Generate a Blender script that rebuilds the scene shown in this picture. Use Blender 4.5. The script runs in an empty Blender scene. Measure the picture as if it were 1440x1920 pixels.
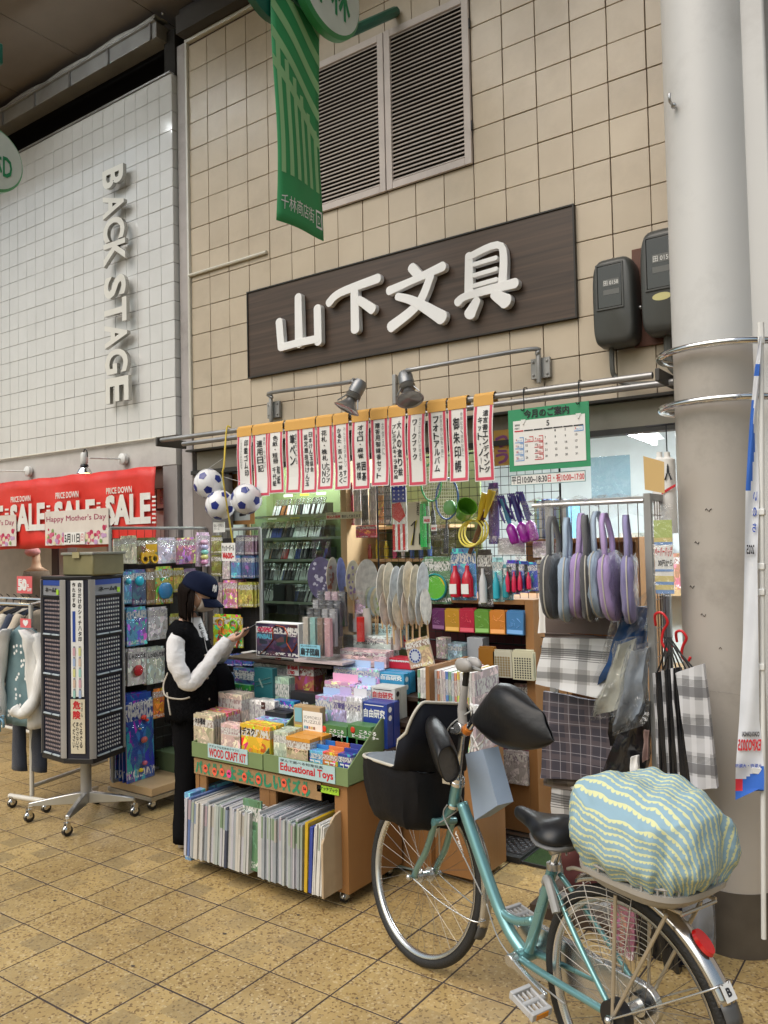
import bpy,bmesh,math,random
from mathutils import Vector as V,Matrix,Euler,noise
random.seed(7)
sc=bpy.context.scene
PI=math.pi
# ------------------------------------------------------------------ camera, world, lights, exposure
YAW,PIT,ROL,FPX,HC=0.61646,0.03551,-0.02162,1520.0,1.655
_f=V((-math.sin(YAW)*math.cos(PIT),math.cos(YAW)*math.cos(PIT),math.sin(PIT)))
_r=V((math.cos(YAW),math.sin(YAW),0));_u=_r.cross(_f)
CR=_r*math.cos(ROL)+_u*math.sin(ROL);CU=-_r*math.sin(ROL)+_u*math.cos(ROL);CF=_f
CAM=V((0,0,HC))
cd=bpy.data.cameras.new('camera');cam=bpy.data.objects.new('camera',cd);sc.collection.objects.link(cam)
cd.sensor_fit='HORIZONTAL';cd.sensor_width=36;cd.lens=FPX/1440*36;cd.clip_start=.05;cd.clip_end=300
cam.matrix_world=Matrix(((CR.x,CU.x,-CF.x,CAM.x),(CR.y,CU.y,-CF.y,CAM.y),(CR.z,CU.z,-CF.z,CAM.z),(0,0,0,1)))
sc.camera=cam
w=bpy.data.worlds.new('World');sc.world=w;w.use_nodes=True
nt=w.node_tree;sky=nt.nodes.new('ShaderNodeTexSky');sky.sky_type='NISHITA';sky.sun_disc=False
SUN_EL,SUN_AZ=math.radians(54),math.radians(196)
sky.sun_elevation=SUN_EL;sky.sun_rotation=SUN_AZ;sky.air_density=2.0;sky.dust_density=4.0
bg=nt.nodes['Background'];bg.inputs[1].default_value=.125
nt.links.new(sky.outputs[0],bg.inputs[0])
sd=bpy.data.lights.new('sun','SUN');sd.energy=2.0;sd.angle=math.radians(60);sd.color=(1,.99,.98)
so=bpy.data.objects.new('sun',sd);sc.collection.objects.link(so)
_d=V((math.sin(SUN_AZ)*math.cos(SUN_EL),math.cos(SUN_AZ)*math.cos(SUN_EL),math.sin(SUN_EL)))
so.rotation_euler=(-_d).to_track_quat('-Z','Y').to_euler()
def area(name,loc,rot,sx,sy,power,col=(1,.98,.95)):
 l=bpy.data.lights.new(name,'AREA');l.shape='RECTANGLE';l.size=sx;l.size_y=sy;l.energy=power;l.color=col
 o=bpy.data.objects.new(name,l);o.location=loc;o.rotation_euler=rot;sc.collection.objects.link(o);return o
area('shop_tube_light',(-2.0,5.2,2.62),(0,0,0),3.4,.5,170,(.9,.97,1))
area('clothing_shop_tube_light',(-6.6,5.1,2.5),(0,0,0),2.4,.5,40,(1,.93,.84))
area('showcase_light',(-3.98,4.575,2.27),(.25,0,0),.8,.03,10,(.95,1,.97))
sc.view_settings.view_transform='Standard';sc.view_settings.look='None'
sc.view_settings.gamma=1;sc.view_settings.use_curve_mapping=False;sc.view_settings.exposure=0.04
sc.cycles.max_bounces=6;sc.cycles.transparent_max_bounces=16
sc.cycles.caustics_reflective=False;sc.cycles.caustics_refractive=False
# ------------------------------------------------------------------ measured photo point -> place in the world
def ray(px,py):return CR*((px-720)/FPX)-CU*((py-960)/FPX)+CF
def aty(px,py,y):d=ray(px,py);return CAM+d*(y/d.y)
def atx(px,py,x):d=ray(px,py);return CAM+d*(x/d.x)
def atz(px,py,z):d=ray(px,py);return CAM+d*((z-HC)/d.z)
def atp(px,py,o,n):d=ray(px,py);return CAM+d*((V(o)-CAM).dot(n)/d.dot(n))
def proj(p):
 d=V(p)-CAM;k=d.dot(CF);return(720+FPX*d.dot(CR)/k,960-FPX*d.dot(CU)/k,k)
class MB:
 def __init__(s):s.v=[];s.f=[];s.m=[];s.uv=None
 def add(s,vs,fs,mi=0):
  b=len(s.v);s.v+=[V(p)for p in vs];s.f+=[tuple(b+i for i in f)for f in fs];s.m+=[mi]*len(fs);return s
 def box(s,a,b,mi=0,M=None):
  x0,y0,z0=a;x1,y1,z1=b
  vs=[V(p)for p in((x0,y0,z0),(x1,y0,z0),(x1,y1,z0),(x0,y1,z0),(x0,y0,z1),(x1,y0,z1),(x1,y1,z1),(x0,y1,z1))]
  if M:vs=[M@p for p in vs]
  return s.add(vs,[(0,3,2,1),(4,5,6,7),(0,1,5,4),(1,2,6,5),(2,3,7,6),(3,0,4,7)],mi)
 def tube(s,pts,r,n=8,mi=0,cap=True,closed=False,flat=1.0):
  pts=[V(p)for p in pts];N=len(pts);rs=r if isinstance(r,(list,tuple))else[r]*N
  vs=[];up=None
  for i,p in enumerate(pts):
   if closed:t=pts[(i+1)%N]-pts[i-1]
   else:t=pts[min(i+1,N-1)]-pts[max(i-1,0)]
   t=t.normalized()if t.length>1e-9 else V((0,0,1))
   if up is None:up=V((0,0,1))if abs(t.z)<.9 else V((1,0,0))
   a=t.cross(up).normalized();up=a.cross(t).normalized()
   for k in range(n):
    q=2*PI*k/n;vs.append(p+a*(rs[i]*math.cos(q))+up*(rs[i]*flat*math.sin(q)))
  fs=[]
  for i in range(N if closed else N-1):
   j=(i+1)%N
   for k in range(n):fs.append((i*n+k,i*n+(k+1)%n,j*n+(k+1)%n,j*n+k))
  if cap and not closed:fs+=[tuple(reversed(range(n))),tuple((N-1)*n+k for k in range(n))]
  return s.add(vs,fs,mi)
 def loft(s,rings,mi=0,cap=True,loop=True):
  n=len(rings[0]);vs=[p for r in rings for p in r];fs=[]
  for i in range(len(rings)-1):
   for k in range(n if loop else n-1):fs.append((i*n+k,i*n+(k+1)%n,(i+1)*n+(k+1)%n,(i+1)*n+k))
  if cap:fs+=[tuple(reversed(range(n))),tuple((len(rings)-1)*n+k for k in range(n))]
  return s.add(vs,fs,mi)
 def prism(s,poly,z0,z1,M=None,mi=0):
  n=len(poly);vs=[V((p[0],p[1],z0))for p in poly]+[V((p[0],p[1],z1))for p in poly]
  if M:vs=[M@p for p in vs]
  return s.add(vs,[tuple(reversed(range(n))),tuple(range(n,2*n))]+[(i,(i+1)%n,(i+1)%n+n,i+n)for i in range(n)],mi)
 def lathe(s,prof,M=None,n=20,mi=0,cap=True):
  rings=[[V((r*math.cos(2*PI*k/n),r*math.sin(2*PI*k/n),z))for k in range(n)]for r,z in prof]
  if M:rings=[[M@p for p in r]for r in rings]
  return s.loft(rings,mi,cap)
 def sphere(s,c,r,n=16,mi=0,M=None):
  rx,ry,rz=r if isinstance(r,(list,tuple))else(r,r,r);rings=[]
  for i in range(1,n//2+1-0):
   a=-PI/2+PI*i/(n//2+1)
   rings.append([V((rx*math.cos(a)*math.cos(2*PI*k/n),ry*math.cos(a)*math.sin(2*PI*k/n),rz*math.sin(a)))for k in range(n)])
  rings=[[(M@p if M else p)+V(c)for p in r]for r in rings]
  return s.loft(rings,mi)
 def mesh(s,verts,polys,M,mi=0):
  return s.add([M@V(v)for v in verts],polys,mi)
def crumple(mb,amp,f,seed=0,sharp=True):
 """soft folds and creases: moves the vertices by smooth noise"""
 o=V((seed*7.3,seed*3.1,seed*5.7))
 for i,p in enumerate(mb.v):
  n=noise.noise_vector(p*f+o)+noise.noise_vector(p*f*2.3+o)*.45
  if sharp:r=abs(noise.noise(p*f*1.4-o));n=n*(.6+.9*r)
  mb.v[i]=p+n*amp
 return mb
def smooth_path(pts,k=6):
 pts=[V(p)for p in pts];P=[pts[0]]+pts+[pts[-1]];out=[]
 for i in range(1,len(P)-2):
  for j in range(k):
   t=j/k;a,b,c,d=P[i-1],P[i],P[i+1],P[i+2]
   out.append(.5*((2*b)+(c-a)*t+(2*a-5*b+4*c-d)*t*t+(-a+3*b-3*c+d)*t**3))
 out.append(pts[-1]);return out
COL=sc.collection
def tag(o,label=None,cat=None,group=None,kind=None):
 if label:o['label']=label
 if cat:o['category']=cat
 if group:o['group']=group
 if kind:o['kind']=kind
 return o
def empty(name,loc,label=None,cat=None,group=None):
 o=bpy.data.objects.new(name,None);COL.objects.link(o);o.location=loc;o.empty_display_size=.1
 o['_w']=list(loc);return tag(o,label,cat,group)
def build(name,mb,mats,parent=None,smooth=False,bevel=0,local=False,origin=None,color=None,subsurf=0,solid=0):
 """links mb as one mesh; world coordinates in mb are made relative to the parent chain or to origin"""
 if not isinstance(mats,(list,tuple)):mats=[mats]
 off=V((0,0,0))
 if not local:
  if parent is not None:off=V(parent.get('_w',(0,0,0)))
  elif origin is not None:off=V(origin)
  elif mb.v:
   xs=[p.x for p in mb.v];ys=[p.y for p in mb.v];zs=[p.z for p in mb.v]
   off=V(((min(xs)+max(xs))/2,(min(ys)+max(ys))/2,min(zs)))
 me=bpy.data.meshes.new(name);me.from_pydata([tuple(p-off)for p in mb.v],[],mb.f)
 for m in mats:me.materials.append(m)
 me.polygons.foreach_set('material_index',mb.m)
 if mb.uv:
  ul=me.uv_layers.new(name='UVMap')
  for l in me.loops:ul.data[l.index].uv=mb.uv[l.vertex_index]
 if smooth:me.polygons.foreach_set('use_smooth',[True]*len(me.polygons))
 me.validate()
 o=bpy.data.objects.new(name,me);COL.objects.link(o)
 if parent is not None:o.parent=parent;o['_w']=list(off)
 else:o.location=off;o['_w']=list(off)
 if color:o.color=(*color,1)
 if solid:
  md=o.modifiers.new('solid','SOLIDIFY');md.thickness=solid;md.offset=0
 if subsurf:
  md=o.modifiers.new('sub','SUBSURF');md.levels=md.render_levels=subsurf
 if bevel:
  md=o.modifiers.new('bevel','BEVEL');md.width=bevel;md.segments=2;md.limit_method='ANGLE'
  md.harden_normals=False
  if not smooth:me.polygons.foreach_set('use_smooth',[True]*len(me.polygons));me.set_sharp_from_angle(angle=math.radians(50))
 elif smooth=='a':
  me.set_sharp_from_angle(angle=math.radians(40))
 return o
def link_copy(o,parent=None,loc=None,rot=None):
 c=o.copy();COL.objects.link(c);c.parent=parent
 if loc is not None:c.location=loc
 if rot is not None:c.rotation_euler=rot
 return c
def copy_tree(o,loc=None,rot=None,label=None,parent=None):
 c=link_copy(o,parent,loc,rot)
 if label:c['label']=label
 for ch in list(o.children):copy_tree(ch,parent=c)
 return c
def frame(o,x,y,z=None):
 x=V(x).normalized();y=V(y).normalized();z=V(z).normalized()if z else x.cross(y)
 return Matrix(((x.x,y.x,z.x,o[0]),(x.y,y.y,z.y,o[1]),(x.z,y.z,z.z,o[2]),(0,0,0,1)))
_tc={}
def text_raw(body,bold=0,ext=0):
 k=(body,bold,ext)
 if k not in _tc:
  c=bpy.data.curves.new('t','FONT');c.body=body;c.size=1;c.resolution_u=2 if ext==0 else 4
  c.offset=bold if ext else 0;c.extrude=ext;c.fill_mode='BOTH' if ext else 'FRONT'
  o=bpy.data.objects.new('t',c);me=bpy.data.meshes.new_from_object(o);me.calc_loop_triangles()
  vs=[v.co.copy()for v in me.vertices];fs=[tuple(p.vertices)for p in(me.loop_triangles if not ext else me.polygons)]
  bpy.data.objects.remove(o);bpy.data.curves.remove(c);bpy.data.meshes.remove(me);_tc[k]=(vs,fs)
 return _tc[k]
def put_text(mb,body,M,x0,y0,x1,y1,bold=0,ext=0,mi=0,z=0):
 """fits body into the rectangle x0..x1, y0..y1 of frame M; bold strokes are the outline laid down several times, slightly shifted"""
 vs,fs=text_raw(body,bold,ext)
 if not vs:return
 a=min(v.x for v in vs);b=max(v.x for v in vs);c=min(v.y for v in vs);d=max(v.y for v in vs)
 q=0 if ext else bold*.9
 sx=(x1-x0)/max(b-a+2*q,1e-4);sy=(y1-y0)/max(d-c+2*q,1e-4)
 for k,(dx,dy)in enumerate(((-q,-q),(q,-q),(-q,q),(q,q))if q else((0,0),)):
  mb.add([M@V((x0+(v.x-a+q+dx)*sx,y0+(v.y-c+q+dy)*sy,z+v.z+.00012*k))for v in vs],fs,mi)
def put_vert(mb,body,M,x0,y0,x1,y1,bold=.012,mi=0,z=0,jit=.0):
 """vertical writing, one cell per character"""
 n=len(body);h=(y1-y0)/n;rnd=random.Random(hash(body)%1000 if False else len(body)*7+3)
 for i,ch in enumerate(body):
  if ch in ' ':continue
  c=y1-h*(i+.5);w=(x1-x0)
  kw,kh=1,.86
  if ch in '・':kw,kh=.22,.2
  if ch in 'ーノｰ' and ch=='ー':kw,kh=.1,.8
  if ch in 'ッャュョゃっょ':kw,kh=.68,.62
  if ch in '一':kw,kh=.95,.12
  xx=(x0+x1)/2+rnd.uniform(-jit,jit)*w
  put_text(mb,ch,M,xx-w*kw/2,c-h*kh/2,xx+w*kw/2,c+h*kh/2,bold=bold,mi=mi,z=z)
_mats={}
def nm(name):
 m=bpy.data.materials.new(name);m.use_nodes=True;nt=m.node_tree
 return m,nt,nt.nodes['Principled BSDF'],nt.links
def N(nt,t,**k):
 n=nt.nodes.new('ShaderNode'+t)
 for a,b in k.items():setattr(n,a,b)
 return n
def mat(name,col,rough=.5,metal=0,var=.08,vscale=6,bump=0,bscale=60,coat=0,objcol=False,spec=.5,trans=0,dirt=0,sheen=0,stretch=None,alpha=1):
 """plain surface with uneven colour, dirt and relief"""
 key=name
 if key in _mats:return _mats[key]
 m,nt,b,L=nm(name);_mats[key]=m
 tc=N(nt,'TexCoord');co=tc.outputs['Object']
 if stretch:
  mp=N(nt,'Mapping');mp.inputs['Scale'].default_value=stretch;L.new(co,mp.inputs[0]);co=mp.outputs[0]
 no=N(nt,'TexNoise');no.inputs['Scale'].default_value=vscale;no.inputs['Detail'].default_value=6;L.new(co,no.inputs[0])
 hs=N(nt,'HueSaturation');mr=N(nt,'MapRange')
 mr.inputs[1].default_value=.3;mr.inputs[2].default_value=.7;mr.inputs[3].default_value=1-var;mr.inputs[4].default_value=1+var
 L.new(no.outputs[0],mr.inputs[0]);L.new(mr.outputs[0],hs.inputs['Value'])
 if objcol:
  oi=N(nt,'ObjectInfo');L.new(oi.outputs['Color'],hs.inputs['Color'])
 else:hs.inputs['Color'].default_value=(*col,1)
 out=hs.outputs[0]
 if dirt:
  n2=N(nt,'TexNoise');n2.inputs['Scale'].default_value=2.3;n2.inputs['Detail'].default_value=9;n2.inputs['Roughness'].default_value=.7
  L.new(co,n2.inputs[0]);r2=N(nt,'MapRange');r2.inputs[1].default_value=.52;r2.inputs[2].default_value=.75;r2.inputs[4].default_value=dirt
  L.new(n2.outputs[0],r2.inputs[0]);mx=N(nt,'MixRGB');mx.inputs[2].default_value=(.09,.07,.05,1)
  L.new(r2.outputs[0],mx.inputs[0]);L.new(out,mx.inputs[1]);out=mx.outputs[0]
 L.new(out,b.inputs['Base Color'])
 rr=N(nt,'MapRange');rr.inputs[3].default_value=max(rough-.08,.02);rr.inputs[4].default_value=min(rough+.1,1)
 L.new(no.outputs[0],rr.inputs[0]);L.new(rr.outputs[0],b.inputs['Roughness'])
 b.inputs['Metallic'].default_value=metal;b.inputs['Coat Weight'].default_value=coat
 b.inputs['Specular IOR Level'].default_value=spec;b.inputs['Transmission Weight'].default_value=trans
 b.inputs['Sheen Weight'].default_value=sheen;b.inputs['Alpha'].default_value=alpha
 if bump:
  n3=N(nt,'TexNoise');n3.inputs['Scale'].default_value=bscale;n3.inputs['Detail'].default_value=4;L.new(co,n3.inputs[0])
  bp=N(nt,'Bump');bp.inputs['Strength'].default_value=bump;bp.inputs['Distance'].default_value=.01
  L.new(n3.outputs[0],bp.inputs['Height']);L.new(bp.outputs[0],b.inputs['Normal'])
 return m
def emis(name,col,s):
 m,nt,b,L=nm(name);b.inputs['Emission Color'].default_value=(*col,1);b.inputs['Emission Strength'].default_value=s
 b.inputs['Base Color'].default_value=(*col,1);return m
def glassy(name,tint=(1,1,1),refl=.12,rough=.03,bump=.0,bscale=12,dens=0.0):
 """thin clear sheet or film: see-through with reflections"""
 m,nt,b,L=nm(name);nt.nodes.remove(b)
 t=N(nt,'BsdfTransparent');t.inputs[0].default_value=(*tint,1)
 g=N(nt,'BsdfGlossy');g.inputs['Roughness'].default_value=rough;g.inputs[0].default_value=(1,1,1,1)
 fr=N(nt,'Fresnel');fr.inputs[0].default_value=1.5
 ad=N(nt,'Math',operation='ADD');ad.inputs[1].default_value=refl;L.new(fr.outputs[0],ad.inputs[0])
 gb=N(nt,'NewGeometry');iv=N(nt,'Math',operation='SUBTRACT');iv.inputs[0].default_value=1;L.new(gb.outputs['Backfacing'],iv.inputs[1]);ml_=N(nt,'Math',operation='MULTIPLY');L.new(ad.outputs[0],ml_.inputs[0]);L.new(iv.outputs[0],ml_.inputs[1])
 mx=N(nt,'MixShader');L.new(ml_.outputs[0],mx.inputs[0]);L.new(t.outputs[0],mx.inputs[1]);L.new(g.outputs[0],mx.inputs[2])
 last=mx.outputs[0]
 if dens:
  d=N(nt,'BsdfDiffuse');d.inputs[0].default_value=(.8,.82,.83,1);m2=N(nt,'MixShader');m2.inputs[0].default_value=dens
  L.new(last,m2.inputs[1]);L.new(d.outputs[0],m2.inputs[2]);last=m2.outputs[0]
 if bump:
  tc=N(nt,'TexCoord');n3=N(nt,'TexNoise');n3.inputs['Scale'].default_value=bscale;n3.inputs['Detail'].default_value=3;n3.inputs['Distortion'].default_value=1.5
  L.new(tc.outputs['Object'],n3.inputs[0]);bp=N(nt,'Bump');bp.inputs['Strength'].default_value=bump;bp.inputs['Distance'].default_value=.03
  L.new(n3.outputs[0],bp.inputs['Height'])
  for x in(g,):L.new(bp.outputs[0],x.inputs['Normal'])
  L.new(bp.outputs[0],fr.inputs['Normal'])
 L.new(last,nt.nodes['Material Output'].inputs[0]);return m
def printed(name,kind=0,rough=.3):
 """flat print on packaging: picture blobs, a title band and small writing, coloured from the object's colour"""
 m,nt,b,L=nm(name);oi=N(nt,'ObjectInfo');tc=N(nt,'TexCoord')
 ad=N(nt,'VectorMath',operation='ADD');sc3=N(nt,'VectorMath',operation='SCALE');sc3.inputs['Scale'].default_value=31
 cx=N(nt,'CombineXYZ')
 for i in range(3):L.new(oi.outputs['Random'],cx.inputs[i])
 L.new(cx.outputs[0],sc3.inputs[0]);L.new(tc.outputs['Generated'],ad.inputs[0]);L.new(sc3.outputs[0],ad.inputs[1])
 vo=N(nt,'TexVoronoi');vo.inputs['Scale'].default_value=(3.2,4.5,6.5)[kind];L.new(ad.outputs[0],vo.inputs[0])
 no=N(nt,'TexNoise');no.inputs['Scale'].default_value=(3.5,6,4)[kind];no.inputs['Distortion'].default_value=1.2;L.new(ad.outputs[0],no.inputs[0])
 hs=N(nt,'HueSaturation');L.new(oi.outputs['Color'],hs.inputs['Color'])
 hm=N(nt,'MapRange');hm.inputs[3].default_value=(.36,.44,.3)[kind];hm.inputs[4].default_value=(.68,.58,.8)[kind]
 sx=N(nt,'SeparateColor');L.new(vo.outputs['Color'],sx.inputs[0]);L.new(sx.outputs[0],hm.inputs[0]);L.new(hm.outputs[0],hs.inputs['Hue'])
 vm=N(nt,'MapRange');vm.inputs[3].default_value=.5;vm.inputs[4].default_value=1.9;L.new(sx.outputs[1],vm.inputs[0]);L.new(vm.outputs[0],hs.inputs['Value'])
 st=N(nt,'Math',operation='GREATER_THAN');st.inputs[1].default_value=(.53,.5,.47)[kind];L.new(no.outputs[0],st.inputs[0])
 m1=N(nt,'MixRGB');L.new(st.outputs[0],m1.inputs[0]);L.new(oi.outputs['Color'],m1.inputs[1]);L.new(hs.outputs[0],m1.inputs[2])
 sp=N(nt,'SeparateXYZ');L.new(tc.outputs['Generated'],sp.inputs[0])
 mp=N(nt,'Mapping');mp.inputs['Scale'].default_value=(14,14,9);L.new(ad.outputs[0],mp.inputs[0])
 n2=N(nt,'TexNoise');n2.inputs['Scale'].default_value=1.6;n2.inputs['Detail'].default_value=1;L.new(mp.outputs[0],n2.inputs[0])
 s2=N(nt,'Math',operation='GREATER_THAN');s2.inputs[1].default_value=.53;L.new(n2.outputs[0],s2.inputs[0])
 def band(a,c):
  g1=N(nt,'Math',operation='GREATER_THAN');g1.inputs[1].default_value=a;L.new(sp.outputs[2],g1.inputs[0])
  g2=N(nt,'Math',operation='LESS_THAN');g2.inputs[1].default_value=c;L.new(sp.outputs[2],g2.inputs[0])
  g=N(nt,'Math',operation='MULTIPLY');L.new(g1.outputs[0],g.inputs[0]);L.new(g2.outputs[0],g.inputs[1]);return g
 bd=band(.70,.9);m2=N(nt,'MixRGB');L.new(bd.outputs[0],m2.inputs[0]);L.new(m1.outputs[0],m2.inputs[1])
 tt=N(nt,'MixRGB');L.new(s2.outputs[0],tt.inputs[0]);tt.inputs[1].default_value=(.85,.85,.82,1);L.new(oi.outputs['Color'],tt.inputs[2])
 dk=N(nt,'MixRGB',blend_type='MULTIPLY');dk.inputs[0].default_value=1;dk.inputs[2].default_value=(.6,.55,.65,1);L.new(tt.outputs[0],dk.inputs[1])
 tx=N(nt,'MixRGB');L.new(s2.outputs[0],tx.inputs[0]);tx.inputs[1].default_value=(.62,.61,.58,1);L.new(dk.outputs[0],tx.inputs[2])
 L.new(tx.outputs[0],m2.inputs[2])
 b2=band(.04,.13);m3=N(nt,'MixRGB');mul=N(nt,'Math',operation='MULTIPLY');L.new(b2.outputs[0],mul.inputs[0]);L.new(s2.outputs[0],mul.inputs[1])
 L.new(mul.outputs[0],m3.inputs[0]);L.new(m2.outputs[0],m3.inputs[1]);m3.inputs[2].default_value=(.75,.75,.72,1)
 L.new(m3.outputs[0],b.inputs['Base Color']);b.inputs['Roughness'].default_value=rough;b.inputs['Coat Weight'].default_value=.3
 return m
OC=mat('object_coloured_card',(1,1,1),.42,objcol=True,var=.05)
OCF=mat('object_coloured_cloth',(1,1,1),.85,objcol=True,var=.12,vscale=14,bump=.4,bscale=240,sheen=.2)
OCP=mat('object_coloured_plastic',(1,1,1),.22,objcol=True,var=.04,coat=.3)
PR=[printed('printed_card_a',0),printed('printed_card_b',1),printed('printed_card_c',2)]
M_blackink=mat('black_ink',(.015,.015,.02),.5)
M_redink=mat('red_ink',(.55,.02,.03),.5)
M_whiteink=mat('white_print',(.8,.8,.78),.4)
M_blueink=mat('blue_ink',(.03,.08,.4),.4)
M_greenink=mat('green_ink',(.02,.25,.1),.5)
M_paper=mat('white_paper',(.78,.77,.74),.7,var=.03,bump=.1,bscale=20)
M_film=glassy('clear_film',refl=.015,rough=.1,bump=.7,bscale=13)
M_film2=glassy('clear_bag_film',refl=.05,rough=.1,bump=.8,bscale=12,dens=.03)
M_glass=glassy('window_glass',(.9,.95,.92),refl=.03,rough=.02)
M_black=mat('black_plastic',(.012,.012,.014),.35,var=.1)
M_chrome=mat('chrome',(.7,.7,.7),.12,1,var=.05)
M_steel=mat('brushed_steel',(.5,.5,.5),.34,1,var=.1,stretch=(1,1,.2))
M_greymetal=mat('grey_painted_metal',(.33,.33,.32),.45,.3,var=.1,dirt=.3)
M_galv=mat('galvanised_pipe',(.36,.36,.36),.42,.8,var=.15,dirt=.3)
M_whitepl=mat('white_plastic',(.75,.75,.73),.35,var=.04)
M_wood=mat('brown_veneer',(.27,.13,.045),.42,var=.2,vscale=3,stretch=(1,1,.12),dirt=.25,bump=.1)
M_woodlt=mat('light_plywood',(.5,.34,.18),.5,var=.14,vscale=4,stretch=(1,1,.2),dirt=.2)
M_wire=mat('black_wire',(.02,.02,.022),.4,.6)
# ================================================================== STRUCTURE
def tile_mat(name,c1,c2,rough,spk=(.1,.06,.03),bumpy=.15,patches=False,speck=True,coat=0,stain=.35,vv=.09):
 m,nt,b,L=nm(name);tc=N(nt,'TexCoord');oi=N(nt,'ObjectInfo');ge=N(nt,'NewGeometry')
 ad=ge.outputs['Position']
 def tn(scale,det=4,rough_=.6):
  n=N(nt,'TexNoise');n.inputs['Scale'].default_value=scale;n.inputs['Detail'].default_value=det;n.inputs['Roughness'].default_value=rough_
  L.new(ad,n.inputs[0]);return n
 n1=tn(3.0,6);mx=N(nt,'MixRGB');mx.inputs[1].default_value=(*c1,1);mx.inputs[2].default_value=(*c2,1)
 r=N(nt,'MapRange');r.inputs[1].default_value=.35;r.inputs[2].default_value=.65;L.new(n1.outputs[0],r.inputs[0]);L.new(r.outputs[0],mx.inputs[0])
 hs=N(nt,'HueSaturation');L.new(mx.outputs[0],hs.inputs['Color'])
 vr=N(nt,'MapRange');vr.inputs[3].default_value=1-vv;vr.inputs[4].default_value=1+vv*.8;L.new(oi.outputs['Random'],vr.inputs[0]);L.new(vr.outputs[0],hs.inputs['Value'])
 out=hs.outputs[0]
 if speck:
  vo=N(nt,'TexVoronoi');vo.inputs['Scale'].default_value=120;L.new(ad,vo.inputs[0])
  sc_=N(nt,'SeparateColor');L.new(vo.outputs['Color'],sc_.inputs[0])
  g=N(nt,'MapRange');g.inputs[1].default_value=.80;g.inputs[2].default_value=.86;g.inputs[4].default_value=.75;L.new(sc_.outputs[0],g.inputs[0])
  m2=N(nt,'MixRGB');L.new(g.outputs[0],m2.inputs[0]);L.new(out,m2.inputs[1]);m2.inputs[2].default_value=(*spk,1)
  g2=N(nt,'MapRange');g2.inputs[1].default_value=.88;g2.inputs[2].default_value=.93;g2.inputs[4].default_value=.5;L.new(sc_.outputs[1],g2.inputs[0])
  m3=N(nt,'MixRGB');L.new(g2.outputs[0],m3.inputs[0]);L.new(m2.outputs[0],m3.inputs[1]);m3.inputs[2].default_value=(.62,.5,.3,1);out=m3.outputs[0]
 if patches:
  sp=N(nt,'SeparateXYZ');L.new(tc.outputs['Generated'],sp.inputs[0])
  def gt(s,v,op='GREATER_THAN'):
   q=N(nt,'Math',operation=op);q.inputs[1].default_value=v;L.new(s,q.inputs[0]);return q.outputs[0]
  def mul(a,c):
   q=N(nt,'Math',operation='MULTIPLY');L.new(a,q.inputs[0]);L.new(c,q.inputs[1]);return q.outputs[0]
  p1=mul(gt(sp.outputs[0],.5),gt(sp.outputs[1],.62));p2=mul(mul(gt(sp.outputs[0],.08),gt(sp.outputs[0],.5,'LESS_THAN')),gt(sp.outputs[1],.42,'LESS_THAN'))
  p=N(nt,'Math',operation='ADD');L.new(p1,p.inputs[0]);L.new(p2,p.inputs[1])
  rr=N(nt,'MapRange');rr.inputs[1].default_value=.45;rr.inputs[2].default_value=.9;rr.inputs[4].default_value=.5;L.new(oi.outputs['Random'],rr.inputs[0])
  pm=mul(p.outputs[0],rr.outputs[0]);m4=N(nt,'MixRGB');L.new(pm,m4.inputs[0]);L.new(out,m4.inputs[1]);m4.inputs[2].default_value=(.21,.16,.085,1);out=m4.outputs[0]
 if stain:
  n5=tn(1.1,9,.72);r5=N(nt,'MapRange');r5.inputs[1].default_value=.5;r5.inputs[2].default_value=.78;r5.inputs[4].default_value=stain;L.new(n5.outputs[0],r5.inputs[0])
  m5=N(nt,'MixRGB');L.new(r5.outputs[0],m5.inputs[0]);L.new(out,m5.inputs[1]);m5.inputs[2].default_value=(.12,.09,.06,1);out=m5.outputs[0]
 L.new(out,b.inputs['Base Color'])
 r6=N(nt,'MapRange');r6.inputs[3].default_value=max(.02,rough-.1);r6.inputs[4].default_value=rough+.12;n7=tn(9,5);L.new(n7.outputs[0],r6.inputs[0]);L.new(r6.outputs[0],b.inputs['Roughness'])
 bp=N(nt,'Bump');bp.inputs['Strength'].default_value=bumpy;bp.inputs['Distance'].default_value=.004;n8=tn(14 if not speck else 90,4);L.new(n8.outputs[0],bp.inputs['Height'])
 L.new(bp.outputs[0],b.inputs['Normal']);b.inputs['Coat Weight'].default_value=coat
 return m
M_ftile=tile_mat('yellow_brown_terrazzo',(.46,.325,.135),(.365,.25,.10),.34,spk=(.13,.07,.03),patches=True)
M_grout=mat('dark_grout',(.05,.035,.03),.9,var=.2)
M_btile=tile_mat('beige_glazed_tile',(.57,.485,.37),(.52,.435,.325),.33,speck=False,bumpy=.08,stain=.3,vv=.05)
M_wtile=tile_mat('white_glazed_tile',(.70,.70,.69),(.65,.65,.64),.12,speck=False,bumpy=.12,stain=.05,coat=.4,vv=.015)
M_wgrout=mat('grey_grout',(.33,.31,.3),.9)
M_bgrout=mat('brown_grout',(.13,.085,.07),.9)
M_concrete=mat('stained_concrete_paint',(.42,.39,.38),.7,var=.1,dirt=.5,bump=.2,bscale=30)
M_dark=mat('dark_void_board',(.02,.018,.016),.9)
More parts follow.
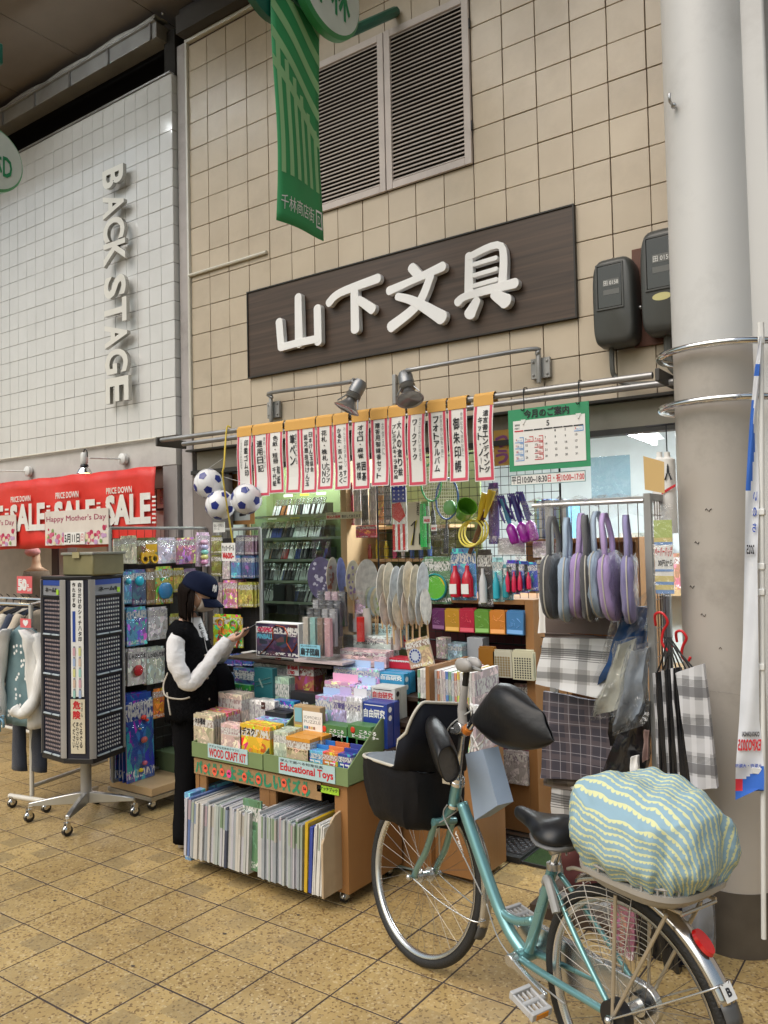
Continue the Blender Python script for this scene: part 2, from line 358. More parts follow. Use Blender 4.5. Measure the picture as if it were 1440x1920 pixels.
# ---- ground: base sheet and separate floor tiles
g=MB();g.add([(-40,-40,-.0018),(40,-40,-.0018),(40,40,-.0018),(-40,40,-.0018)],[(0,1,2,3)])
ground=build('floor',g,M_grout,origin=(0,0,0));tag(ground,kind='structure')
T=.2993;GX,GY=-2.538,1.7316
tm=MB();hb=T/2-.0038;tm.box((-hb,-hb,-.01),(hb,hb,0));
cells=[]
for i in range(-26,16):
 for j in range(-6,9):
  x=GX+(i+.5)*T;y=GY+(j+.5)*T
  if y>4.0 or(x>-4.45 and y>3.95):continue
  vis=False;far=9e9
  for dx in(-.5,.5):
   for dy in(-.5,.5):
    d=V((x+dx*T,y+dy*T,0))-CAM;k=d.dot(CF)
    if k>.3:
     a=720+FPX*d.dot(CR)/k;b_=960-FPX*d.dot(CU)/k
     if-60<a<1500 and b_<1990:vis=True
  cells.append((not vis,math.hypot(x,y),x,y))
cells.sort()
tm0=None;rest=MB()
for n_,(nv,d,x,y)in enumerate(cells):
 if n_<290 and not nv:
  if tm0 is None:
   tm0=build('tile',tm,M_ftile,parent=ground,local=True,bevel=.0015);o=tm0
  else:o=link_copy(tm0,ground)
  o.location=(x+random.uniform(-.0008,.0008),y+random.uniform(-.0008,.0008),random.uniform(-.0008,.0006));o.rotation_euler=(random.uniform(-.002,.002),random.uniform(-.002,.002),random.choice((0,0,PI)))
 else:rest.box((x-hb,y-hb,-.01),(x+hb,y+hb,0))
rs=build('tile_field',rest,M_ftile,parent=ground);rs['kind']='stuff'
b=MB()
for k in range(46):
 x,y,r=random.uniform(-5.5,-.4),random.uniform(1.75,3.7),random.choice((.003,.004,.006,.009));ph=random.uniform(0,6)
 b.add([(x+r*math.cos(2*PI*q/9)*(1+.35*math.sin(q*2+ph)),y+r*.8*math.sin(2*PI*q/9)*(1+.3*math.cos(q*3+ph)),.0016)for q in range(9)],[tuple(range(9))])
o=build('floor_spot',b,mat('old_gum_spot',(.07,.055,.045),.8),parent=ground);o['kind']='stuff'
# ---- shop building with beige tiled upper front
D=4.07
bld=empty('shop_building',(-2.6,D,0),'beige square tiled shop front above the stationery display','building')
b=MB();b.box((-4.60,D+.014,2.33),(-.4,D+.3,5.55));build('wall',b,M_bgrout,bld)
LX0,LX1,LZ0,LZ1=-3.40,-2.20,3.81,4.81
SX0,SX1,SZ0,SZ1=-4.0,-1.6,2.81,3.41
tb=MB();tb.box((-.0977,0,-.0977),(.0977,.014,.0977));t0=None
XS=sorted(set([-4.59]+[-4.6+.2*k for k in range(1,21)]))
for i in range(20):
 for j in range(-4,12):
  x0=-4.6+.2*i;z0=3.21+.2*j
  xc,zc=x0+.1,z0+.1
  if z0+.2>5.43 or z0<2.4:continue
  if LX0-.01<xc<LX1+.01 and LZ0<zc<LZ1:continue
  if SX0<xc<SX1 and SZ0<zc<SZ1:continue
  if xc>-.62:continue
  if t0 is None:
   t0=build('tile',tb,M_btile,parent=bld,local=True,bevel=.002);o=t0
  else:o=link_copy(t0,bld)
  o.location=V((xc+random.uniform(-.0008,.0008),D+random.uniform(-.0012,.0012),zc))-V(bld.location)
  o.rotation_euler=(random.uniform(-.004,.004),0,random.uniform(-.004,.004))
sb=MB();sb.box((-.0977,0,-.032),(.0977,.014,.032));s0=build('tile',sb,M_btile,parent=bld,local=True,bevel=.002)
for i in range(20):
 o=s0 if i==0 else link_copy(s0,bld);o.location=V((-4.5+.2*i,D,2.372))-V(bld.location)
b=MB()
b.box((-4.62,D-.02,5.43),(-.4,D+.2,5.455));b.box((-4.618,D-.02,2.6),(-4.600,D+.2,5.43))
build('edge_trim',b,mat('white_trim',(.7,.7,.66),.5,dirt=.3),bld)
b=MB();b.box((-4.735,D+.005,0),(-4.62,D+.25,5.46));build('pilaster',b,M_concrete,bld,bevel=.004)
b=MB();b.box((-4.62,D-.10,5.46),(-.4,D+.25,5.60));b.box((-4.72,D+.02,5.6),(-.4,D+.3,5.75));build('roof_beam',b,mat('dark_beam',(.05,.045,.04),.7,dirt=.3),bld)
b=MB();b.box((-4.56,D-.005,2.20),(-.9,D+.22,2.338));build('shutter_box',b,mat('greige_shutter_box',(.26,.24,.2),.45,.2,dirt=.3),bld,bevel=.004)
b=MB();b.box((-4.6,D-.03,2.17),(-.9,D+.05,2.199));b.box((-4.62,D-.06,2.3385),(-.9,D+.012,2.352));build('header',b,mat('black_header',(.03,.028,.026),.5),bld)
b=MB()
b.box((-4.60,D-.01,0),(-4.40,D+.2,2.17));build('door_jamb',b,mat('brown_grey_jamb',(.20,.17,.155),.5,dirt=.3),bld,bevel=.004)
b=MB();b.box((-3.2,D-.02,0),(-.9,D+.06,.035));build('threshold',b,M_steel,bld)
b=MB();b.tube([(-4.61,D-.012,3.66),(-3.82,D-.012,3.66)],.013);b.tube([(-4.608,D-.012,3.66),(-4.608,D-.012,2.45)],.011);build('conduit',b,mat('cream_conduit',(.62,.6,.52),.5),bld,smooth='a')
M_lv=mat('pinkish_white_louvre',(.56,.50,.47),.5,dirt=.2)
vent=build('louvre_vent',MB().box((LX0+.02,D-.001,LZ0+.02),(LX1-.02,D+.013,LZ1-.02)),M_dark,bld)
fr=MB();fw=.045
for(a,c)in((LX0,-2.803),(-2.797,LX1)):
 fr.box((a,D-.022,LZ0),(a+fw,D-.002,LZ1));fr.box((c-fw,D-.022,LZ0),(c,D-.002,LZ1))
 fr.box((a+fw,D-.021,LZ0),(c-fw,D-.002,LZ0+fw));fr.box((a+fw,D-.021,LZ1-fw),(c-fw,D-.002,LZ1))
for zz in(4.0,4.6):fr.box((LX1,D-.02,zz),(LX1+.008,D-.008,zz+.06),1)
f_=build('frame',fr,[M_lv,M_black],vent,bevel=.003)
sl=MB();ww=(-2.803-LX0)/2-fw;sl.add([(-ww,-.013,-.009),(ww,-.013,-.009),(ww,.004,.009),(-ww,.004,.009),(-ww,-.011,-.0115),(ww,-.011,-.0115),(ww,.006,.0065),(-ww,.006,.0065)],[(0,1,2,3),(7,6,5,4),(0,4,5,1),(2,6,7,3),(1,5,6,2),(0,3,7,4)])
s0=None
ns=36
for xc in((LX0-2.803)/2,(-2.797+LX1)/2):
 for k in range(ns):
  z=LZ0+fw+.012+(LZ1-LZ0-2*fw-.02)*k/(ns-1)
  if s0 is None:s0=build('slat',sl,M_lv,vent,local=True);o=s0
  else:o=link_copy(s0,vent)
  o.location=V((xc,D-.008,z))-V(vent['_w']);o.rotation_euler=(random.uniform(-.03,.03),random.uniform(-.0015,.0015),0)
def wood_grain(name,c1,c2):
 m,nt,b,L=nm(name);tc=N(nt,'TexCoord');mp=N(nt,'Mapping');mp.inputs['Scale'].default_value=(.5,6,16);L.new(tc.outputs['Object'],mp.inputs[0])
 n=N(nt,'TexNoise');n.inputs['Scale'].default_value=2.4;n.inputs['Detail'].default_value=8;n.inputs['Distortion'].default_value=.8;L.new(mp.outputs[0],n.inputs[0])
 r=N(nt,'ValToRGB');r.color_ramp.elements[0].position=.32;r.color_ramp.elements[0].color=(*c1,1);r.color_ramp.elements[1].position=.68;r.color_ramp.elements[1].color=(*c2,1)
 L.new(n.outputs[0],r.inputs[0]);L.new(r.outputs[0],b.inputs['Base Color']);b.inputs['Roughness'].default_value=.45;return m
sg=empty('signboard',(-2.8,D,2.81),'long dark brown wood grain signboard with four raised white characters','sign')
b=MB();b.box((SX0+.004,D-.02,SZ0+.004),(SX1-.004,D+.012,SZ1-.004));build('board',b,wood_grain('dark_walnut_print',(.035,.021,.014),(.085,.052,.034)),sg)
b=MB();e=.008
b.box((SX0-.004,D-.028,SZ0-.004),(SX0+.004,D+.01,SZ1+.004));b.box((SX1-.004,D-.028,SZ0-.004),(SX1+.004,D+.01,SZ1+.004));b.box((SX0+.004,D-.028,SZ1-.004),(SX1-.004,D+.01,SZ1+.004));b.box((SX0+.004,D-.028,SZ0-.004),(SX1-.004,D+.01,SZ0+.004))
build('edge',b,mat('sign_edge',(.02,.018,.015),.5),sg)
M_let=mat('glossy_white_acrylic',(.86,.86,.86),.15,var=.02,coat=.5)
def stroke(pts,ws,n=7):
 P=smooth_path([(p[0],p[1],0)for p in pts],6);m_=len(P);W=[]
 for i in range(m_):
  t=i/(m_-1)*(len(ws)-1);k=min(int(t),len(ws)-2);W.append(ws[k]+(ws[k+1]-ws[k])*(t-k))
 L_,R_=[],[]
 for i,p in enumerate(P):
  t=(P[min(i+1,m_-1)]-P[max(i-1,0)]).normalized();nn=V((-t.y,t.x,0));L_.append(p+nn*W[i]/2);R_.append(p-nn*W[i]/2)
 def capp(p,t,w_):
  nn=V((-t.y,t.x,0));return[p+t*(w_/2*math.cos(a))*.8+nn*(w_/2*math.sin(a))for a in[PI/2-PI*k/6 for k in range(1,6)]]
 t1=(P[-1]-P[-2]).normalized();t0_=(P[0]-P[1]).normalized()
 return L_+capp(P[-1],t1,W[-1])+list(reversed(R_))+capp(P[0],t0_,W[0])
chars=[('character_mountain',524,622,560,660,[([(.12,.62),(.15,.12)],[.17,.16]),([(.5,1.0),(.5,.12)],[.16,.19]),([(.86,.70),(.86,.08)],[.17,.17]),([(.15,.12),(.5,.14),(.86,.14)],[.14,.14,.14])]),('character_down',624,732,530,632,[([(.04,.70),(.25,.84),(.9,.93)],[.16,.15,.17]),([(.50,.86),(.50,.10)],[.17,.19]),([(.58,.62),(.80,.40)],[.15,.18])]),('character_writing',732,848,507,612,[([(.46,1.02),(.56,.86)],[.17,.17]),([(.08,.70),(.45,.78),(.95,.90)],[.16,.13,.17]),([(.76,.78),(.55,.34),(.10,.04)],[.15,.17,.2]),([(.22,.56),(.5,.40),(.92,.02)],[.13,.16,.24])]),('character_tool',866,982,470,592,[([(.22,.95),(.20,.34)],[.13,.15]),([(.22,.93),(.74,.97),(.74,.34)],[.11,.11,.15]),([(.30,.79),(.66,.81)],[.07,.07]),([(.30,.62),(.66,.64)],[.07,.07]),([(.30,.46),(.66,.48)],[.07,.07]),([(.02,.26),(.2,.33),(.95,.36)],[.14,.12,.15]),([(.34,.22),(.22,.04)],[.13,.2]),([(.62,.26),(.80,.12)],[.14,.22])]),]
for nm_,px0,px1,py0,py1,strokes in chars:
 a=aty(px0,(py0+py1)/2,D);c=aty(px1,(py0+py1)/2,D);xm=(px0+px1)/2
 zt=aty(xm,py0,D).z;zb=aty(xm,py1,D).z
 zt,zb=zt+.0,zb-.0
 b=MB()
 for si,(pts,ws)in enumerate(strokes):
  S=(c.x-a.x);H=zt-zb
  poly=stroke([(p[0]*S,p[1]*H)for p in pts],[q*min(S,H)*1.04 for q in ws])
  M=Matrix(((1,0,0,a.x),(0,0,1,0),(0,1,0,zb),(0,0,0,1)))
  y0,y1=D-.065-.0012*si,D-.028
  vs=[(a.x+p.x,y0,zb+p.y)for p in poly];n=len(poly)
  vb=[(q[0],y1,q[2])for q in vs]
  b.add(vs+vb,[tuple(range(n)),tuple(reversed(range(n,2*n)))]+[(i+n,(i+1)%n+n,(i+1)%n,i)for i in range(n)])
 o=build('letter',b,M_let,sg)
 md=o.modifiers.new('bevel','BEVEL');md.width=.0018;md.segments=1;md.limit_method='ANGLE';md.angle_limit=math.radians(50)
b=MB();b.box((-1.30,D-.02,2.60),(-.95,D-.002,3.10));mb_=build('meter_board',b,mat('reddish_brown_board',(.13,.05,.03),.6,dirt=.3),None,bevel=.003);tag(mb_,'reddish brown mounting board behind the two grey meters','board')
M_mt=mat('grey_meter_case',(.06,.063,.06),.38,var=.1,dirt=.15)
def meter(x0,x1,z0,z1,lab,yel):
 t=empty('electric_meter',((x0+x1)/2,D-.05,z0),lab,'electric meter','electric meters beside the signboard')
 xc=(x0+x1)/2;hw=(x1-x0)/2;rings=[]
 def ring(y,s,dz=0):
  out=[]
  for k in range(40):
   a=2*PI*k/40;cx=math.cos(a);sz=math.sin(a);ex=.35 if sz>0 else .28
   out.append(V((xc+hw*s*math.copysign(abs(cx)**ex,cx),y,(z0+z1)/2+dz+(z1-z0)/2*s*math.copysign(abs(sz)**(.55 if sz>0 else .35),sz))))
  return out
 b=MB();b.loft([ring(D-.021,.97),ring(D-.07,1),ring(D-.13,.98),ring(D-.150,.93),ring(D-.158,.84)]);build('case',b,M_mt,t,smooth='a')
 zw0,zw1=z0+(z1-z0)*.42,z0+(z1-z0)*.90;xa,xb_=x0+(x1-x0)*.17,x0+(x1-x0)*.75
 b=MB();b.box((xa,D-.163,zw0),(xb_,D-.150,zw1));
 w_=build('window',b,mat('smoked_meter_glass',(.02,.022,.022),.04,coat=1),t,bevel=.004)
 b=MB();b.box((xa-.008,D-.165,zw0-.008),(xa,D-.15,zw1+.008));b.box((xb_,D-.165,zw0-.008),(xb_+.008,D-.15,zw1+.008));b.box((xa,D-.165,zw1),(xb_,D-.15,zw1+.008));b.box((xa,D-.165,zw0-.008),(xb_,D-.15,zw0));build('window_frame',b,M_mt,t)
 b=MB();q=(zw1-zw0);b.box((xa+.03,D-.1645,zw0+q*.50),(xb_-.012,D-.1632,zw0+q*.66));b.box((xa+.03,D-.1645,zw0+q*.30),(xb_-.012,D-.1632,zw0+q*.42))
 build('dial_plate',b,mat('meter_dial',(.12,.125,.12),.4),t)
 b=MB();M=frame((xa+.034,D-.1648,zw0+q*.52),(1,0,0),(0,0,1));put_text(b,'田 0158',M,0,0,xb_-xa-.05,q*.11);build('lettering',b,M_whiteink,t)
 if yel:
  b=MB();M=frame((xc-.01,D-.156,z0+(z1-z0)*.34),(1,0,0),(0,0,1));b.lathe([(.045,0),(.045,.003)],M@Matrix.Diagonal((1,.42,1,1)),20);build('sticker',b,mat('yellow_sticker',(.6,.56,.25),.5),t)
 b=MB();b.sphere((x0-.004,D-.06,z0+(z1-z0)*.4),.01,8);b.sphere((x1+.004,D-.06,z0+(z1-z0)*.42),.012,8);build('latch',b,M_steel,t,smooth=True)
 return t
meter(-1.467,-1.255,2.60,3.045,'grey electricity meter with dark window, nearer the brown signboard',False)
meter(-1.225,-.99,2.62,3.135,'grey electricity meter partly behind the white pillar, with yellow oval sticker',True)
b=MB();b.tube(smooth_path([(-1.40,D-.07,2.62),(-1.40,D-.07,2.50),(-1.39,D-.06,2.46),(-1.34,D-.06,2.42),(-1.2,D-.06,2.40),(-1.0,D-.06,2.40)]),.013);b.tube(smooth_path([(-1.12,D-.06,2.64),(-1.12,D-.06,2.5),(-1.07,D-.06,2.43),(-1.0,D-.06,2.38)]),.022)
c_=build('cable_conduit',b,mat('grey_conduit',(.1,.1,.09),.5),None,smooth='a');tag(c_,'dark grey cable conduits curving down from the meters','conduit')
# ---- arcade ceiling
M_ceil=mat('brown_grey_ceiling_panel',(.23,.195,.16),.75,var=.05,dirt=.12)
ce=tag(build('ceiling',MB().box((-14,2.85,5.79),(4,9,5.95)),M_dark,origin=(-5,3,5.79)),kind='structure')
pm=MB();pm.box((-.460,0,0),(.460,1.75,.012));p0=None
for k in range(-9,8):
 if p0 is None:p0=build('panel',pm,M_ceil,ce,local=True);o=p0
 else:o=link_copy(p0,ce)
 o.location=V((-5.4+.928*k,2.85,5.772+random.uniform(0,.003)))-V(ce['_w'])
gt=empty('gutter_beam',(-7,3.95,5.5),'grey metal gutter beam running under the arcade ceiling above the white tiles','gutter')
b=MB();b.box((-12,3.96,5.52),(-4.83,4.10,5.64));b.box((-12,3.935,5.635),(-4.83,3.96,5.65));build('beam',b,M_greymetal,gt,bevel=.003)
for k in range(9):
 b=MB();x=-4.90-.52*k;b.box((x,3.945,5.515),(x+.018,3.959,5.66));b.sphere((x+.16,3.95,5.655),.012,8);build('bracket',b,M_galv,gt)
b=MB();rs_=[]
for k in range(60):
 x=-12+k*7.17/59;rs_.append([V((x,3.945,5.655)),V((x,3.95,5.668+.022*abs(math.sin(k*.6))+.01*random.random())),V((x,3.98,5.685+.02*random.random())),V((x,4.08,5.69))])
b.loft(rs_,cap=False,loop=False);build('cover_sheet',b,mat('weathered_sheet',(.45,.44,.40),.6,dirt=.5,bump=.6,bscale=9),gt,smooth=True,solid=.002)
b=MB();b.box((-12,4.3,5.2),(-4.72,4.5,5.78));b.box((-4.86,4.06,5.245),(-4.74,4.4,5.60));s=build('gap_shade_board',b,M_dark);tag(s,'dark recess between the gutter beam and the white tiled wall top','wall')  # near-black boards stand in for the shade of the open gap
def tube_fixture(x,y,z,L_,ang,lab,grp='fluorescent fixtures under the ceilings',hood=True):
 t=empty('tube_light',(x,y,z),lab,'ceiling light',grp);t.rotation_euler=(0,0,ang)
 if hood:
  b=MB();b.add([(-L_/2,-.07,.02),(L_/2,-.07,.02),(L_/2,-.03,.07),(-L_/2,-.03,.07),(-L_/2,.07,.02),(L_/2,.07,.02),(L_/2,.03,.07),(-L_/2,.03,.07)],[(0,1,2,3),(5,4,7,6),(3,2,6,7),(0,3,7,4),(1,5,6,2),(0,4,5,1)]);build('hood',b,M_whitepl,t,local=True)
 b=MB();b.tube([(-L_/2+.03,0,0),(L_/2-.03,0,0)],.016,10);build('tube',b,emis('lit_tube',(.93,.98,1),14)if 'lit_tube' not in _mats else _mats['lit_tube'],t,local=True,smooth='a')
 b=MB();b.box((-L_/2,-.02,-.02),(-L_/2+.03,.02,.03));b.box((L_/2-.03,-.02,-.02),(L_/2,.02,.03));build('socket',b,M_whitepl,t,local=True)
 return t
_mats['lit_tube']=emis('lit_tube',(.93,.98,1),35)
tube_fixture(-5.42,3.03,5.60,1.2,0.05,'lit fluorescent fixture under the arcade ceiling at the top left corner')
# ---- white tiled neighbour wall
nb=empty('clothing_shop_building',(-6,4.03,0),'white square tiled wall of the clothing shop on the left','building')
W1=-4.75
b=MB();b.box((-13,4.042,2.47),(W1-.008,4.25,5.24));build('wall',b,M_wgrout,nb)
P_,Q_=.1405,.1453
wt=MB();wt.box((-P_/2+.0016,0,-Q_/2+.0016),(P_/2-.0016,.01,Q_/2-.0016));w0=None;cnt=0;rest=MB();cc=[]
for i in range(44):
 for j in range(19):
  cc.append((i*1.0+0*j,W1-P_*(i+.5),5.24-Q_*(j+.5)))
cc.sort()
for k,(q,x,z)in enumerate(cc):
 if k<295:
  if w0 is None:w0=build('tile',wt,M_wtile,nb,local=True,bevel=.0012);o=w0
  else:o=link_copy(w0,nb)
  o.location=V((x,4.03+random.uniform(-.001,.001),z))-V(nb.location);o.rotation_euler=(random.uniform(-.006,.006),0,random.uniform(-.006,.006))
 else:
  a=random.uniform(-.0006,.0006);rest.box((x-P_/2+.0022,4.03+a,z-Q_/2+.0022),(x+P_/2-.0022,4.041,z+Q_/2-.0022))
o=build('tile_field',rest,M_wtile,nb);o['kind']='stuff'
rt=MB();rt.box((0,0,-Q_/2+.0022),(.01,.09,Q_/2-.0022));r0=build('tile',rt,M_wtile,nb,local=True,bevel=.0012)
for j in range(19):
 o=r0 if j==0 else link_copy(r0,nb);o.location=V((W1-.007,4.032,5.24-Q_*(j+.5)))-V(nb.location)
 o=link_copy(r0,nb);o.location=V((W1-.007,4.125,5.24-Q_*(j+.5)))-V(nb.location)
b=MB();b.box((-13,4.015,5.241),(W1,4.25,5.252));build('cap',b,M_galv,nb)
b=MB();b.box((-13,4.035,2.26),(W1-.002,4.25,2.469));build('fascia',b,mat('off_white_fascia',(.55,.53,.5),.6,dirt=.3),nb,bevel=.003)
b=MB();b.tube([(-13,4.015,2.475),(-4.95,4.015,2.475)],.009);build('conduit',b,mat('cream_conduit',(.62,.6,.52),.5),nb,smooth='a')
b=MB();b.box((W1-.16,4.04,0),(W1-.001,4.3,2.26));build('jamb',b,mat('grey_shop_jamb',(.3,.28,.27),.5,dirt=.2),nb,bevel=.003)
b=MB();b.box((W1-.6,4.10,2.10),(W1-.16,4.2,2.26));build('header',b,mat('brown_header',(.13,.08,.06),.5),nb)
M_chan=mat('cream_channel_letter',(.72,.71,.66),.35,var=.04);M_chs=mat('letter_side_metal',(.42,.41,.38),.25,.9)
cells_=[('B',316,352),('A',364,407),('C',409,452),('K',454,497),('S',518,559),('T',562,607),('A',607,651),('G',655,701),('E',708,755)]
for i,(ch,ya,yb)in enumerate(cells_):
 q=(i/8.0);xa=197+6*q;xb=236+10*q
 p0=aty(xa,(ya+yb)/2,3.98);p1=aty(xb,(ya+yb)/2,3.98);zt=aty((xa+xb)/2,ya,3.98).z;zb=aty((xa+xb)/2,yb,3.98).z
 x0,x1=-5.36,-5.12
 x0=p0.x;x1=p1.x
 b=MB();M=frame((x0,3.97,zt),(0,0,-1),(1,0,0),(0,-1,0));put_text(b,ch,M,0,0,zt-zb,x1-x0,bold=.028,ext=.016)
 vs=b.v
 o=build('letter',b,[M_chan,M_chs],nb)
 for p in o.data.polygons:p.material_index=0 if abs(p.normal.y)>.5 else 1
M_pil=mat('greige_pillar_paint',(.42,.385,.345),.36,var=.07,vscale=2,dirt=.35,coat=.1)
M_pil2=mat('white_pillar_paint',(.60,.60,.59),.42,var=.04,vscale=2,dirt=.2)
pl=empty('arcade_pillar',(-.80,3.55,0),'round painted steel pillar beside the shop, white above and greige below','pillar')
PX,PY,PR_=-.805,3.56,.168
def cyl(z0,z1,r,m_,n_='shaft'):
 b=MB();rings=[]
 for z in(z0,z1):
  rings.append([V((PX+r*math.cos(a),PY+r*math.sin(a),z))for a in[2*PI*k/64 for k in range(64)]])
 b.loft(rings);return build(n_,b,m_,pl,smooth='a')
cyl(.25,2.42,PR_,M_pil);cyl(2.42,5.9,PR_+.001,M_pil2);cyl(0,.25,PR_+.003,mat('dark_pillar_base',(.09,.075,.06),.5,dirt=.6,var=.3),'base')
b=MB();b.box((PX+.04,PY-.06,.25),(PX+.245,PY+.165,5.9));build('cover_box',b,M_pil2,pl,bevel=.01)
b=MB();b.box((PX+.04,PY-.062,0),(PX+.247,PY+.165,.25));build('base',b,_mats['dark_pillar_base'],pl,bevel=.006)
for z in(2.405,2.185):
 b=MB();b.tube([(PX+.02+(PR_+.045)*1.15*math.cos(a),PY+(PR_+.05)*math.sin(a),z)for a in[2*PI*k/48 for k in range(48)]],.0145,12,closed=True);build('ring',b,M_chrome,pl,smooth=True)
b=MB();b.tube(smooth_path([(PX-.09,PY-.15,3.43),(PX-.095,PY-.2,3.43),(PX-.095,PY-.205,3.46)]),.006);b.sphere((PX-.09,PY-.165,3.425),.012,8);build('hook',b,M_steel,pl,smooth=True)
b=MB()
for(dz,a0)in((1.62,-2.0),(1.44,-2.2),(1.75,-1.7),(1.2,-1.5),(.9,-2.1),(1.33,-1.9),(.55,-1.8)):
 c0=a0;pts=[(PX+(PR_+.0015)*math.cos(c0+.03*k),PY+(PR_+.0015)*math.sin(c0+.03*k),dz+.006*math.sin(k*1.7))for k in range(random.randint(3,7))]
 b.tube(pts,.0016,5)
build('scuff_mark',b,mat('scuff',(.08,.07,.06),.8),pl)
b=MB();b.tube([(PX+(PR_+.003)*math.cos(a),PY+(PR_+.003)*math.sin(a),1.02+.01*math.sin(a*3))for a in[2*PI*k/48 for k in range(48)]],.004,6,closed=True,flat=.3);build('tape_band',b,M_film2,pl,smooth=True)
rw=empty('stucco_wall',(.6,4.0,0),'rough brown stucco wall beyond the pillar at the right edge','wall')
b=MB();b.box((-.50,4.0,0),(3,4.3,5.9));build('wall',b,mat('rough_brown_stucco',(.15,.115,.085),.9,var=.35,vscale=30,bump=1,bscale=55),rw)
b=MB();b.box((-.05,3.90,0),(3,4.0,5.9));build('concrete_face',b,M_concrete,rw,bevel=.01)
for k,(x,r_)in enumerate(((-.50,.014),(-.465,.011),(-.44,.015))):
 b=MB();b.tube(smooth_path([(x+random.uniform(-.012,.012),3.96+.01*k,z)for z in(1.2,2.0,2.8,3.5,4.2,4.9,5.7)],4),r_,7);o=build('cable',b,mat('dark_green_cable',(.012,.025,.022),.45));tag(o,('thick dark cable running up the stucco wall beside the pillar','thin dark cable between two thicker ones beside the pillar','outer dark cable clipped to the stucco wall')[k],'cable','cables running up beside the pillar')
b=MB();b.box((-1.02,3.8,4.48),(-.9,4.04,4.56));o=build('wall_bracket',b,M_greymetal);tag(o,'small grey bracket on the beige tiles behind the pillar top','bracket')
# ---- interior of the stationery shop
M_intw=mat('white_shop_wall',(.62,.66,.66),.6,var=.05)
rm=empty('shop_interior',(-2.2,5.5,0),'bright white interior of the stationery shop behind the display','room')
b=MB();b.box((-4.6,7.2,0),(.3,7.3,2.8));b.box((-4.62,4.3,0),(-4.55,7.2,2.8));b.box((.2,4.3,0),(.3,7.2,2.8));build('wall',b,M_intw,rm)
b=MB();b.box((-4.6,4.28,2.72),(.3,7.2,2.8));build('ceiling_board',b,mat('white_ceiling_board',(.6,.66,.68),.35),rm)
b=MB();b.box((-4.55,4.05,.0),(.2,7.2,.03));build('floor_board',b,mat('brown_shop_floor',(.16,.085,.04),.35,var=.2,stretch=(1,.2,1),vscale=4),rm)
for(x,y,L_,a)in((-1.75,5.26,1.45,1.63),(-1.2,6.3,1.3,0),(-2.6,5.4,1.3,0)):
 tube_fixture(x,y,2.33 if a>1 else 2.62,L_,a,{-1.75:'bright fluorescent tube over the backpack rack inside the shop',-1.2:'fluorescent tube deep inside the shop by the back wall',-2.6:'fluorescent tube inside the shop behind the paper signs'}[x],'fluorescent fixtures inside the shop')
lr=empty('clothing_shop_interior',(-7,5.5,0),'dim beige interior of the clothing shop under the sale banner','room')
b=MB();b.box((-12,6.6,0),(-4.8,6.7,2.7));b.box((-4.90,4.3,0),(-4.82,6.6,2.7));build('wall',b,mat('beige_shop_wall',(.5,.42,.35),.7),lr)
b=MB();b.box((-12,4.26,2.6),(-4.85,6.6,2.7));build('ceiling_board',b,M_intw,lr)
b=MB();b.box((-12,4.26,0),(-4.85,6.6,.02));build('floor_board',b,mat('pale_shop_floor',(.4,.33,.25),.4),lr)
# ================================================================== RAILS, LAMPS, SIGNS ON THE FRONT
RY=3.80
rl=empty('awning_rail',(-2.8,RY,2.39),'long double galvanised pipe rail carrying the paper signs above the shop front','rail')
b=MB();b.tube([(-4.63,RY,2.408),(-1.14,RY,2.400)],.017,12);b.tube([(-4.55,RY+.13,2.385),(-1.08,RY+.13,2.380)],.017,12);build('pipe',b,M_galv,rl,smooth='a')
for x in(-4.66,-1.12):build('end_bracket',MB().box((x,RY-.03,2.365),(x+.02,D-.03,2.425)),mat('dark_bracket',(.06,.055,.05),.5),rl,bevel=.003)
def lamp(lab,bx,bz,arm,hx,hz,y,tilt,side):
 t=empty('floodlight',(hx,y,hz),lab,'lamp','floodlights over the shop rail')
 b=MB();b.box((bx-.055,D-.03,bz-.055),(bx+.055,D-.008,bz+.055));b.tube([(bx,D-.05,bz-.085),(bx,D-.05,bz+.085)],.014,10)
 for dx in(-.04,.04):
  for dz in(-.035,.035):b.sphere((bx+dx,D-.032,bz+dz),.008,6)
 build('bracket',b,M_greymetal,t,bevel=.002)
 b=MB();b.tube(smooth_path(arm,5),.0125,10);build('arm',b,M_galv,t,smooth='a')
 M=Matrix.Translation((hx,y,hz))@Euler(tilt).to_matrix().to_4x4()@Matrix.Diagonal((.86,.86,.86,1))
 b=MB();b.lathe([(.012,.10),(.038,.095),(.048,.07),(.05,.02),(.047,.0)],M,20);build('lamp_cap',b,mat('grey_lamp_cap',(.24,.245,.25),.35,.6),t,smooth='a')
 b=MB()
 for z in(-.006,-.018,-.03):b.lathe([(.047,z),(.052,z-.003),(.047,z-.007)],M,20)
 build('cooling_ring',b,M_greymetal,t,smooth='a')
 b=MB()
 for a in(0,2.1,4.2):b.tube([M@V((.044*math.cos(a),.044*math.sin(a),-.03)),M@V((.085*math.cos(a),.085*math.sin(a),-.10))],.004,5)
 b.lathe([(.03,-.035),(.034,-.05),(.055,-.085),(.083,-.11),(.09,-.118),(.084,-.116),(.055,-.09),(.03,-.05)],M,24,cap=False);build('reflector',b,mat('dull_reflector',(.3,.3,.3),.3,.85),t,smooth='a')
 b=MB();b.lathe([(.081,-.112),(.05,-.105),(.0,-.10)],M,24,cap=False);build('lens',b,mat('grey_lens',(.16,.17,.17),.1,coat=1),t,smooth=True)
 return t
p1=aty(512,768,D-.03);p2=aty(665,738,3.62);q=aty(512,742,D-.05)
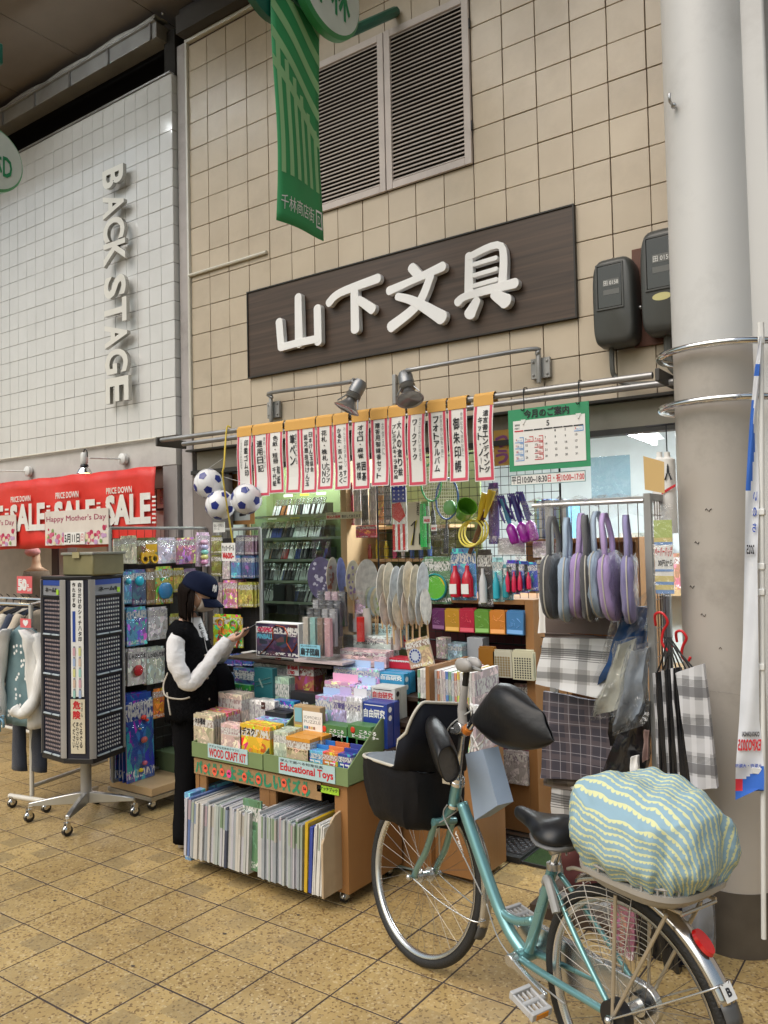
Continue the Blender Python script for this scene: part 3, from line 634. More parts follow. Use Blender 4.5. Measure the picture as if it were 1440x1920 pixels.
lamp('left grey floodlight on a bent pipe arm above the paper signs',p1.x,p1.z,[(p1.x,D-.05,p1.z+.08),(q.x,D-.06,q.z-.01),(q.x+.03,D-.09,q.z+.012),p2+V((-.10,.02,.075)),p2+V((0,0,.08))],p2.x,p2.z,p2.y,(-.35,.35,0),1)
p1=aty(1013,690,D-.03);p2=aty(763,722,3.66);q=aty(1008,660,D-.05)
lamp('right grey floodlight on a long pipe arm ending near the middle of the signs',p1.x,p1.z,[(p1.x,D-.05,p1.z+.08),(q.x,D-.06,q.z-.01),(q.x-.03,D-.09,q.z+.012),p2+V((.12,.02,.085)),p2+V((0,0,.08))],p2.x,p2.z,p2.y,(-.3,-.38,0),-1)
p=aty(740,730,D-.02);b=MB();b.box((p.x-.012,D-.03,p.z-.09),(p.x+.012,D-.006,p.z+.09));o=build('slotted_strap',b,M_galv,None,bevel=.002);tag(o,'small slotted metal strap on the tiles behind the right floodlight','bracket')
def wlamp(px,py,dx_,lit,lab):
 d=aty(px,py,4.02);t=empty('wall_lamp',(d.x,4.0,d.z),lab,'lamp','lamps over the sale banner')
 M=frame((d.x,4.018,d.z),(1,0,0),(0,0,1),(0,-1,0))
 b=MB();b.lathe([(.045,0),(.045,.03),(.03,.04)],M,20);build('mount',b,M_whitepl,t,smooth='a')
 e=aty(px+dx_,py-2,3.72)
 b=MB();b.tube([(d.x,3.99,d.z),(e.x+.02,e.y,e.z)],.006,8);build('arm',b,M_whitepl,t,smooth='a')
 b=MB();b.tube(smooth_path([(e.x,e.y,e.z+.01),(e.x-.01,e.y,e.z+.06),(e.x-.04,e.y,e.z+.065),(e.x-.05,e.y,e.z+.02)]),.005,6);build('wire',b,M_black,t,smooth=True)
 M=Matrix.Translation((e.x-.04,e.y,e.z))
 b=MB();b.lathe([(.022,.045),(.028,.03),(.028,-.03),(.02,-.045)],M,16);build('lamp_neck',b,M_whitepl,t,smooth='a')
 b=MB();b.lathe([(.028,-.046),(.032,-.062)],M,16);build('collar',b,M_black,t)
 b=MB();b.lathe([(.022,-.062),(.045,-.085),(.057,-.11),(.059,-.115),(.054,-.11),(.02,-.066)],M,20,cap=False);build('reflector',b,M_chrome,t,smooth='a')
 b=MB();b.lathe([(.052,-.109),(.03,-.100),(0,-.098)],M,20,cap=False);build('bulb',b,emis('warm_bulb',(1,.8,.35),7)if lit else M_whitepl,t,smooth=True)
wlamp(234,861,-70,True,'lit warm spotlight on a white arm over the red sale banner')
wlamp(56,884,-95,True,'wall lamp mount at the far left over the sale banner, its head cut off')
# ---- paper signs
M_or=mat('orange_card',(.72,.40,.10),.6,var=.04)
M_redborder=mat('red_printed_border',(.62,.07,.12),.5,var=.04)
signs=[(443,472,480+4,925,[('印鑑ゴム印',.52,.9,.95,.28)],'ご注文うけたまわります','印'),(474,504,0,0,[('連用日記',.15,.70,.92,.35)],'便利・やさしい','10'),(502,531,0,0,[('色紙・短冊',.28,.78,.96,.45),('千代紙',.15,.52,.40,.05),('和紙',.58,.9,.42,.08)],'',''),(533,561,0,0,[('筆ペン',.2,.74,.95,.40)],'慶弔にも',''),(562,592,0,0,[('日本けん玉協会',.6,.93,.95,.28),('認定競技用けん玉',.12,.5,.92,.05)],'',''),(592,622,0,0,[('花札・株札',.18,.72,.95,.42),('ＵＮＯ',.15,.48,.38,.04),('トランプ',.58,.92,.40,.05)],'',''),(624,655,0,0,[('かるた・百人一首',.12,.52,.95,.26),('ろく',.15,.5,.24,.03),('すご',.58,.92,.26,.05)],'みんなで遊び楽しい',''),(658,692,0,0,[('オセロ・麻雀',.28,.80,.96,.42),('将棋',.1,.48,.38,.08),('囲碁',.55,.94,.38,.06)],'',''),(693,726,0,0,[('贈答用御線香セット',.16,.58,.96,.05)],'お供えに',''),(728,761,0,0,[('大人の塗り絵',.52,.94,.95,.08),('プレミアムキャラ塗り絵',.08,.44,.90,.04)],'',''),(763,797,0,0,[('ワークブック',.18,.58,.94,.32)],'やってみたいが始まる',''),(800,836,0,0,[('フォトアルバム',.15,.62,.95,.08)],'家族の想い出を一冊に',''),(839,876,0,0,[('御朱印帳',.14,.68,.90,.06)],'参拝記念、旅のお供に',''),(886,925,0,0,[('遺言書エンディング',.5,.95,.95,.05),('キット・ノート',.1,.46,.86,.06)],'',''),]
names=['seal and rubber stamps 印鑑ゴム印','multi year diaries 連用日記','colour paper 色紙・短冊','brush pens 筆ペン','kendama 認定競技用けん玉','playing cards 花札・株札','karuta かるた・百人一首','board games オセロ・麻雀','incense gift sets 贈答用御線香','colouring books 大人の塗り絵','workbooks ワークブック','photo albums フォトアルバム','shrine stamp books 御朱印帳','will writing kits 遺言書キット']
for i,s in enumerate(signs):
 px0,px1=s[0],s[1];xm=(px0+px1)/2
 yo=RY-.024;y1=808-(xm-443)*(808-748)/(905-443)
 ztop=2.432;x0=aty(px0,y1,yo).x;x1=aty(px1,y1,yo).x
 h=.400+.008*math.sin(i*2.1);zt=2.375;zb=zt-h-.012;h+=.012;lean=random.uniform(-.018,.018)
 t=empty('paper_sign',((x0+x1)/2,yo,zb),'red bordered paper sign for '+names[i]+' hung on the rail','paper sign','red bordered paper signs on the rail')
 t.rotation_euler=(0,lean*.6,random.uniform(-.05,.05));hw=(x1-x0)/2-.002;H=zt-zb
 top=MB();ta=.034
 prof=[(-.002,H-.02),(-.003,H+.033)]+[(.024-.021*math.cos(a)*1.05,H+.030+.0215*math.sin(a))for a in[PI*k/6 for k in range(0,7)]]+[(.047,H+.0)]
 top.loft([[V((-hw,p[0],p[1]))for p in prof],[V((hw,p[0],p[1]))for p in prof]],cap=False,loop=False)
 build('paper_loop',top,M_or,t,local=True,solid=.0015)
 b=MB();cu=random.uniform(-.012,.012)
 def sheet(b,xa,xb,za,zb_,y,n=8):
  rr=[]
  for k in range(n+1):
   z=za+(zb_-za)*k/n;yy=y+cu*math.sin(PI*(z/H))+.004*math.sin(z*17)
   rr.append([V((xa,yy,z)),V((xb,yy,z))])
  b.loft(rr,cap=False,loop=False)
 sheet(b,-hw,hw,0,H,0);build('sheet',b,M_paper,t,local=True,solid=.001)
 b=MB();e=.005;wd=.016
 sheet(b,-hw+e,-hw+e+wd,e,H-e,-.0018);sheet(b,hw-e-wd,hw-e,e,H-e,-.0018);sheet(b,-hw+e+wd,hw-e-wd,e,e+wd,-.0018,1);sheet(b,-hw+e+wd,hw-e-wd,H-e-wd,H-e,-.0018,1)
 build('border',b,M_redborder,t,local=True)
 b=MB();M=frame((0,-.0028,0),(1,0,0),(0,0,1),(0,-1,0));ia,ib=-hw+e+wd+.001,hw-e-wd-.001;iw=ib-ia;za,zb2=e+wd+.003,H-e-wd-.003;ih=zb2-za
 for(tx,u0,u1,v1,v0)in s[4]:put_vert(b,tx,M,ia+iw*u0,za+ih*v0,ia+iw*u1,za+ih*v1,bold=.018,jit=.04)
 for v_ in b.v:v_.y+=cu*math.sin(PI*(v_.z/H))+.004*math.sin(v_.z*17)
 build('lettering',b,M_blackink,t,local=True)
 if s[5]:
  b=MB();u0,u1=(.74,.95)if i!=0 else(.12,.32)
  put_vert(b,s[5],M,ia+iw*u0,za+ih*(.3 if i>8 or i==6 else .42),ia+iw*u1,za+ih*.96,bold=.0)
  for v_ in b.v:v_.y+=cu*math.sin(PI*(v_.z/H))+.004*math.sin(v_.z*17)
  build('small_lettering',b,mat('grey_ink',(.2,.2,.2),.6),t,local=True)
def quad_sign(name,lab,cat,c,Y_,mat_,th=.004,group=None):
 """c: four photo points tl, tr, br, bl on the plane y = Y_; returns thing and frame with size"""
 P=[aty(p[0],p[1],Y_)for p in c];x0=(P[0].x+P[3].x)/2;x1=(P[1].x+P[2].x)/2;z1=(P[0].z+P[1].z)/2;z0=(P[2].z+P[3].z)/2
 t=empty(name,((x0+x1)/2,Y_,z0),lab,cat,group)
 b=MB();b.box((x0,Y_,z0),(x1,Y_+th,z1));build('board',b,mat_,t)
 return t,frame((x0,Y_-.0006,z0),(1,0,0),(0,0,1),(0,-1,0)),x1-x0,z1-z0
cal,M,W,H=quad_sign('calendar_board','green board with the May calendar hung by two black hooks from the rail','calendar',[(952,770),(1107,751),(1104,871),(956,888)],RY-.03,mat('green_card',(.03,.27,.12),.55))
b=MB();b.box((M.translation.x+.028,M.translation.y-.002,M.translation.z+.03),(M.translation.x+W-.02,M.translation.y-.0004,M.translation.z+H-.06));build('sheet',b,M_paper,cal)
M2=M@Matrix.Translation((0,0,.0030))
bk=MB();rd=MB();bl=MB()
put_text(bk,'今月のご案内',M2,.09,H-.052,W-.1,H-.008,bold=.025)
gx0,gx1=.034,W-.028;cw=(gx1-gx0)/7;gy=H-.128;rh=.031
put_text(bk,'5',M2,gx0+cw*3.35,H-.10,gx0+cw*3.65,H-.072,bold=.02);put_text(bk,'2025',M2,gx0+.004,H-.086,gx0+.032,H-.077,bold=.02);put_text(bk,'MAY',M2,gx0+.004,H-.103,gx0+.03,H-.095,bold=.02)
for c in range(7):
 put=bk if c else rd;x=gx0+c*cw;put.box((x+.002,gy+.012,0),(x+cw-.002,gy+.018,.0006),M=M2)
for d in range(1,32):
 k=d+3;c,r=k%7,k//7;x=gx0+c*cw+.008;z=gy-r*rh-.004
 s_=str(d);w_=.006*len(s_);put_text(rd if(c==0 or d in(3,6))else bk,s_,M2,x,z,x+w_,z+.011,bold=.015)
for(c,r,cl)in((6,0,bl),(0,1,bl),(0,2,bl),(0,3,bl),(0,4,bl),(1,1,rd),(2,1,rd),(2,2,rd),(2,3,rd),(2,4,rd)):
 x=gx0+c*cw;z=gy-r*rh-.014
 cl.box((x+.004,z,0),(x+cw-.001,z+.0035,.0006),M=M2);cl.box((x+cw-.004,z+.0036,0),(x+cw-.001,z+.028,.0006),M=M2);cl.box((x+cw*.55,z+.0245,0),(x+cw-.0042,z+.028,.0006),M=M2)
 put_text(cl,'休' if cl is rd else '10-17',M2,x+cw*.3,z+.006,x+cw*.8,z+.015)
build('lettering',bk,M_blackink,cal);build('red_marks',rd,M_redink,cal);build('blue_marks',bl,mat('light_blue_marker',(.1,.3,.65),.5),cal)
for u in(.20,.88):
 x=M.translation.x+W*u;z=M.translation.z+H
 b=MB();b.tube(smooth_path([(x,RY+.022,2.425),(x,RY,2.424),(x,RY-.02,2.415),(x,RY-.024,2.38),(x+.004,RY-.03,z+.004),(x,RY-.045,z-.012),(x-.006,RY-.047,z-.003)]),.0028,6);build('hook',b,M_black,cal,smooth=True)
 b=MB();b.add([M2@V((W*u-.014,H-.056,.003)),M2@V((W*u+.014,H-.056,.003)),M2@V((W*u,H-.08,.003))],[(0,1,2)]);b.sphere(M2@V((W*u,H-.078,.004)),.004,6);build('pin',b,M_whitepl,cal)
hs,M,W,H=quad_sign('opening_hours_strip','white strip with opening hours under the calendar board','sign',[(957,890),(1098,883),(1098,903),(958,911)],RY-.03,M_paper)
a=MB();c=MB();put_text(a,'平日10:00~18:30',M,.006,.008,W*.50,H-.008,bold=.02);put_text(c,'日・祝10:00~17:00',M,W*.51,.008,W-.006,H-.008,bold=.02)
build('lettering',a,M_blackink,hs);build('red_lettering',c,M_redink,hs)
b=MB()
for q in((0,0,W,.003),(0,H-.003,W,H),(0,.0031,.003,H-.0031),(W-.003,.0031,W,H-.0031)):b.box((q[0],q[1],0),(q[2],q[3],.0006),M=M)
build('edge',b,mat('teal_ink',(.05,.2,.2),.5),hs)
# ---- footballs in nets on a yellow cord
def football(px,py,lab,pr=28):
 c=aty(px,py,3.72);R_=.098
 t=empty('football',(c.x,c.y,c.z-R_),lab,'ball','toy footballs hanging from the rail')
 b=MB();b.sphere(c,R_,24);build('ball',b,mat('glossy_white_ball',(.8,.8,.82),.25,var=.02),t,smooth=True)
 ph=(1+5**.5)/2;dirs=[]
 for s1 in(1,-1):
  for s2 in(1,-1):dirs+=[(0,s1,s2*ph),(s1,s2*ph,0),(s2*ph,0,s1)]
 rot=Euler((random.uniform(0,3),random.uniform(0,3),random.uniform(0,3))).to_matrix()
 for d in dirs:
  b=MB()
  d=(rot@V(d)).normalized();u=d.orthogonal().normalized();v=d.cross(u)
  ring=[(d*.95+(u*math.cos(2*PI*k/5)+v*math.sin(2*PI*k/5))*.30).normalized()*(R_+.0012)+c for k in range(5)]
  mid=[(ring[k]+ring[(k+1)%5])/2 for k in range(5)];mid=[c+(m-c).normalized()*(R_+.0012)for m in mid];cen=c+d*(R_+.0014)
  vs=[cen];
  for k in range(5):vs+=[ring[k],mid[k]]
  b.add(vs,[(0,1+k,1+(k+1)%10)for k in range(10)])
  build('pentagon_patch',b,mat('navy_patch',(.015,.03,.22),.3),t,smooth=True)
 b=MB();knot=V((aty(418,868,3.72).x,3.72,c.z+R_+.06))
 for k in range(6):
  a=2*PI*k/6;pts=[]
  for j in range(7):
   e=PI/2-j*.33;pts.append(c+V((math.cos(a+j*.12)*math.cos(e),math.sin(a+j*.12)*math.cos(e),math.sin(e)))*(R_+.003))
  b.tube([knot]+pts,.0012,4)
 build('net',b,M_whitepl,t)
football(391,907,'white football with blue patches, upper left of the three in nets')
football(462,936,'white football half behind the first paper sign, right of the other two')
football(413,947,'white football with blue patches, lowest and nearest of the three in nets')
b=MB();p=aty(418,815,3.74);q=aty(437,1020,3.74);m1_=aty(425,900,3.66)
b.tube(smooth_path([(p.x+.01,3.80,2.43),(p.x,3.775,2.42),m1_+V((0,-.02,.1)),m1_+V((.0,-.03,0)),q]),.006,6);o=build('yellow_cord',b,mat('yellow_cord',(.6,.45,.06),.7),None,smooth=True);tag(o,'yellow cord holding the three netted footballs on the rail','cord')
pt,M,W,H=quad_sign('price_card','white card with football price in black and red, サッカーボール ¥600','price card',[(416,1018),(441,1018),(440,1053),(415,1051)],3.70,M_paper)
a=MB();c=MB();put_text(a,'サッカーボール',M,.006,H*.55,W-.006,H*.9,bold=.03);put_text(c,'¥600-',M,.008,H*.12,W-.008,H*.48,bold=.05);build('lettering',a,M_blackink,pt);build('red_lettering',c,M_redink,pt)
pt,M,W,H=quad_sign('product_tag','small white printed label hanging under the footballs','tag',[(400,979),(421,979),(421,998),(400,998)],3.72,M_paper)
a=MB();put_text(a,'軽い 空気入\nボール',M,.006,H*.2,W-.006,H*.8);build('lettering',a,M_blackink,pt)
# ---- green street banner and round arcade signs
M_gb=mat('green_banner_cloth',(.035,.30,.10),.6,var=.05,bump=.2,bscale=8);M_gl=mat('light_green_print',(.30,.55,.26),.6,var=.03)
XB=-2.7;tl=atx(520,8,XB);tr=atx(607,62,XB);br=atx(598,452,XB);bl_=atx(509,405,XB)
bn=empty('street_banner',(XB,3.0,3.25),'long green striped street banner hanging under a round sign high above the shop','banner')
ya,yb,za,zb=(tl.y+bl_.y)/2,(tr.y+br.y)/2,(bl_.z+br.z)/2,(tl.z+tr.z)/2+.35
Wb,Hb=yb-ya,zb-za
def bpt(u,v,off=0):return V((XB+.012*math.sin(v*7+u*2)+.01*math.sin(u*5)-off,ya+u*Wb+.006*math.sin(v*5),za+v*Hb))
def bpatch(b,poly,off):
 b.add([bpt(u,v,-off)for u,v in poly],[tuple(range(len(poly)))])
b=MB();b.loft([[bpt(i/10,j/30)for i in range(11)]for j in range(31)],cap=False,loop=False);build('cloth',b,M_gb,bn,smooth=True,solid=.002)
b=MB()
def strip(u0,u1,v0,v1,du=0,n=12):
 for k in range(n):
  a0,a1=v0+(v1-v0)*k/n,v0+(v1-v0)*(k+1)/n;s0_,s1_=du*k/n,du*(k+1)/n
  if min(u0+s0_,u0+s1_)<0 or max(u1+s0_,u1+s1_)>1:continue
  bpatch(b,[(u0+s0_,a0),(u1+s0_,a0),(u1+s1_,a1),(u0+s1_,a1)],.003)
for u in(.06,.22,.38,.54,.70,.86):strip(u,u+.08,.17+.0*u,.62-.28*u+.02)
for k in range(5):
 for j in range(10):
  u0=j/10;v0=.97-.10*k-.20*u0;v1=v0-.02
  if v0-.045>.46-.2*u0:bpatch(b,[(u0,v0-.035),(u0+.1,v0-.055),(u0+.1,v0-.015),(u0,v0+.005)],.003)
build('light_stripe',b,M_gl,bn)
b=MB();M=Matrix(((0,0,-1,XB-.0),(1,0,0,0),(0,1,0,0),(0,0,0,1)))
vs,fs=text_raw('千林商店街',.012,0);xm_=max(v.x for v in vs);vs=[bpt(.05+.72*(v.x/xm_),.045+.055*(v.y+.1),.0)-V((.0,0,0))for v in vs]
b.add([p+V((.004,0,0))for p in vs],fs)
vs,fs=text_raw('D',.05,0);b.add([bpt(.855+.07*(v.x/.7),.052+.045*v.y,0)+V((.004,0,0))for v in vs],fs)
for q in((.82,.036,.84,.102),(.95,.036,.97,.102),(.84,.036,.95,.044),(.84,.094,.95,.102)):b.add([bpt(q[0],q[1])+V((.004,0,0)),bpt(q[2],q[1])+V((.004,0,0)),bpt(q[2],q[3])+V((.004,0,0)),bpt(q[0],q[3])+V((.004,0,0))],[(0,1,2,3)])
build('lettering',b,M_whiteink,bn)
b=MB();b.tube([bpt(-.02,1.0)+V((0,0,.01)),bpt(1.03,1.0)+V((0,0,.01))],.012);build('hanging_rod',b,M_greymetal,bn)
M_gs=mat('green_plastic_rim',(.05,.30,.11),.3);M_sw=mat('milky_sign_face',(.62,.68,.62),.3);
def rsign(cx,cy,cz,R_,lab,txt,M0):
 t=empty('round_sign',(cx,cy,cz-R_),lab,'sign','round green arcade signs')
 b=MB();b.lathe([(R_*.93,-.035),(R_*1.0,-.02),(R_*1.0,.02),(R_*.93,.035)],M0,48,cap=False);build('rim',b,M_gs,t,smooth='a')
 b=MB();b.lathe([(R_*.93,-.034),(R_*.93,.034)],M0,48);build('face',b,M_sw,t,smooth='a')
 b=MB();put_text(b,txt,M0@Matrix.Translation((0,0,.036)),-R_*.6,-R_*.55,R_*.6,R_*.3,bold=.02);build('lettering',b,M_greenink,t)
 return t
c=atx(612,-8,XB);rsign(XB+.07,3.28,4.60,.27,'round green rimmed arcade sign above the green banner, cut by the top edge','千林',Matrix(((0,0,1,XB+.07),(1,0,0,3.28),(0,1,0,4.60),(0,0,0,1))))
b=MB();b.lathe([(.12,-.03),(.20,-.02),(.20,.02),(.12,.03)],Matrix(((0,0,1,XB-.05),(1,0,0,2.96),(0,1,0,4.50),(0,0,0,1))),32);b.tube([(XB,2.9,4.45),(XB,3.5,4.47),(XB,4.05,4.9)],.03);o=build('sign_bracket',b,mat('dark_green_bracket',(.01,.12,.08),.4),None,smooth='a');tag(o,'dark green bracket arm joining the banner and round sign','bracket')
XL=-5.1;c=atx(-18,298,XL);rsign(XL,c.y,c.z,.215,'round green rimmed arcade sign cut by the left edge of the picture','千林D',Matrix(((0,0,1,XL),(1,0,0,c.y),(0,1,0,c.z),(0,0,0,1))))
p=atx(2,105,XL);b=MB();b.box((XL-.03,p.y-.3,p.z-.07),(XL+.03,p.y,p.z+.07));b.box((XL-.02,p.y-.24,c.z),(XL+.02,p.y-.2,5.77));o=build('sign_bracket',b,_mats['dark_green_bracket'],None,bevel=.01);tag(o,'dark green hanger of the round sign at the top left edge','bracket')
# ---- sale banner over the clothing shop
YS=3.93
sb_=empty('sale_banner',(-6,YS,1.8),'long red SALE banner taped across the clothing shop front','banner')
def sp(px,py,off=0):p=aty(px,py,YS);return p+V((0,-off,0))
x1=aty(291,950,YS).x;zt=aty(290,874,YS).z;zb=aty(145,1027,YS).z
b=MB();rr=[]
for i in range(61):
 x=-8.2+(x1+8.2)*i/60;rr.append([V((x,YS+.006*math.sin(i*1.3)+.008*math.sin(i*.5+j*1.1),zb+(zt-zb)*j/8+.004*math.sin(i*.8)))for j in range(9)])
b.loft(rr,cap=False,loop=False);build('cloth',b,mat('red_banner_cloth',(.68,.035,.025),.45,var=.05,bump=.5,bscale=7),sb_,smooth=True,solid=.002)
b=MB();M=frame((0,YS-.018,0),(1,0,0),(0,0,1),(0,-1,0))
def txpx(b,s_,a0,b0,a1,b1,bold,off=0):
 P0=aty(a0,b1,YS-.018);P1=aty(a1,b0,YS-.018);P2=aty(a1,b1,YS-.018);P3=aty(a0,b0,YS-.018)
 put_text(b,s_,M,P0.x,(P0.z+P2.z)/2,P1.x,(P1.z+P3.z)/2,bold,z=off)
for(a0,b0,a1,b1,q0,q1,r0,r1)in((198,926,282,984,199,247,913,925),(102,938,178,990,104,147,922,934),(19,944,84,996,20,57,930,941),(-60,950,6,1000,-60,-20,936,946)):
 txpx(b,'SALE',a0,b0,a1,b1,.045);txpx(b,'PRICE DOWN',q0,r0,q1,r1,.03)
 for k in range(7):P=aty(a1+3,b0+4+k*8,YS-.018);P2=aty(a1+10,b0+7+k*8,YS-.018);b.box((P.x,YS-.018,P2.z),(P2.x,YS-.017,P.z))
build('lettering',b,mat('banner_white',(.74,.72,.68),.5),sb_)
M_flow=printed('flower_print',2)
for(a0,a1,b0,b1,lab)in((85,203,952,1023,'cream Mother\'s Day poster with flowers and date on the red banner'),(-60,30,965,1026,'cream flower poster cut by the left edge on the red banner')):
 P0=aty(a0,b1,YS-.03);P1=aty(a1,b0,YS-.03)
 t=empty('mothers_day_poster',((P0.x+P1.x)/2,YS-.03,P0.z),lab,'poster','Mother\'s Day posters on the sale banner')
 b=MB();b.box((P0.x,YS-.03,P0.z),(P1.x,YS-.026,P1.z));build('sheet',b,mat('cream_paper',(.68,.62,.56),.6),t)
 b=MB();rnd=random.Random(5)
 for k in range(90):
  x=rnd.uniform(P0.x+.02,P1.x-.02);u=abs((x-P0.x)/(P1.x-P0.x)-.5)*2;z=P0.z+rnd.uniform(.01,.05+.10*u);r_=rnd.uniform(.009,.026)
  b.add([V((x+r_*math.cos(2*PI*q/8)*(1+.15*(q%2)),YS-.0305-.00004*k,max(P0.z+.002,z+r_*math.sin(2*PI*q/8))))for q in range(8)],[tuple(range(8))],rnd.choice((0,0,1,2,3,4)))
 build('flower_print',b,[mat('flower_pink',(.6,.12,.22),.6),mat('flower_deep',(.45,.02,.08),.6),mat('flower_cream',(.7,.6,.4),.6),mat('flower_leaf',(.2,.32,.1),.6),mat('flower_violet',(.5,.3,.5),.6)],t)
 b=MB();put_text(b,"Happy Mother's Day",frame((0,YS-.031,0),(1,0,0),(0,0,1),(0,-1,0)),P0.x+.02,P1.z-.10,P1.x-.03,P1.z-.04,.008);build('lettering',b,mat('wine_ink',(.35,.03,.1),.5),t)
dt,M,W,H=quad_sign('date_card','white date card on the flower poster, 5月11日(日)','sign',[(120,999),(159,997),(159,1020),(120,1021)],YS-.038,M_paper)
b=MB();put_text(b,'5月11日',M,.008,.012,W*.76,H-.01,.03);build('lettering',b,M_blackink,dt);b=MB();put_text(b,'(日)',M,W*.78,.014,W-.004,H-.014,.0);build('red_lettering',b,M_redink,dt)
fp=empty('framed_picture',(-5.1,4.2,1.8),'framed picture on the white wall to the right of the sale banner','picture')
P0=aty(294,958,4.25);P1=aty(341,896,4.25)
b=MB();b.box((P0.x-.08,4.27,1.2),(P1.x+.03,4.3,P1.z+.06));build('backing',b,M_intw,fp)
b=MB();b.box((P0.x,4.24,P0.z),(P1.x,4.26,P1.z));build('frame',b,M_black,fp,bevel=.003)
b=MB();b.box((P0.x+.02,4.236,P0.z+.02),(P1.x-.02,4.2395,P1.z-.02));build('mat_board',b,M_paper,fp);b=MB();b.box((P0.x+.06,4.233,P0.z+.05),(P1.x-.06,4.2355,P1.z-.04));build('print',b,PR[2],fp,color=(.35,.45,.55))
# ================================================================== GOODS AND DISPLAYS
ORD=['first','second','third','fourth','fifth','sixth','seventh','eighth','ninth','tenth','eleventh','twelfth']
def extent(px0,py0,px1,py1,ax,val):
 A=aty if ax=='y' else atx
 pm_,qm=(px0+px1)/2,(py0+py1)/2
 l=A(px0,qm,val);r=A(px1,qm,val);t=A(pm_,py0,val);b=A(pm_,py1,val)
 return(l.x,r.x,b.z,t.z)if ax=='y' else(l.y,r.y,b.z,t.z)
def pbox(name,label,cat,px,Y,depth,mt,color=None,group=None,ax='y',zb=None,text=None,tcol=None,trect=(.1,.7,.9,.88),bevel=.0012,parent=None):
 a,b_,z0,z1=extent(*px,ax,Y)
 if zb is not None:z0=zb
 if zb is not None and abs(zb-.5515)<.001 and ax=='y':b_=min(b_,-2.302)
 b=MB()
 if ax=='y':b.box((a,Y,z0),(b_,Y+depth,z1))
 else:b.box((Y-depth,a,z0),(Y,b_,z1))
 o=build(name,b,mt,None,color=color,bevel=bevel);tag(o,label,cat,group)
 if text:
  M=frame((a,Y-.0008,z0),(1,0,0),(0,0,1),(0,-1,0))if ax=='y' else frame((Y+.0008,a,z0),(0,1,0),(0,0,1),(1,0,0))
  W,H=b_-a,z1-z0;t=MB();put_text(t,text,M,W*trect[0],H*trect[1],W*trect[2],H*trect[3],bold=.03)
  build('lettering',t,tcol or M_whiteink,o)
 return o
CN={}
def cname(c):
 r,g,b=c;mx=max(c);mn=min(c)
 if mx-mn<.08:return 'white' if mx>.5 else('grey' if mx>.15 else 'black')
 import colorsys
 h,s,v=colorsys.rgb_to_hsv(r,g,b)
 n=['red','orange','yellow','lime green','green','teal','cyan','blue','violet','purple','pink','crimson'][int(((h*12)+.5)%12)]
 return('pale ' if s<.4 else 'dark ' if v<.2 else '')+n
def hang(px,ax,val,color,lab,n=1,dn=.02,style=None,cat='toy pack',group='toy packs hanging on the wire racks',film=True,text=None,tcol=None,trect=(.1,.7,.9,.88),name='toy_pack',th=.012,toy=None):
 """carded or bagged goods hanging on a peg; n of them one behind the other"""
 a,b_,z0,z1=extent(*px,ax,val);W,H=b_-a,z1-z0
 mtr=PR[style]if style is not None else random.choice(PR)
 loc=(((a+b_)/2,val,z0)if ax=='y' else(val,(a+b_)/2,z0))
 for k in range(n):
  t=empty(name,loc,lab if k==0 else ' '.join((lab.split()[:10]))+', '+ORD[k]+' one back',cat,group)if k==0 else None
  if k==0:
   base=t;t.rotation_euler=(0,0,0 if ax=='y' else PI/2)
   b=MB();b.box((-W/2,-th/2,0),(W/2,th/2,H*.93));b.box((-W/2*.9,-th/2*.6,H*.9301),(W/2*.9,th/2*.6,H));build('card',b,mtr,t,local=True,color=color,bevel=.001)
   if toy is not None:toy(t,W,H)
   if film:
    rr=[]
    for i in range(9):
     u=i/8;bul=.006+.016*math.sin(PI*min(1,u*1.1))
     rr.append([V((-W/2*1.02+W*1.02*j/6,-th/2-bul*math.sin(PI*j/6)**.5-.002 if 0<j<6 else-th/2,-.004+u*(H*.9)))for j in range(7)])
    b=MB();b.loft(rr,cap=False,loop=False);build('wrapper',b,M_film,t,local=True,smooth=True)
   if text:
    b=MB();put_text(b,text,frame((-W/2,-th/2-.001,0),(1,0,0),(0,0,1),(0,-1,0)),W*trect[0],H*trect[1],W*trect[2],H*trect[3],bold=.03);build('lettering',b,tcol or M_redink,t,local=True)
   b=MB();b.tube([(0,.0,H*.965),(0,th/2+.03+dn*n,H*.965)],.0022,5);build('peg',b,M_wire,t,local=True)
   t.rotation_euler.y=random.uniform(-.02,.02)
  else:
   off=V((0,dn*k,0))if ax=='y' else V((-dn*k,0,0))
   c=base.copy();COL.objects.link(c);c['label']=' '.join((lab.split()[:10]))+', '+ORD[k]+' one back';c.location=V(base.location)+off+V((random.uniform(-.003,.003),random.uniform(-.003,.003),random.uniform(-.003,.002)))
   c.rotation_euler=(0,random.uniform(-.03,.03),base.rotation_euler.z)
   cc=link_copy(base.children[0],c)
 return base
def wiregrid(name,lab,ax,val,px,nx,nz,frame_r=.012,mtf=None,mtw=None):
 a,b_,z0,z1=px
 t=empty(name,(((a+b_)/2,val,z0)if ax=='y' else(val,(a+b_)/2,z0)),lab,'display rack')
 def P(u,z):return V((u,val,z))if ax=='y' else V((val,u,z))
 b=MB();r=frame_r;b.tube([P(a,z0),P(a,z1)],r,6);b.tube([P(b_,z0),P(b_,z1)],r,6);b.tube([P(a,z1),P(b_,z1)],r,6);b.tube([P(a,z0),P(b_,z0)],r,6);build('frame',b,mtf or M_greymetal,t)
 b=MB()
 for i in range(1,nx):b.tube([P(a+(b_-a)*i/nx,z0),P(a+(b_-a)*i/nx,z1)],.0018,4)
 for i in range(1,nz):b.tube([P(a,z0+(z1-z0)*i/nz),P(b_,z0+(z1-z0)*i/nz)],.0018,4)
 o=build('wire_mesh',b,mtw or M_wire,t);o['kind']='stuff'
 return t
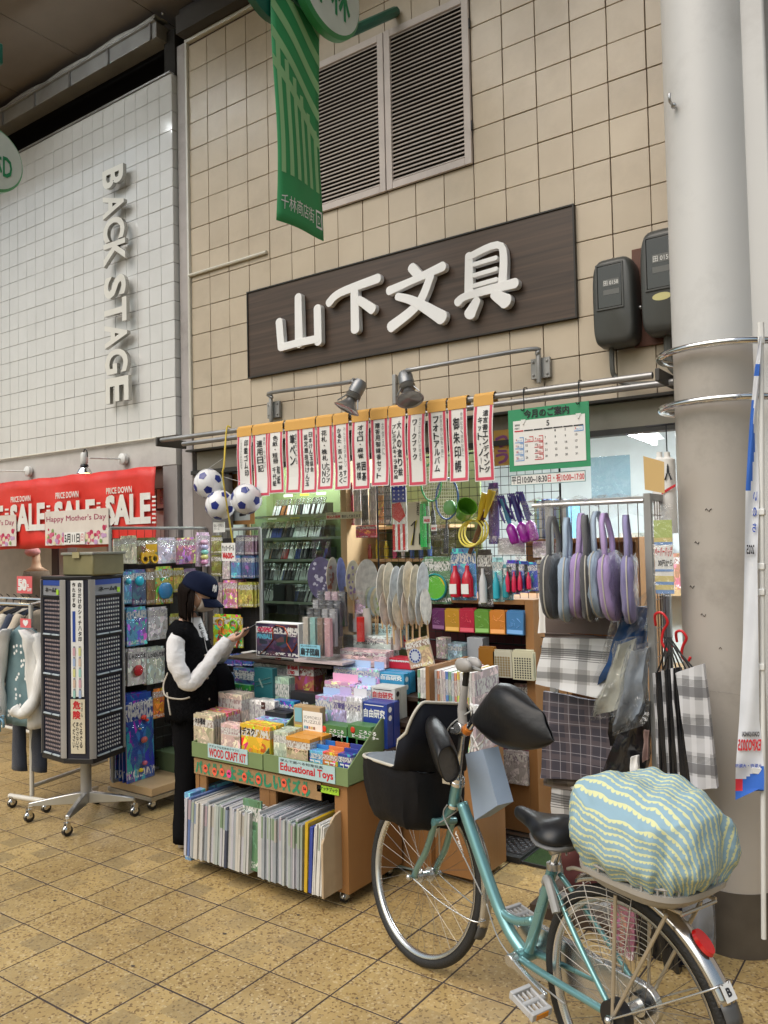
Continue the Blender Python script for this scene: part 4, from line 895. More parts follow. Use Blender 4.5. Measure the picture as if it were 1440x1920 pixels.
def caster(p,parent,r=.028,mt=None):
 x,y,z=p;b=MB();b.tube([(x-.012,y,r),(x+.012,y,r)],r,14);build('wheel',b,M_black,parent,smooth='a')
 b=MB();b.box((x-.018,y-.012,r),(x-.0125,y+.012,r*2+.012));b.box((x+.0125,y-.012,r),(x+.018,y+.012,r*2+.012));b.box((x-.018,y-.014,r*2+.0121),(x+.018,y+.014,r*2+.018));b.tube([(x,y,r*2),(x,y,z)],.006,8);b.sphere((x,y-.002,r*1.25),(.02,r*.95,r*.8),10);build('fork',b,mt or M_chrome,parent,smooth='a')
XR=-4.46
lr_=wiregrid('toy_rack','tall grey framed wire rack of toy packs behind the stamp stand','x',XR,(3.24,4.05,.16,1.775),12,24)
b=MB();b.box((-4.50,3.27,.17),(-4.49,4.04,1.62));build('shade_sheet',b,mat('charcoal_gap_shade',(.035,.03,.03),.7),lr_);b=MB();b.box((-4.56,3.29,.10),(-4.14,4.0,.15));build('base_board',b,M_woodlt,lr_,bevel=.003);b=MB();b.box((-4.57,3.28,.075),(-4.13,4.01,.0995));build('base_rim',b,M_steel,lr_)  # charcoal sheet behind the packs is added, standing in for shade between them
for p in((-4.5,3.34),(-4.2,3.34),(-4.2,3.9)):caster((p[0],p[1],.08),lr_)
XV=-4.36
def L(px,c,lab,**k):return hang(px,'x',XV,c,lab,**k)
def bubble(color,u,v,r,sz=(1,.5,1),nm_='toy'):
 def f(t,W,H):
  b=MB();b.sphere((W*(u-.5),-.018,H*v),(r*W*sz[0],.012,r*W*sz[2]),12);build(nm_,b,OCP,t,local=True,smooth=True,color=color)
 return f
L((213,1010,226,1056),(.45,.42,.3),'narrow beige toy pack at the left end of the top row',style=1)
L((226,1005,240,1057),(.62,.58,.42),'clear pack of pale toys, second in the top row',style=1)
L((240,1004,256,1057),(.6,.56,.4),'clear pack of pale toys, third in the top row',style=1)
def yel(t,W,H):
 b=MB()
 for(u,v)in((.3,.2),(.78,.2)):b.lathe([(.018,-.006),(.03,-.006),(.03,.006),(.018,.006)],frame((W*(u-.5),-.02,H*v),(1,0,0),(0,0,1),(0,-1,0)),14,cap=False)
 b.box((-W*.35,-.024,H*.3),(W*.3,-.008,H*.45));b.box((-W*.1,-.026,H*.45),(W*.4,-.008,H*.75));build('toy',b,OCP,t,local=True,color=(.75,.42,.02))
L((257,1008,294,1058),(.16,.12,.03),'black and yellow toy digger pack in the top row',style=0,toy=yel)
L((295,1008,329,1056),(.55,.48,.62),'pale lavender jelly toy pack in the top row',style=2)
L((331,1008,366,1057),(.62,.22,.4),'pink and purple play set pack in the top row',style=2)
g_=L((367,998,392,1062),(.7,.5,.65),'tall pack of pastel rolled sponges at the right end of the top row',style=1)
for k,c in enumerate(((.7,.3,.5),(.75,.7,.25),(.25,.6,.55),(.5,.45,.7),(.7,.4,.55))):
 b=MB();b.sphere((0,-.02,.03+.035*k),(.035,.016,.019),12);build('roll',b,OCP,g_,local=True,smooth=True,color=c)
L((229,1072,246,1132),(.1,.3,.5),'blue backed water toy pack at the left of the second row',n=2,dn=.05,style=0,toy=bubble((.05,.45,.6),.5,.7,.3))
L((247,1068,273,1134),(.06,.12,.25),'pack with a turquoise ball and clear scoop in the second row',style=0,n=3,dn=.035,toy=bubble((.02,.42,.6),.45,.68,.32))
L((274,1066,289,1134),(.22,.13,.05),'brown toned toy pack in the second row',style=1)
L((291,1062,323,1132),(.65,.55,.08),'yellow and blue fishing aquarium pack in the second row',style=2,toy=bubble((.05,.3,.65),.5,.35,.42))
L((325,1065,344,1110),(.6,.5,.1),'small yellow pack beside the aquarium pack',style=1)
L((345,1066,368,1120),(.3,.2,.35),'dark violet pack behind the cap of the woman',style=1)
L((237,1138,275,1210),(.12,.38,.62),'light blue craft pack with a dinosaur picture in the third row',n=4,dn=.03,style=2)
L((277,1138,313,1199),(.62,.6,.66),'white and lavender paint set pack in the third row',style=2,n=2)
L((238,1216,273,1284),(.66,.62,.58),'white and red soap bubble pack in the fourth row',style=2,n=4,dn=.03,text='しゃぼんだま',trect=(.06,.72,.94,.86),tcol=M_blackink,toy=bubble((.6,.03,.04),.5,.4,.26))
L((275,1213,308,1281),(.6,.66,.55),'white and green soap bubble pack in the fourth row',style=2,n=3,dn=.03,text='しゃぼんだま',trect=(.06,.72,.94,.86),tcol=M_blackink)
L((286,1290,315,1345),(.7,.22,.03),'orange and red toy pack under the soap bubbles',style=0)
def fish(t,W,H):
 for(u,v,r,c)in((.6,.72,.10,(.7,.05,.03)),(.72,.68,.06,(.7,.05,.03)),(.45,.60,.035,(.6,.5,.1)),(.6,.46,.12,(.55,.12,.1)),(.45,.12,.08,(.8,.6,.02)),(.6,.19,.09,(.6,.12,.2))):
  b=MB();b.sphere((W*(u-.5),-.02,H*v),(r*W,.014,r*W*.8 if u!=.4 else r*W*2),12);build('toy',b,OCP,t,local=True,smooth=True,color=c)
L((237,1300,288,1462),(.02,.07,.35),'tall blue fishing game pack hanging near the floor',n=5,dn=.04,style=0,text='フィッシング',trect=(.12,.86,.95,.93),tcol=M_whiteink,toy=fish,cat='toy pack')
L((318,1150,345,1210),(.5,.45,.1),'yellow pack behind the shoulder of the woman',style=1)
L((320,1225,350,1290),(.25,.3,.5),'blue pack behind the elbow of the woman',style=1)
o=pbox('storage_box','dull green cardboard tray box standing on the rack base board','box',(290,1412,345,1476),3.60,.25,mat('dull_green_card',(.12,.17,.08),.6,dirt=.2),zb=.15,bevel=.002)
o=pbox('leaflet_pack','pale pink magazine pack behind the green tray box','magazine pack',(300,1345,334,1412),3.75,.08,PR[1],(.4,.33,.4))
# ---- right toy rack facing the street, behind the woman
YR=3.86
a,b_,z0,z1=extent(398,992,478,1330,'y',YR)
rr_=wiregrid('toy_rack','grey wire rack of bagged toys between the woman and the pen showcase','y',YR+.06,(a,b_,.3,z1),8,22);build('shade_sheet',MB().box((a+.01,YR+.09,.3),(b_-.01,YR+.10,z1-.06)),mat('charcoal_gap_shade',(.035,.03,.03),.7),rr_)  # added dark sheet: the shade behind the bagged toys is its colour
def Rk(px,c,lab,**k):return hang(px,'y',YR,c,lab,**k)
Rk((397,1004,416,1038),(.2,.18,.03),'olive toy bag at the top left of the right rack',style=1)
Rk((397,1040,416,1080),(.17,.16,.03),'olive toy bag under the first olive one',style=1)
Rk((418,1052,432,1086),(.5,.4,.42),'pale bag under the football price card',style=2)
Rk((443,1004,458,1040),(.18,.18,.24),'dark figure pack in the top row of the right rack',n=4,dn=.03,style=1)
Rk((460,1004,474,1040),(.2,.12,.16),'maroon figure pack at the right end of the top row',n=3,dn=.03,style=1)
Rk((434,1042,452,1084),(.1,.25,.5),'blue and pink doll bag in the second row',n=3,style=0)
Rk((454,1042,473,1084),(.08,.13,.28),'navy doll bag in the second row',n=4,style=0)
Rk((399,1092,417,1138),(.4,.28,.28),'clear bag with red goods at the left of the third row',style=1)
Rk((419,1088,446,1140),(.62,.2,.3),'pink and yellow sweets toy bag in the third row',n=4,dn=.03,style=2)
Rk((448,1092,473,1138),(.45,.38,.08),'yellow striped bag at the right of the third row',n=3,dn=.03,style=1)
def bub2(t,W,H):
 for(u,v,r,c)in((.3,.72,.11,(.65,.3,.02)),(.75,.68,.13,(.25,.6,.02)),(.3,.25,.09,(.6,.05,.05)),(.62,.3,.10,(.2,.6,.05)),(.85,.28,.08,(.7,.1,.05))):
  b=MB();M_=frame((W*(u-.5),-.016,H*v),(1,0,0),(0,0,1),(0,-1,0));b.tube([M_@V((r*W*math.cos(a_),r*W*math.sin(a_),0))for a_ in[2*PI*q/16 for q in range(16)]],.006,6,closed=True);b.tube([M_@V((0,-r*W,0)),M_@V((0,-r*W-H*.18,0))],.006,6);build('bubble_wand',b,OCP,t,local=True,smooth=True,color=c)
Rk((401,1152,455,1213),(.62,.52,.03),'yellow bubble wand set behind the phone of the woman',n=6,dn=.035,style=2,toy=bub2)
for k in range(4):Rk((405+17*k,1226,421+17*k,1248),(.04,.09,.3),['leftmost','second','third','rightmost'][k]+' small navy badge card in the low row',n=2,style=0,film=False)
for k in range(3):Rk((412+17*k,1262,428+17*k,1330),((.3,.1,.15),(.15,.2,.3),(.35,.12,.12))[k],['maroon','slate blue','brick red'][k]+' bagged toy in the lowest row of the right rack',style=1,n=2)
o,M,W,H=quad_sign('cork_board','orange brown board with cards beside the door jamb behind the footballs','board',[(398,838),(476,834),(476,984),(398,984)],4.30,mat('orange_brown_board',(.38,.19,.06),.6,dirt=.2))
c=MB()
for q in((.05,.62,.42,.92),(.5,.64,.92,.94),(.3,.05,.9,.38)):c.box((W*q[0],H*q[1],0),(W*q[2],H*q[3],.0008),M=M)
build('card',c,mat('pale_card',(.55,.6,.6),.6),o);c=MB();put_text(c,'ち',M,W*.58,H*.10,W*.86,H*.34,.03,z=.001);put_text(c,'福',M,W*.1,H*.66,W*.36,H*.88,.03,z=.001);put_text(c,'札',M,W*.56,H*.68,W*.86,H*.9,.03,z=.001);build('lettering',c,M_blackink,o)
o,M,W,H=quad_sign('ochre_sign','ochre hand painted sign with violet and pink characters behind the calendar','sign',[(926,806),(956,806),(956,872),(926,874)],4.05,mat('ochre_card',(.42,.24,.05),.6))
c=MB();put_text(c,'つ',M,W*.1,H*.5,W*.9,H*.85,.04);put_text(c,'う',M,W*.1,H*.05,W*.9,H*.45,.04);build('lettering',c,mat('violet_ink2',(.22,.06,.2),.5),o)
# ---- pen showcase with glass doors
YG=4.55
X0,X1=-4.50,-3.60
pc=empty('pen_showcase',((X0+X1)/2,YG+.2,.75),'glass fronted showcase with rows of pens on olive green shelves','showcase')
M_ol=mat('olive_green_lining',(.15,.19,.08),.6,var=.1)
b=MB();b.box((X0,YG+.25,.3),(X1,YG+.28,2.35));b.box((X1-.01,YG+.005,.3),(X1,YG+.249,2.35));b.box((X0,YG+.005,.3),(X0+.01,YG+.249,2.35));build('lining',b,M_ol,pc)
b=MB();b.box((X1+.001,YG-.01,.3),(X1+.055,YG+.48,2.35));b.box((X0-.03,YG-.01,.3),(X0-.001,YG+.48,2.35));b.box((X0-.03,YG-.01,.03),(X1+.055,YG+.48,.299));b.box((X0,YG-.01,.3),(X1,YG+.4,.62));build('cabinet_frame',b,M_woodlt,pc,bevel=.002)
b=MB();b.box((X0,YG-.006,.62),((X0+X1)/2+.02,YG-.002,2.33));b.box(((X0+X1)/2-.02,YG+.004,.62),(X1-.011,YG+.008,2.33));build('glass_door',b,M_glass,pc)
rnd=random.Random(3)
pen_kinds=[]
M_pencap=mat('pen_metal',(.6,.6,.6),.2,1)
rows=[(1000-33,(512,606)),(1009,(478,610)),(1049,(474,612)),(1089,(488,592)),(1128,(492,588))]
PEN_C=[((.02,.02,.025),'black'),((.55,.55,.56),'silver'),((.03,.05,.2),'navy'),((.35,.03,.03),'red'),((.25,.1,.04),'brown'),((.7,.7,.68),'white')]
protos={}
def pen_proto(ci):
 if ci in protos:return protos[ci]
 c,n_=PEN_C[ci];b=MB();b.tube([(0,0,0),(0,0,.012),(0,0,.085)],[.0018,.0048,.0052],6,cap=True);b.tube([(0,0,.0851),(0,0,.14)],[.0055,.005],6,mi=1);b.box((-.0018,-.0085,.09),(.0018,-.006,.135),mi=1)
 me=bpy.data.meshes.new('pen');me.from_pydata([tuple(p)for p in b.v],[],b.f);me.materials.append(mat('pen_body_'+n_,c,.2,coat=.5));me.materials.append(M_pencap if ci!=1 else M_pencap);me.polygons.foreach_set('material_index',b.m);protos[ci]=me;return me
rown=['top','second','third','fourth','lowest']
for ri,(py,(pa,pb))in enumerate(rows):
 z=aty(545,py,YG+.08).z;xa=aty(pa,py,YG+.08).x;xb=aty(pb,py,YG+.08).x
 b=MB();b.box((X0+.011,YG+.04,z-.008),(X1-.011,YG+.24,z-.002));build('shelf',b,M_glass,pc)
 b=MB();b.box((X0+.011,YG+.032,z-.014),(X1-.011,YG+.039,z+.004));build('shelf_edge',b,mat('green_grey_edge',(.25,.3,.22),.5),pc)
 nst=int((xb-xa)/.0118);clump=0;ci=0
 for k in range(nst):
  if clump<=0:clump=rnd.randint(3,10);ci=rnd.choice((0,0,0,1,1,2,3,4,5,1));gap=rnd.random()<.12
  clump-=1
  if gap and clump>2:continue
  cj=ci if rnd.random()<.8 else 0;o=bpy.data.objects.new('pen',pen_proto(cj));COL.objects.link(o)
  o.location=(xa+(xb-xa)*k/nst,YG+.07,z);o.rotation_euler=(-.38+rnd.uniform(-.03,.03),rnd.uniform(-.05,.05),rnd.uniform(-1,1)*.2)
  tag(o,'slim %s pen leaning in the %s row of the glass showcase'%(PEN_C[cj][1],rown[ri]),'pen','pens in the %s row of the showcase'%rown[ri])
 b=MB();b.box((xa,YG+.10,z),(xb,YG+.2,z+.02));b.box((xa,YG+.132,z+.0201),(xb,YG+.2,z+.09));build('pen_rest',b,mat('dark_pen_rest',(.03,.035,.03),.5),pc)
 b=MB()
 for q in range(3):
  xx=xa+(xb-xa)*(.12+.33*q);b.box((xx,YG+.14,z+.15),(xx+.09,YG+.143,z+.168),mi=q%2)
 build('price_strip',b,[M_paper,mat('yellow_card',(.6,.52,.05),.6)],pc)
tube_o=MB();tube_o.box((X0+.1,YG+.05,2.29),(X1-.1,YG+.10,2.31));build('case_light',tube_o,_mats['lit_tube'],pc)
for k,(pa,pb,c,l)in enumerate(((512,538,(.02,.022,.025),'black pen gift box open on the lowest showcase shelf'),(533,548,(.03,.03,.03),'upright black pen box beside the open one'))):
 pbox('pen_box',l,'box',(pa,1096,pb,1128),YG+.05,.03,OC,c)
for k,px in enumerate(((452,1128,500,1150),(520,1132,560,1152),(562,1134,590,1154))):pbox('pen_case',['black pen case left of the showcase foot','dark pen case in the middle under the pens','black pen case at the right under the pens'][k],'box',px,YG+.08,.12,OC,(.03,.035,.04))
o,M,W,H=quad_sign('notice_strip','cream price notice strip taped on the showcase glass, 税込み価格','sign',[(611,962),(678,958),(678,971),(611,975)],YG-.03,mat('cream_notice',(.66,.64,.45),.6))
b=MB();put_text(b,'税込み価格',M,.008,H*.15,W*.42,H*.6,.03);build('red_lettering',b,M_redink,o);b=MB();put_text(b,'表示しております',M,W*.45,H*.15,W*.97,H*.6,.02);put_text(b,'当店の商品は',M,.008,H*.68,W*.3,H*.93,.01);build('lettering',b,M_blackink,o)
# ---- shelf unit to the right of the showcase
a0,a1,_,_=extent(650,1000,742,1100,'y',4.75)
su=empty('shelf_unit',((a0+a1)/2,4.9,.6),'light wooden shelf of pens and brushes behind the round fans','shelf')
b=MB();b.box((a0-.02,5.1,.6),(a1+.5,5.12,2.3));build('back_board',b,M_ol,su)
for i,py in enumerate((988,1048,1108,1160)):
 z=aty(695,py,4.75).z;b=MB();b.box((a0-.02,4.75,z-.02),(a1+.45,5.1,z));build('shelf',b,M_woodlt,su)
 for k in range(10):
  if i==0:break
  x=a0+.03+(a1-a0+.3)*k/10;c=random.choice(((.08,.15,.4),(.6,.5,.05),(.5,.08,.2),(.55,.55,.55),(.1,.35,.45),(.4,.1,.1)))
  b=MB();h=random.uniform(.10,.15);b.tube([(x,4.80,z+.001),(x,4.80,z+h*.7),(x,4.80,z+h*.72),(x,4.80,z+h)],[.016,.018,.012,.01],10)
  o=build('pen_pot',b,OCP,None,smooth='a',color=c);tag(o,'%s bottle or pen pot, %s from the left on the %s shelf'%(cname(c),ORD[k],('','upper','middle','lower')[i]),'bottle','small bottles on the wooden shelf')
cols=[(.5,.06,.12),(.55,.55,.58),(.12,.12,.12),(.45,.42,.4),(.6,.25,.08),(.2,.2,.22)]
for k,c in enumerate(cols):
 x=650+14*k;hang((x,905,x+13,985),'y',4.6,c,['crimson','pale grey','black','stone grey','orange','charcoal'][k]+' long brush in a clear pouch behind the paper signs',cat='brush pack',group='long brushes in clear pouches',name='brush_pack',style=1,th=.006)
hang((668,985,707,1008),'y',4.45,(.55,.08,.1),'red and white chequered card with small charms',style=1,film=False,cat='card',name='charm_card')
# ---- hanging toys on the black wire grid
YT=4.10
wiregrid('wire_grid','black wire grid panel carrying the hanging toys in the doorway','y',YT+.09,(-3.02,-1.78,1.05,2.16),24,22,.006,M_wire)
def T_(px,c,lab,**k):
 k.setdefault('cat','toy');k.setdefault('group','toys hanging on the black wire grid');return hang(px,'y',YT,c,lab,**k)
t=T_((737,906,763,1034),(.65,.65,.62),'long kite bag in red, white and starred blue at the left of the grid',style=1,name='kite_bag')
W=.10
e0=extent(737,906,763,1034,'y',YT);W,H=e0[1]-e0[0],e0[3]-e0[2]
b=MB();b.box((-W/2,-.0075,H*.72),(W/2,-.0062,H*.99));build('blue_field',b,mat('kite_blue',(.02,.04,.3),.4),t,local=True)
b=MB()
for i in range(3):
 for j in range(4):
  cx,cz=-W*.33+W*.33*i,H*(.77+.06*j);b.add([(cx+(.008 if q%2==0 else .0032)*math.sin(PI*q/5),-.0079,cz+(.008 if q%2==0 else .0032)*math.cos(PI*q/5))for q in range(10)],[tuple(range(10))])
build('star',b,M_whiteink,t,local=True)
b=MB()
for i in range(3):b.box((-W/2+W*.36*i,-.0077,H*.02),(-W/2+W*.36*i+W*.17,-.0062,H*.40))
b.add([(-W/2,-.0079,H*.70),(W*.1,-.0079,H*.72),(W*.45,-.0079,H*.52),(0,-.0079,H*.42),(-W/2,-.0079,H*.5)],[(4,3,2,1,0)]);build('red_band',b,mat('kite_red',(.55,.03,.03),.4),t,local=True)
t=T_((765,941,790,1031),(.6,.54,.4),'tall beige slingshot box printed STANLEY-like label removed, black and yellow picture',film=False,style=None)
t['label']='tall beige box with a yellow and black slingshot picture'
for ch in t.children:
 if ch.name.startswith('card'):ch.data.materials[0]=mat('beige_box_card',(.55,.5,.38),.5)
e0=extent(765,941,790,1031,'y',YT);W,H=e0[1]-e0[0],e0[3]-e0[2]
b=MB();put_text(b,'STANLEY',frame((W*.30,-.0072,H*.97),(0,0,-1),(1,0,0),(0,-1,0)),0,-.008,H*.26,.010,bold=.03);b.tube([(-W*.1,-.012,H*.1),(W*.12,-.012,H*.6)],.004,6);b.tube([(W*.12,-.012,H*.6),(-W*.2,-.012,H*.5)],.003,5);build('lettering',b,M_blackink,t,local=True)
b=MB();b.tube([(-W*.25,-.010,H*.1),(W*.22,-.010,H*.62)],.003,6);build('picture_band',b,mat('yellow_card',(.6,.52,.05),.6),t,local=True)
def wands(c):
 def f(t,W,H):
  for k in range(2):
   b=MB();b.tube([(W*(-.2+.35*k),-.02,H*.05),(W*(-.2+.35*k),-.02,H*.6),(W*(-.2+.35*k),-.02,H*.95)],[.012,.012,.008],8);build('wand',b,OCP,t,local=True,smooth='a',color=c)
 return f
T_((790,940,806,1030),(.12,.3,.1),'green bubble wand tubes beside the beige box',toy=wands((.05,.5,.12)),style=1)
T_((786,998,804,1022),(.7,.25,.2),'small pink and lime packet in front of the green wands',style=2,film=False)
o,M,W,H=quad_sign('price_card','small white card with red 600 price on the green wands','price card',[(794,968),(807,968),(807,981),(794,981)],YT-.06,M_paper,group='price cards on hanging toys');b=MB();put_text(b,'¥600',M,.004,H*.15,W-.004,H*.65,.04);build('lettering',b,M_redink,o)
o,M,W,H=quad_sign('price_card','small tilted price card beside the black racket handles','price card',[(808,983),(819,985),(818,997),(808,994)],YT-.06,M_paper,group='price cards on hanging toys');b=MB();put_text(b,'800',M,.004,H*.2,W-.004,H*.6,.04);build('lettering',b,M_redink,o)
def racket(px,py,rw,rh,c,lab,tilt=0):
 p=aty(px,py,YT-.03);t=empty('toy_racket',tuple(p),lab,'racket','toy rackets on the wire grid');t.rotation_euler=(0,tilt,0)
 el=lambda a,s=1:V((rw*s*math.cos(a),0,rh*s*math.sin(a)))
 b=MB();b.tube([el(2*PI*q/28)for q in range(28)],.006,8,closed=True);build('hoop',b,OCP,t,local=True,smooth=True,color=c)
 b=MB()
 for k in range(-5,6):
  x=rw*k/6;h=rh*math.sqrt(1-(k/6)**2);b.tube([(x,0,-h),(x,0,h)],.0012,4);z=rh*k/6;w_=rw*math.sqrt(1-(k/6)**2);b.tube([(-w_,.001,z),(w_,.001,z)],.0012,4)
 build('strings',b,M_whitepl,t,local=True)
 b=MB();b.tube([(0,0,-rh),(0,0,-rh-.05),(0,0,-rh-.06),(0,0,-rh-.20)],[.006,.006,.014,.015],8);build('handle',b,M_black,t,local=True,smooth='a')
 b=MB();b.loft([[V((rw*1.1*math.cos(a),-.02-.01*math.sin(a*3),z+rh*.2*math.sin(a)))for a in[PI+PI*q/8 for q in range(9)]]for z in[-rh-.22+(2*rh+.25)*i/8 for i in range(9)]],cap=False,loop=False);build('wrapper',b,M_film,t,local=True,smooth=True)
 return t
racket(838,935,.075,.12,(.03,.12,.4),'blue rimmed toy racket with a green ball in its bag',.05)
racket(808,905,.07,.11,(.05,.5,.15),'green rimmed toy racket half behind the paper signs',-.05)
b=MB();b.sphere(tuple(aty(843,952,YT-.09)),(.04,.03,.045),14);o=build('toy_ball',b,OCP,None,smooth=True,color=(.2,.5,.18));tag(o,'pale green soft ball in the bag of the blue racket','ball')
def rings_(px,py,r_,n,c,lab):
 p=aty(px,py,YT-.05);t=empty('toss_rings',tuple(p),lab,'toy')
 for k in range(n):
  b=MB();b.tube([(r_*math.cos(a)+.012*k,-.01+.012*k+.02*math.sin(a),r_*math.sin(a)+.006*k)for a in[2*PI*q/28 for q in range(28)]],.006,8,closed=True);build('ring',b,OCP,t,local=True,smooth=True,color=c)
rings_(884,1000,.075,3,(.75,.62,.08),'set of three yellow toss rings hanging under the green cup')
p=aty(872,958,YT-.06);b=MB();b.lathe([(.0,-.05),(.045,-.045),(.06,.05),(.055,.05),(.04,-.04)],Matrix.Translation(p)@Euler((.6,.9,0)).to_matrix().to_4x4(),20,cap=False);o=build('toy_cup',b,OCP,None,smooth='a',color=(.12,.35,.03));tag(o,'green plastic toy cup in a clear bag above the yellow rings','toy')
for k,(px,py)in enumerate(((905,945),(917,940))):
 p=aty(px,py,YT-.05);b=MB();b.tube([p+V((-.03,0,-.09)),p+V((0,0,0)),p+V((.02,0,.06))],[.008,.02,.024],12);o=build('toy_club',b,OCP,None,smooth='a',color=(.7,.5,.03)if k==0 else(.66,.46,.03));tag(o,('yellow plastic toy club leaning in the bag, left one','yellow plastic toy club in the bag, right one')[k],'toy')
p=aty(893,985,YT-.02);b=MB();b.tube([p+V((-.05,0,-.16)),p+V((.02,0,-.02)),p+V((.05,0,.08))],[.012,.016,.02],10);o=build('toy_bat',b,OCP,None,smooth='a',color=(.12,.055,.03));tag(o,'brown toy bat slanting behind the yellow rings','toy')
for k,(px,py)in enumerate(((961,1000),(981,997),(997,994))):
 p=aty(px,py,YT-.06-.0*k);t=empty('jump_rope',tuple(p),['front','middle','rear'][k]+' purple handled jump rope in a clear bag','jump rope','purple handled jump ropes')
 d=V((-.28,0,.96));b=MB();b.tube([-d*.06,-d*.045,d*.03,d*.055],[.02,.027,.03,.012],14);build('handle',b,OCP,t,local=True,smooth=True,color=(.33,.02,.33))
 b=MB();b.tube([d*.055,d*.09,d*.13,d*.2],[.012,.016,.014,.018],8);build('grip',b,OCP,t,local=True,smooth='a',color=(.05,.05,.25)if k else(.05,.2,.35))
 b=MB()
 for q in range(4):b.tube(smooth_path([d*.08+V((.01*q,0,0)),d*.14+V((.02,-.01*q,0)),d*.22+V((-.02+.012*q,-.01,0)),d*.15+V((-.03,0,-.01*q)),d*.06+V((-.02,-.015,0))],4),.0035,5)
 build('cord',b,OCP,t,local=True,color=(.06,.03,.2))
 rr=[]
 for i in range(7):
  c=-d*.08+d*.40*i/6;w_=.03+.02*math.sin(PI*i/7);rr.append([c+V((w_*math.cos(a),-.035+.004*math.sin(5*a+i),w_*math.sin(a)*.3))for a in[PI*q/6 for q in range(7)]])
 b=MB();b.loft(rr,cap=False,loop=False);build('wrapper',b,M_film,t,local=True,smooth=True)
t=T_((916,905,935,1020),(.1,.06,.22),'bag of thin violet ropes left of the purple handles',style=1)
t=T_((794,1044,846,1132),(.1,.22,.1),'green catch ball set with a round lime and yellow disc',style=0,text='EXCITE\nCATCH BALL',trect=(.12,.78,.66,.96),tcol=M_whiteink,n=2)
e0=extent(794,1044,846,1132,'y',YT);W,H=e0[1]-e0[0],e0[3]-e0[2];r=W*.42
Mx=frame((0,-.02,H*.36),(1,0,0),(0,0,1),(0,-1,0))
b=MB();b.lathe([(r*.9,-.01),(r,-.005),(r,.008),(r*.93,.014),(r*.86,.006)],Mx,32,cap=False);build('rim',b,OCP,t,local=True,smooth='a',color=(.03,.32,.32))
b=MB();b.add([Mx@V((r*.86*math.cos(2*PI*q/32),r*.86*math.sin(2*PI*q/32),.004))for q in range(32)],[tuple(range(32))]);build('disc',b,OCP,t,local=True,color=(.12,.45,.04))
b=MB();b.add([Mx@V((r*.84*math.cos(PI*.02+PI*.33*q/8),r*.84*math.sin(PI*.02+PI*.33*q/8),.006))for q in range(9)],[tuple(range(9))]);b.add([Mx@V((r*.84*math.cos(PI*1.05+PI*.3*q/8),r*.84*math.sin(PI*1.05+PI*.3*q/8),.006))for q in range(9)],[tuple(range(9))]);build('yellow_print',b,OCP,t,local=True,color=(.7,.5,.02))
def bottle(c,w_=.4,nn=2,lab=None):
 def f(t,W,H):
  for k in range(nn):
   x=W*(-.25+.5*k)if nn>1 else 0;r_=W*w_/2
   b=MB();b.lathe([(r_*.3,0),(r_,.008),(r_,H*.35),(r_*.75,H*.45),(r_*.4,H*.52),(r_*.35,H*.62)],Matrix.Translation((x,-.03,H*.05)),14);build('bottle',b,OCP,t,local=True,smooth='a',color=c)
   if lab:b=MB();b.box((x-r_*.7,-.032-r_,H*.13),(x+r_*.7,-.029-r_,H*.32));build('bottle_label',b,M_paper,t,local=True)
 return f
T_((848,1028,893,1125),(.08,.25,.5),'bag with two red toy bottles under a blue header card',style=0,toy=bottle((.55,.01,.03),.42,2,1),n=2,dn=.05)
T_((897,1030,924,1137),(.06,.05,.05),'bag with a white and black toy blaster',style=0,toy=bottle((.6,.6,.6),.5,1))
T_((925,1045,945,1128),(.25,.5,.5),'bag with a turquoise shaker',style=1,toy=bottle((.03,.38,.48),.6,1))
T_((943,1058,962,1125),(.1,.3,.32),'bag with a dark teal shaker',style=1,toy=bottle((.02,.25,.3),.55,1))
for k in range(3):T_((950+17*k,1050+2*k,974+17*k,1114-3*k),(.04,.08,.4),['left','middle','right'][k]+' pack of red handled ropes under a blue header',style=0,toy=bottle((.6,.02,.08),.35,2 if k==0 else 1))
T_((934,1008,985,1040),(.5,.5,.5),'loose clear bag of small white parts',style=1)
T_((1000,1015,1030,1045),(.55,.5,.52),'white packet beside the purple handles',style=2)
six=[((811,1141,834,1180),(.12,.02,.1),'dark purple'),((835,1141,862,1184),(.5,.26,.02),'mustard yellow'),((862,1141,890,1186),(.45,.02,.05),'red'),((891,1143,918,1187),(.12,.28,.04),'green'),((919,1144,948,1189),(.55,.2,.03),'orange'),((950,1145,982,1190),(.06,.2,.42),'blue')]
M_pk=mat('packet_card',(1,1,1),.3,objcol=True,var=.05)
for px,c,n_ in six:
 t=hang(px,'y',4.08,c,n_+' paper craft card pack in the row of six',name='craft_pack',cat='card pack',group='six coloured craft card packs',n=3,dn=.02,film=False)
 for ch in t.children:
  if ch.name.startswith('card'):ch.data.materials[0]=M_pk
 e0=extent(*px,'y',4.08);W,H=e0[1]-e0[0],e0[3]-e0[2];b=MB();rn=random.Random(px[0])
 for q in range(6):
  x,z=rn.uniform(-.3,.3)*W,H*rn.uniform(.38,.75);b.tube([(x,-.0075,z),(x+rn.uniform(-.02,.02),-.0075,z+rn.uniform(-.02,.02)),(x+rn.uniform(-.02,.02),-.0075,z+rn.uniform(-.02,.02))],.0012,4)
 b.box((-W*.45,-.0072,H*.04),(W*.45,-.0062,H*.2));build('picture_lines',b,OC,t,local=True,color=tuple(min(1,v*1.8+.12)for v in c))
cb=empty('wooden_shelf_cabinet',(-2.3,4.2,0),'brown wooden cabinet with craft packs inside the doorway','cabinet')
xl=aty(868,1300,4.14).x;xr=aty(1010,1300,4.14).x;zt=aty(940,1122,4.14).z
b=MB();b.box((xr-.05,4.10,.04),(xr,4.6,zt));build('side_panel',b,M_wood,cb,bevel=.002);b=MB();b.box((xl-.5,4.1,.04),(xr-.051,4.6,.30));build('plinth',b,M_wood,cb,bevel=.002)
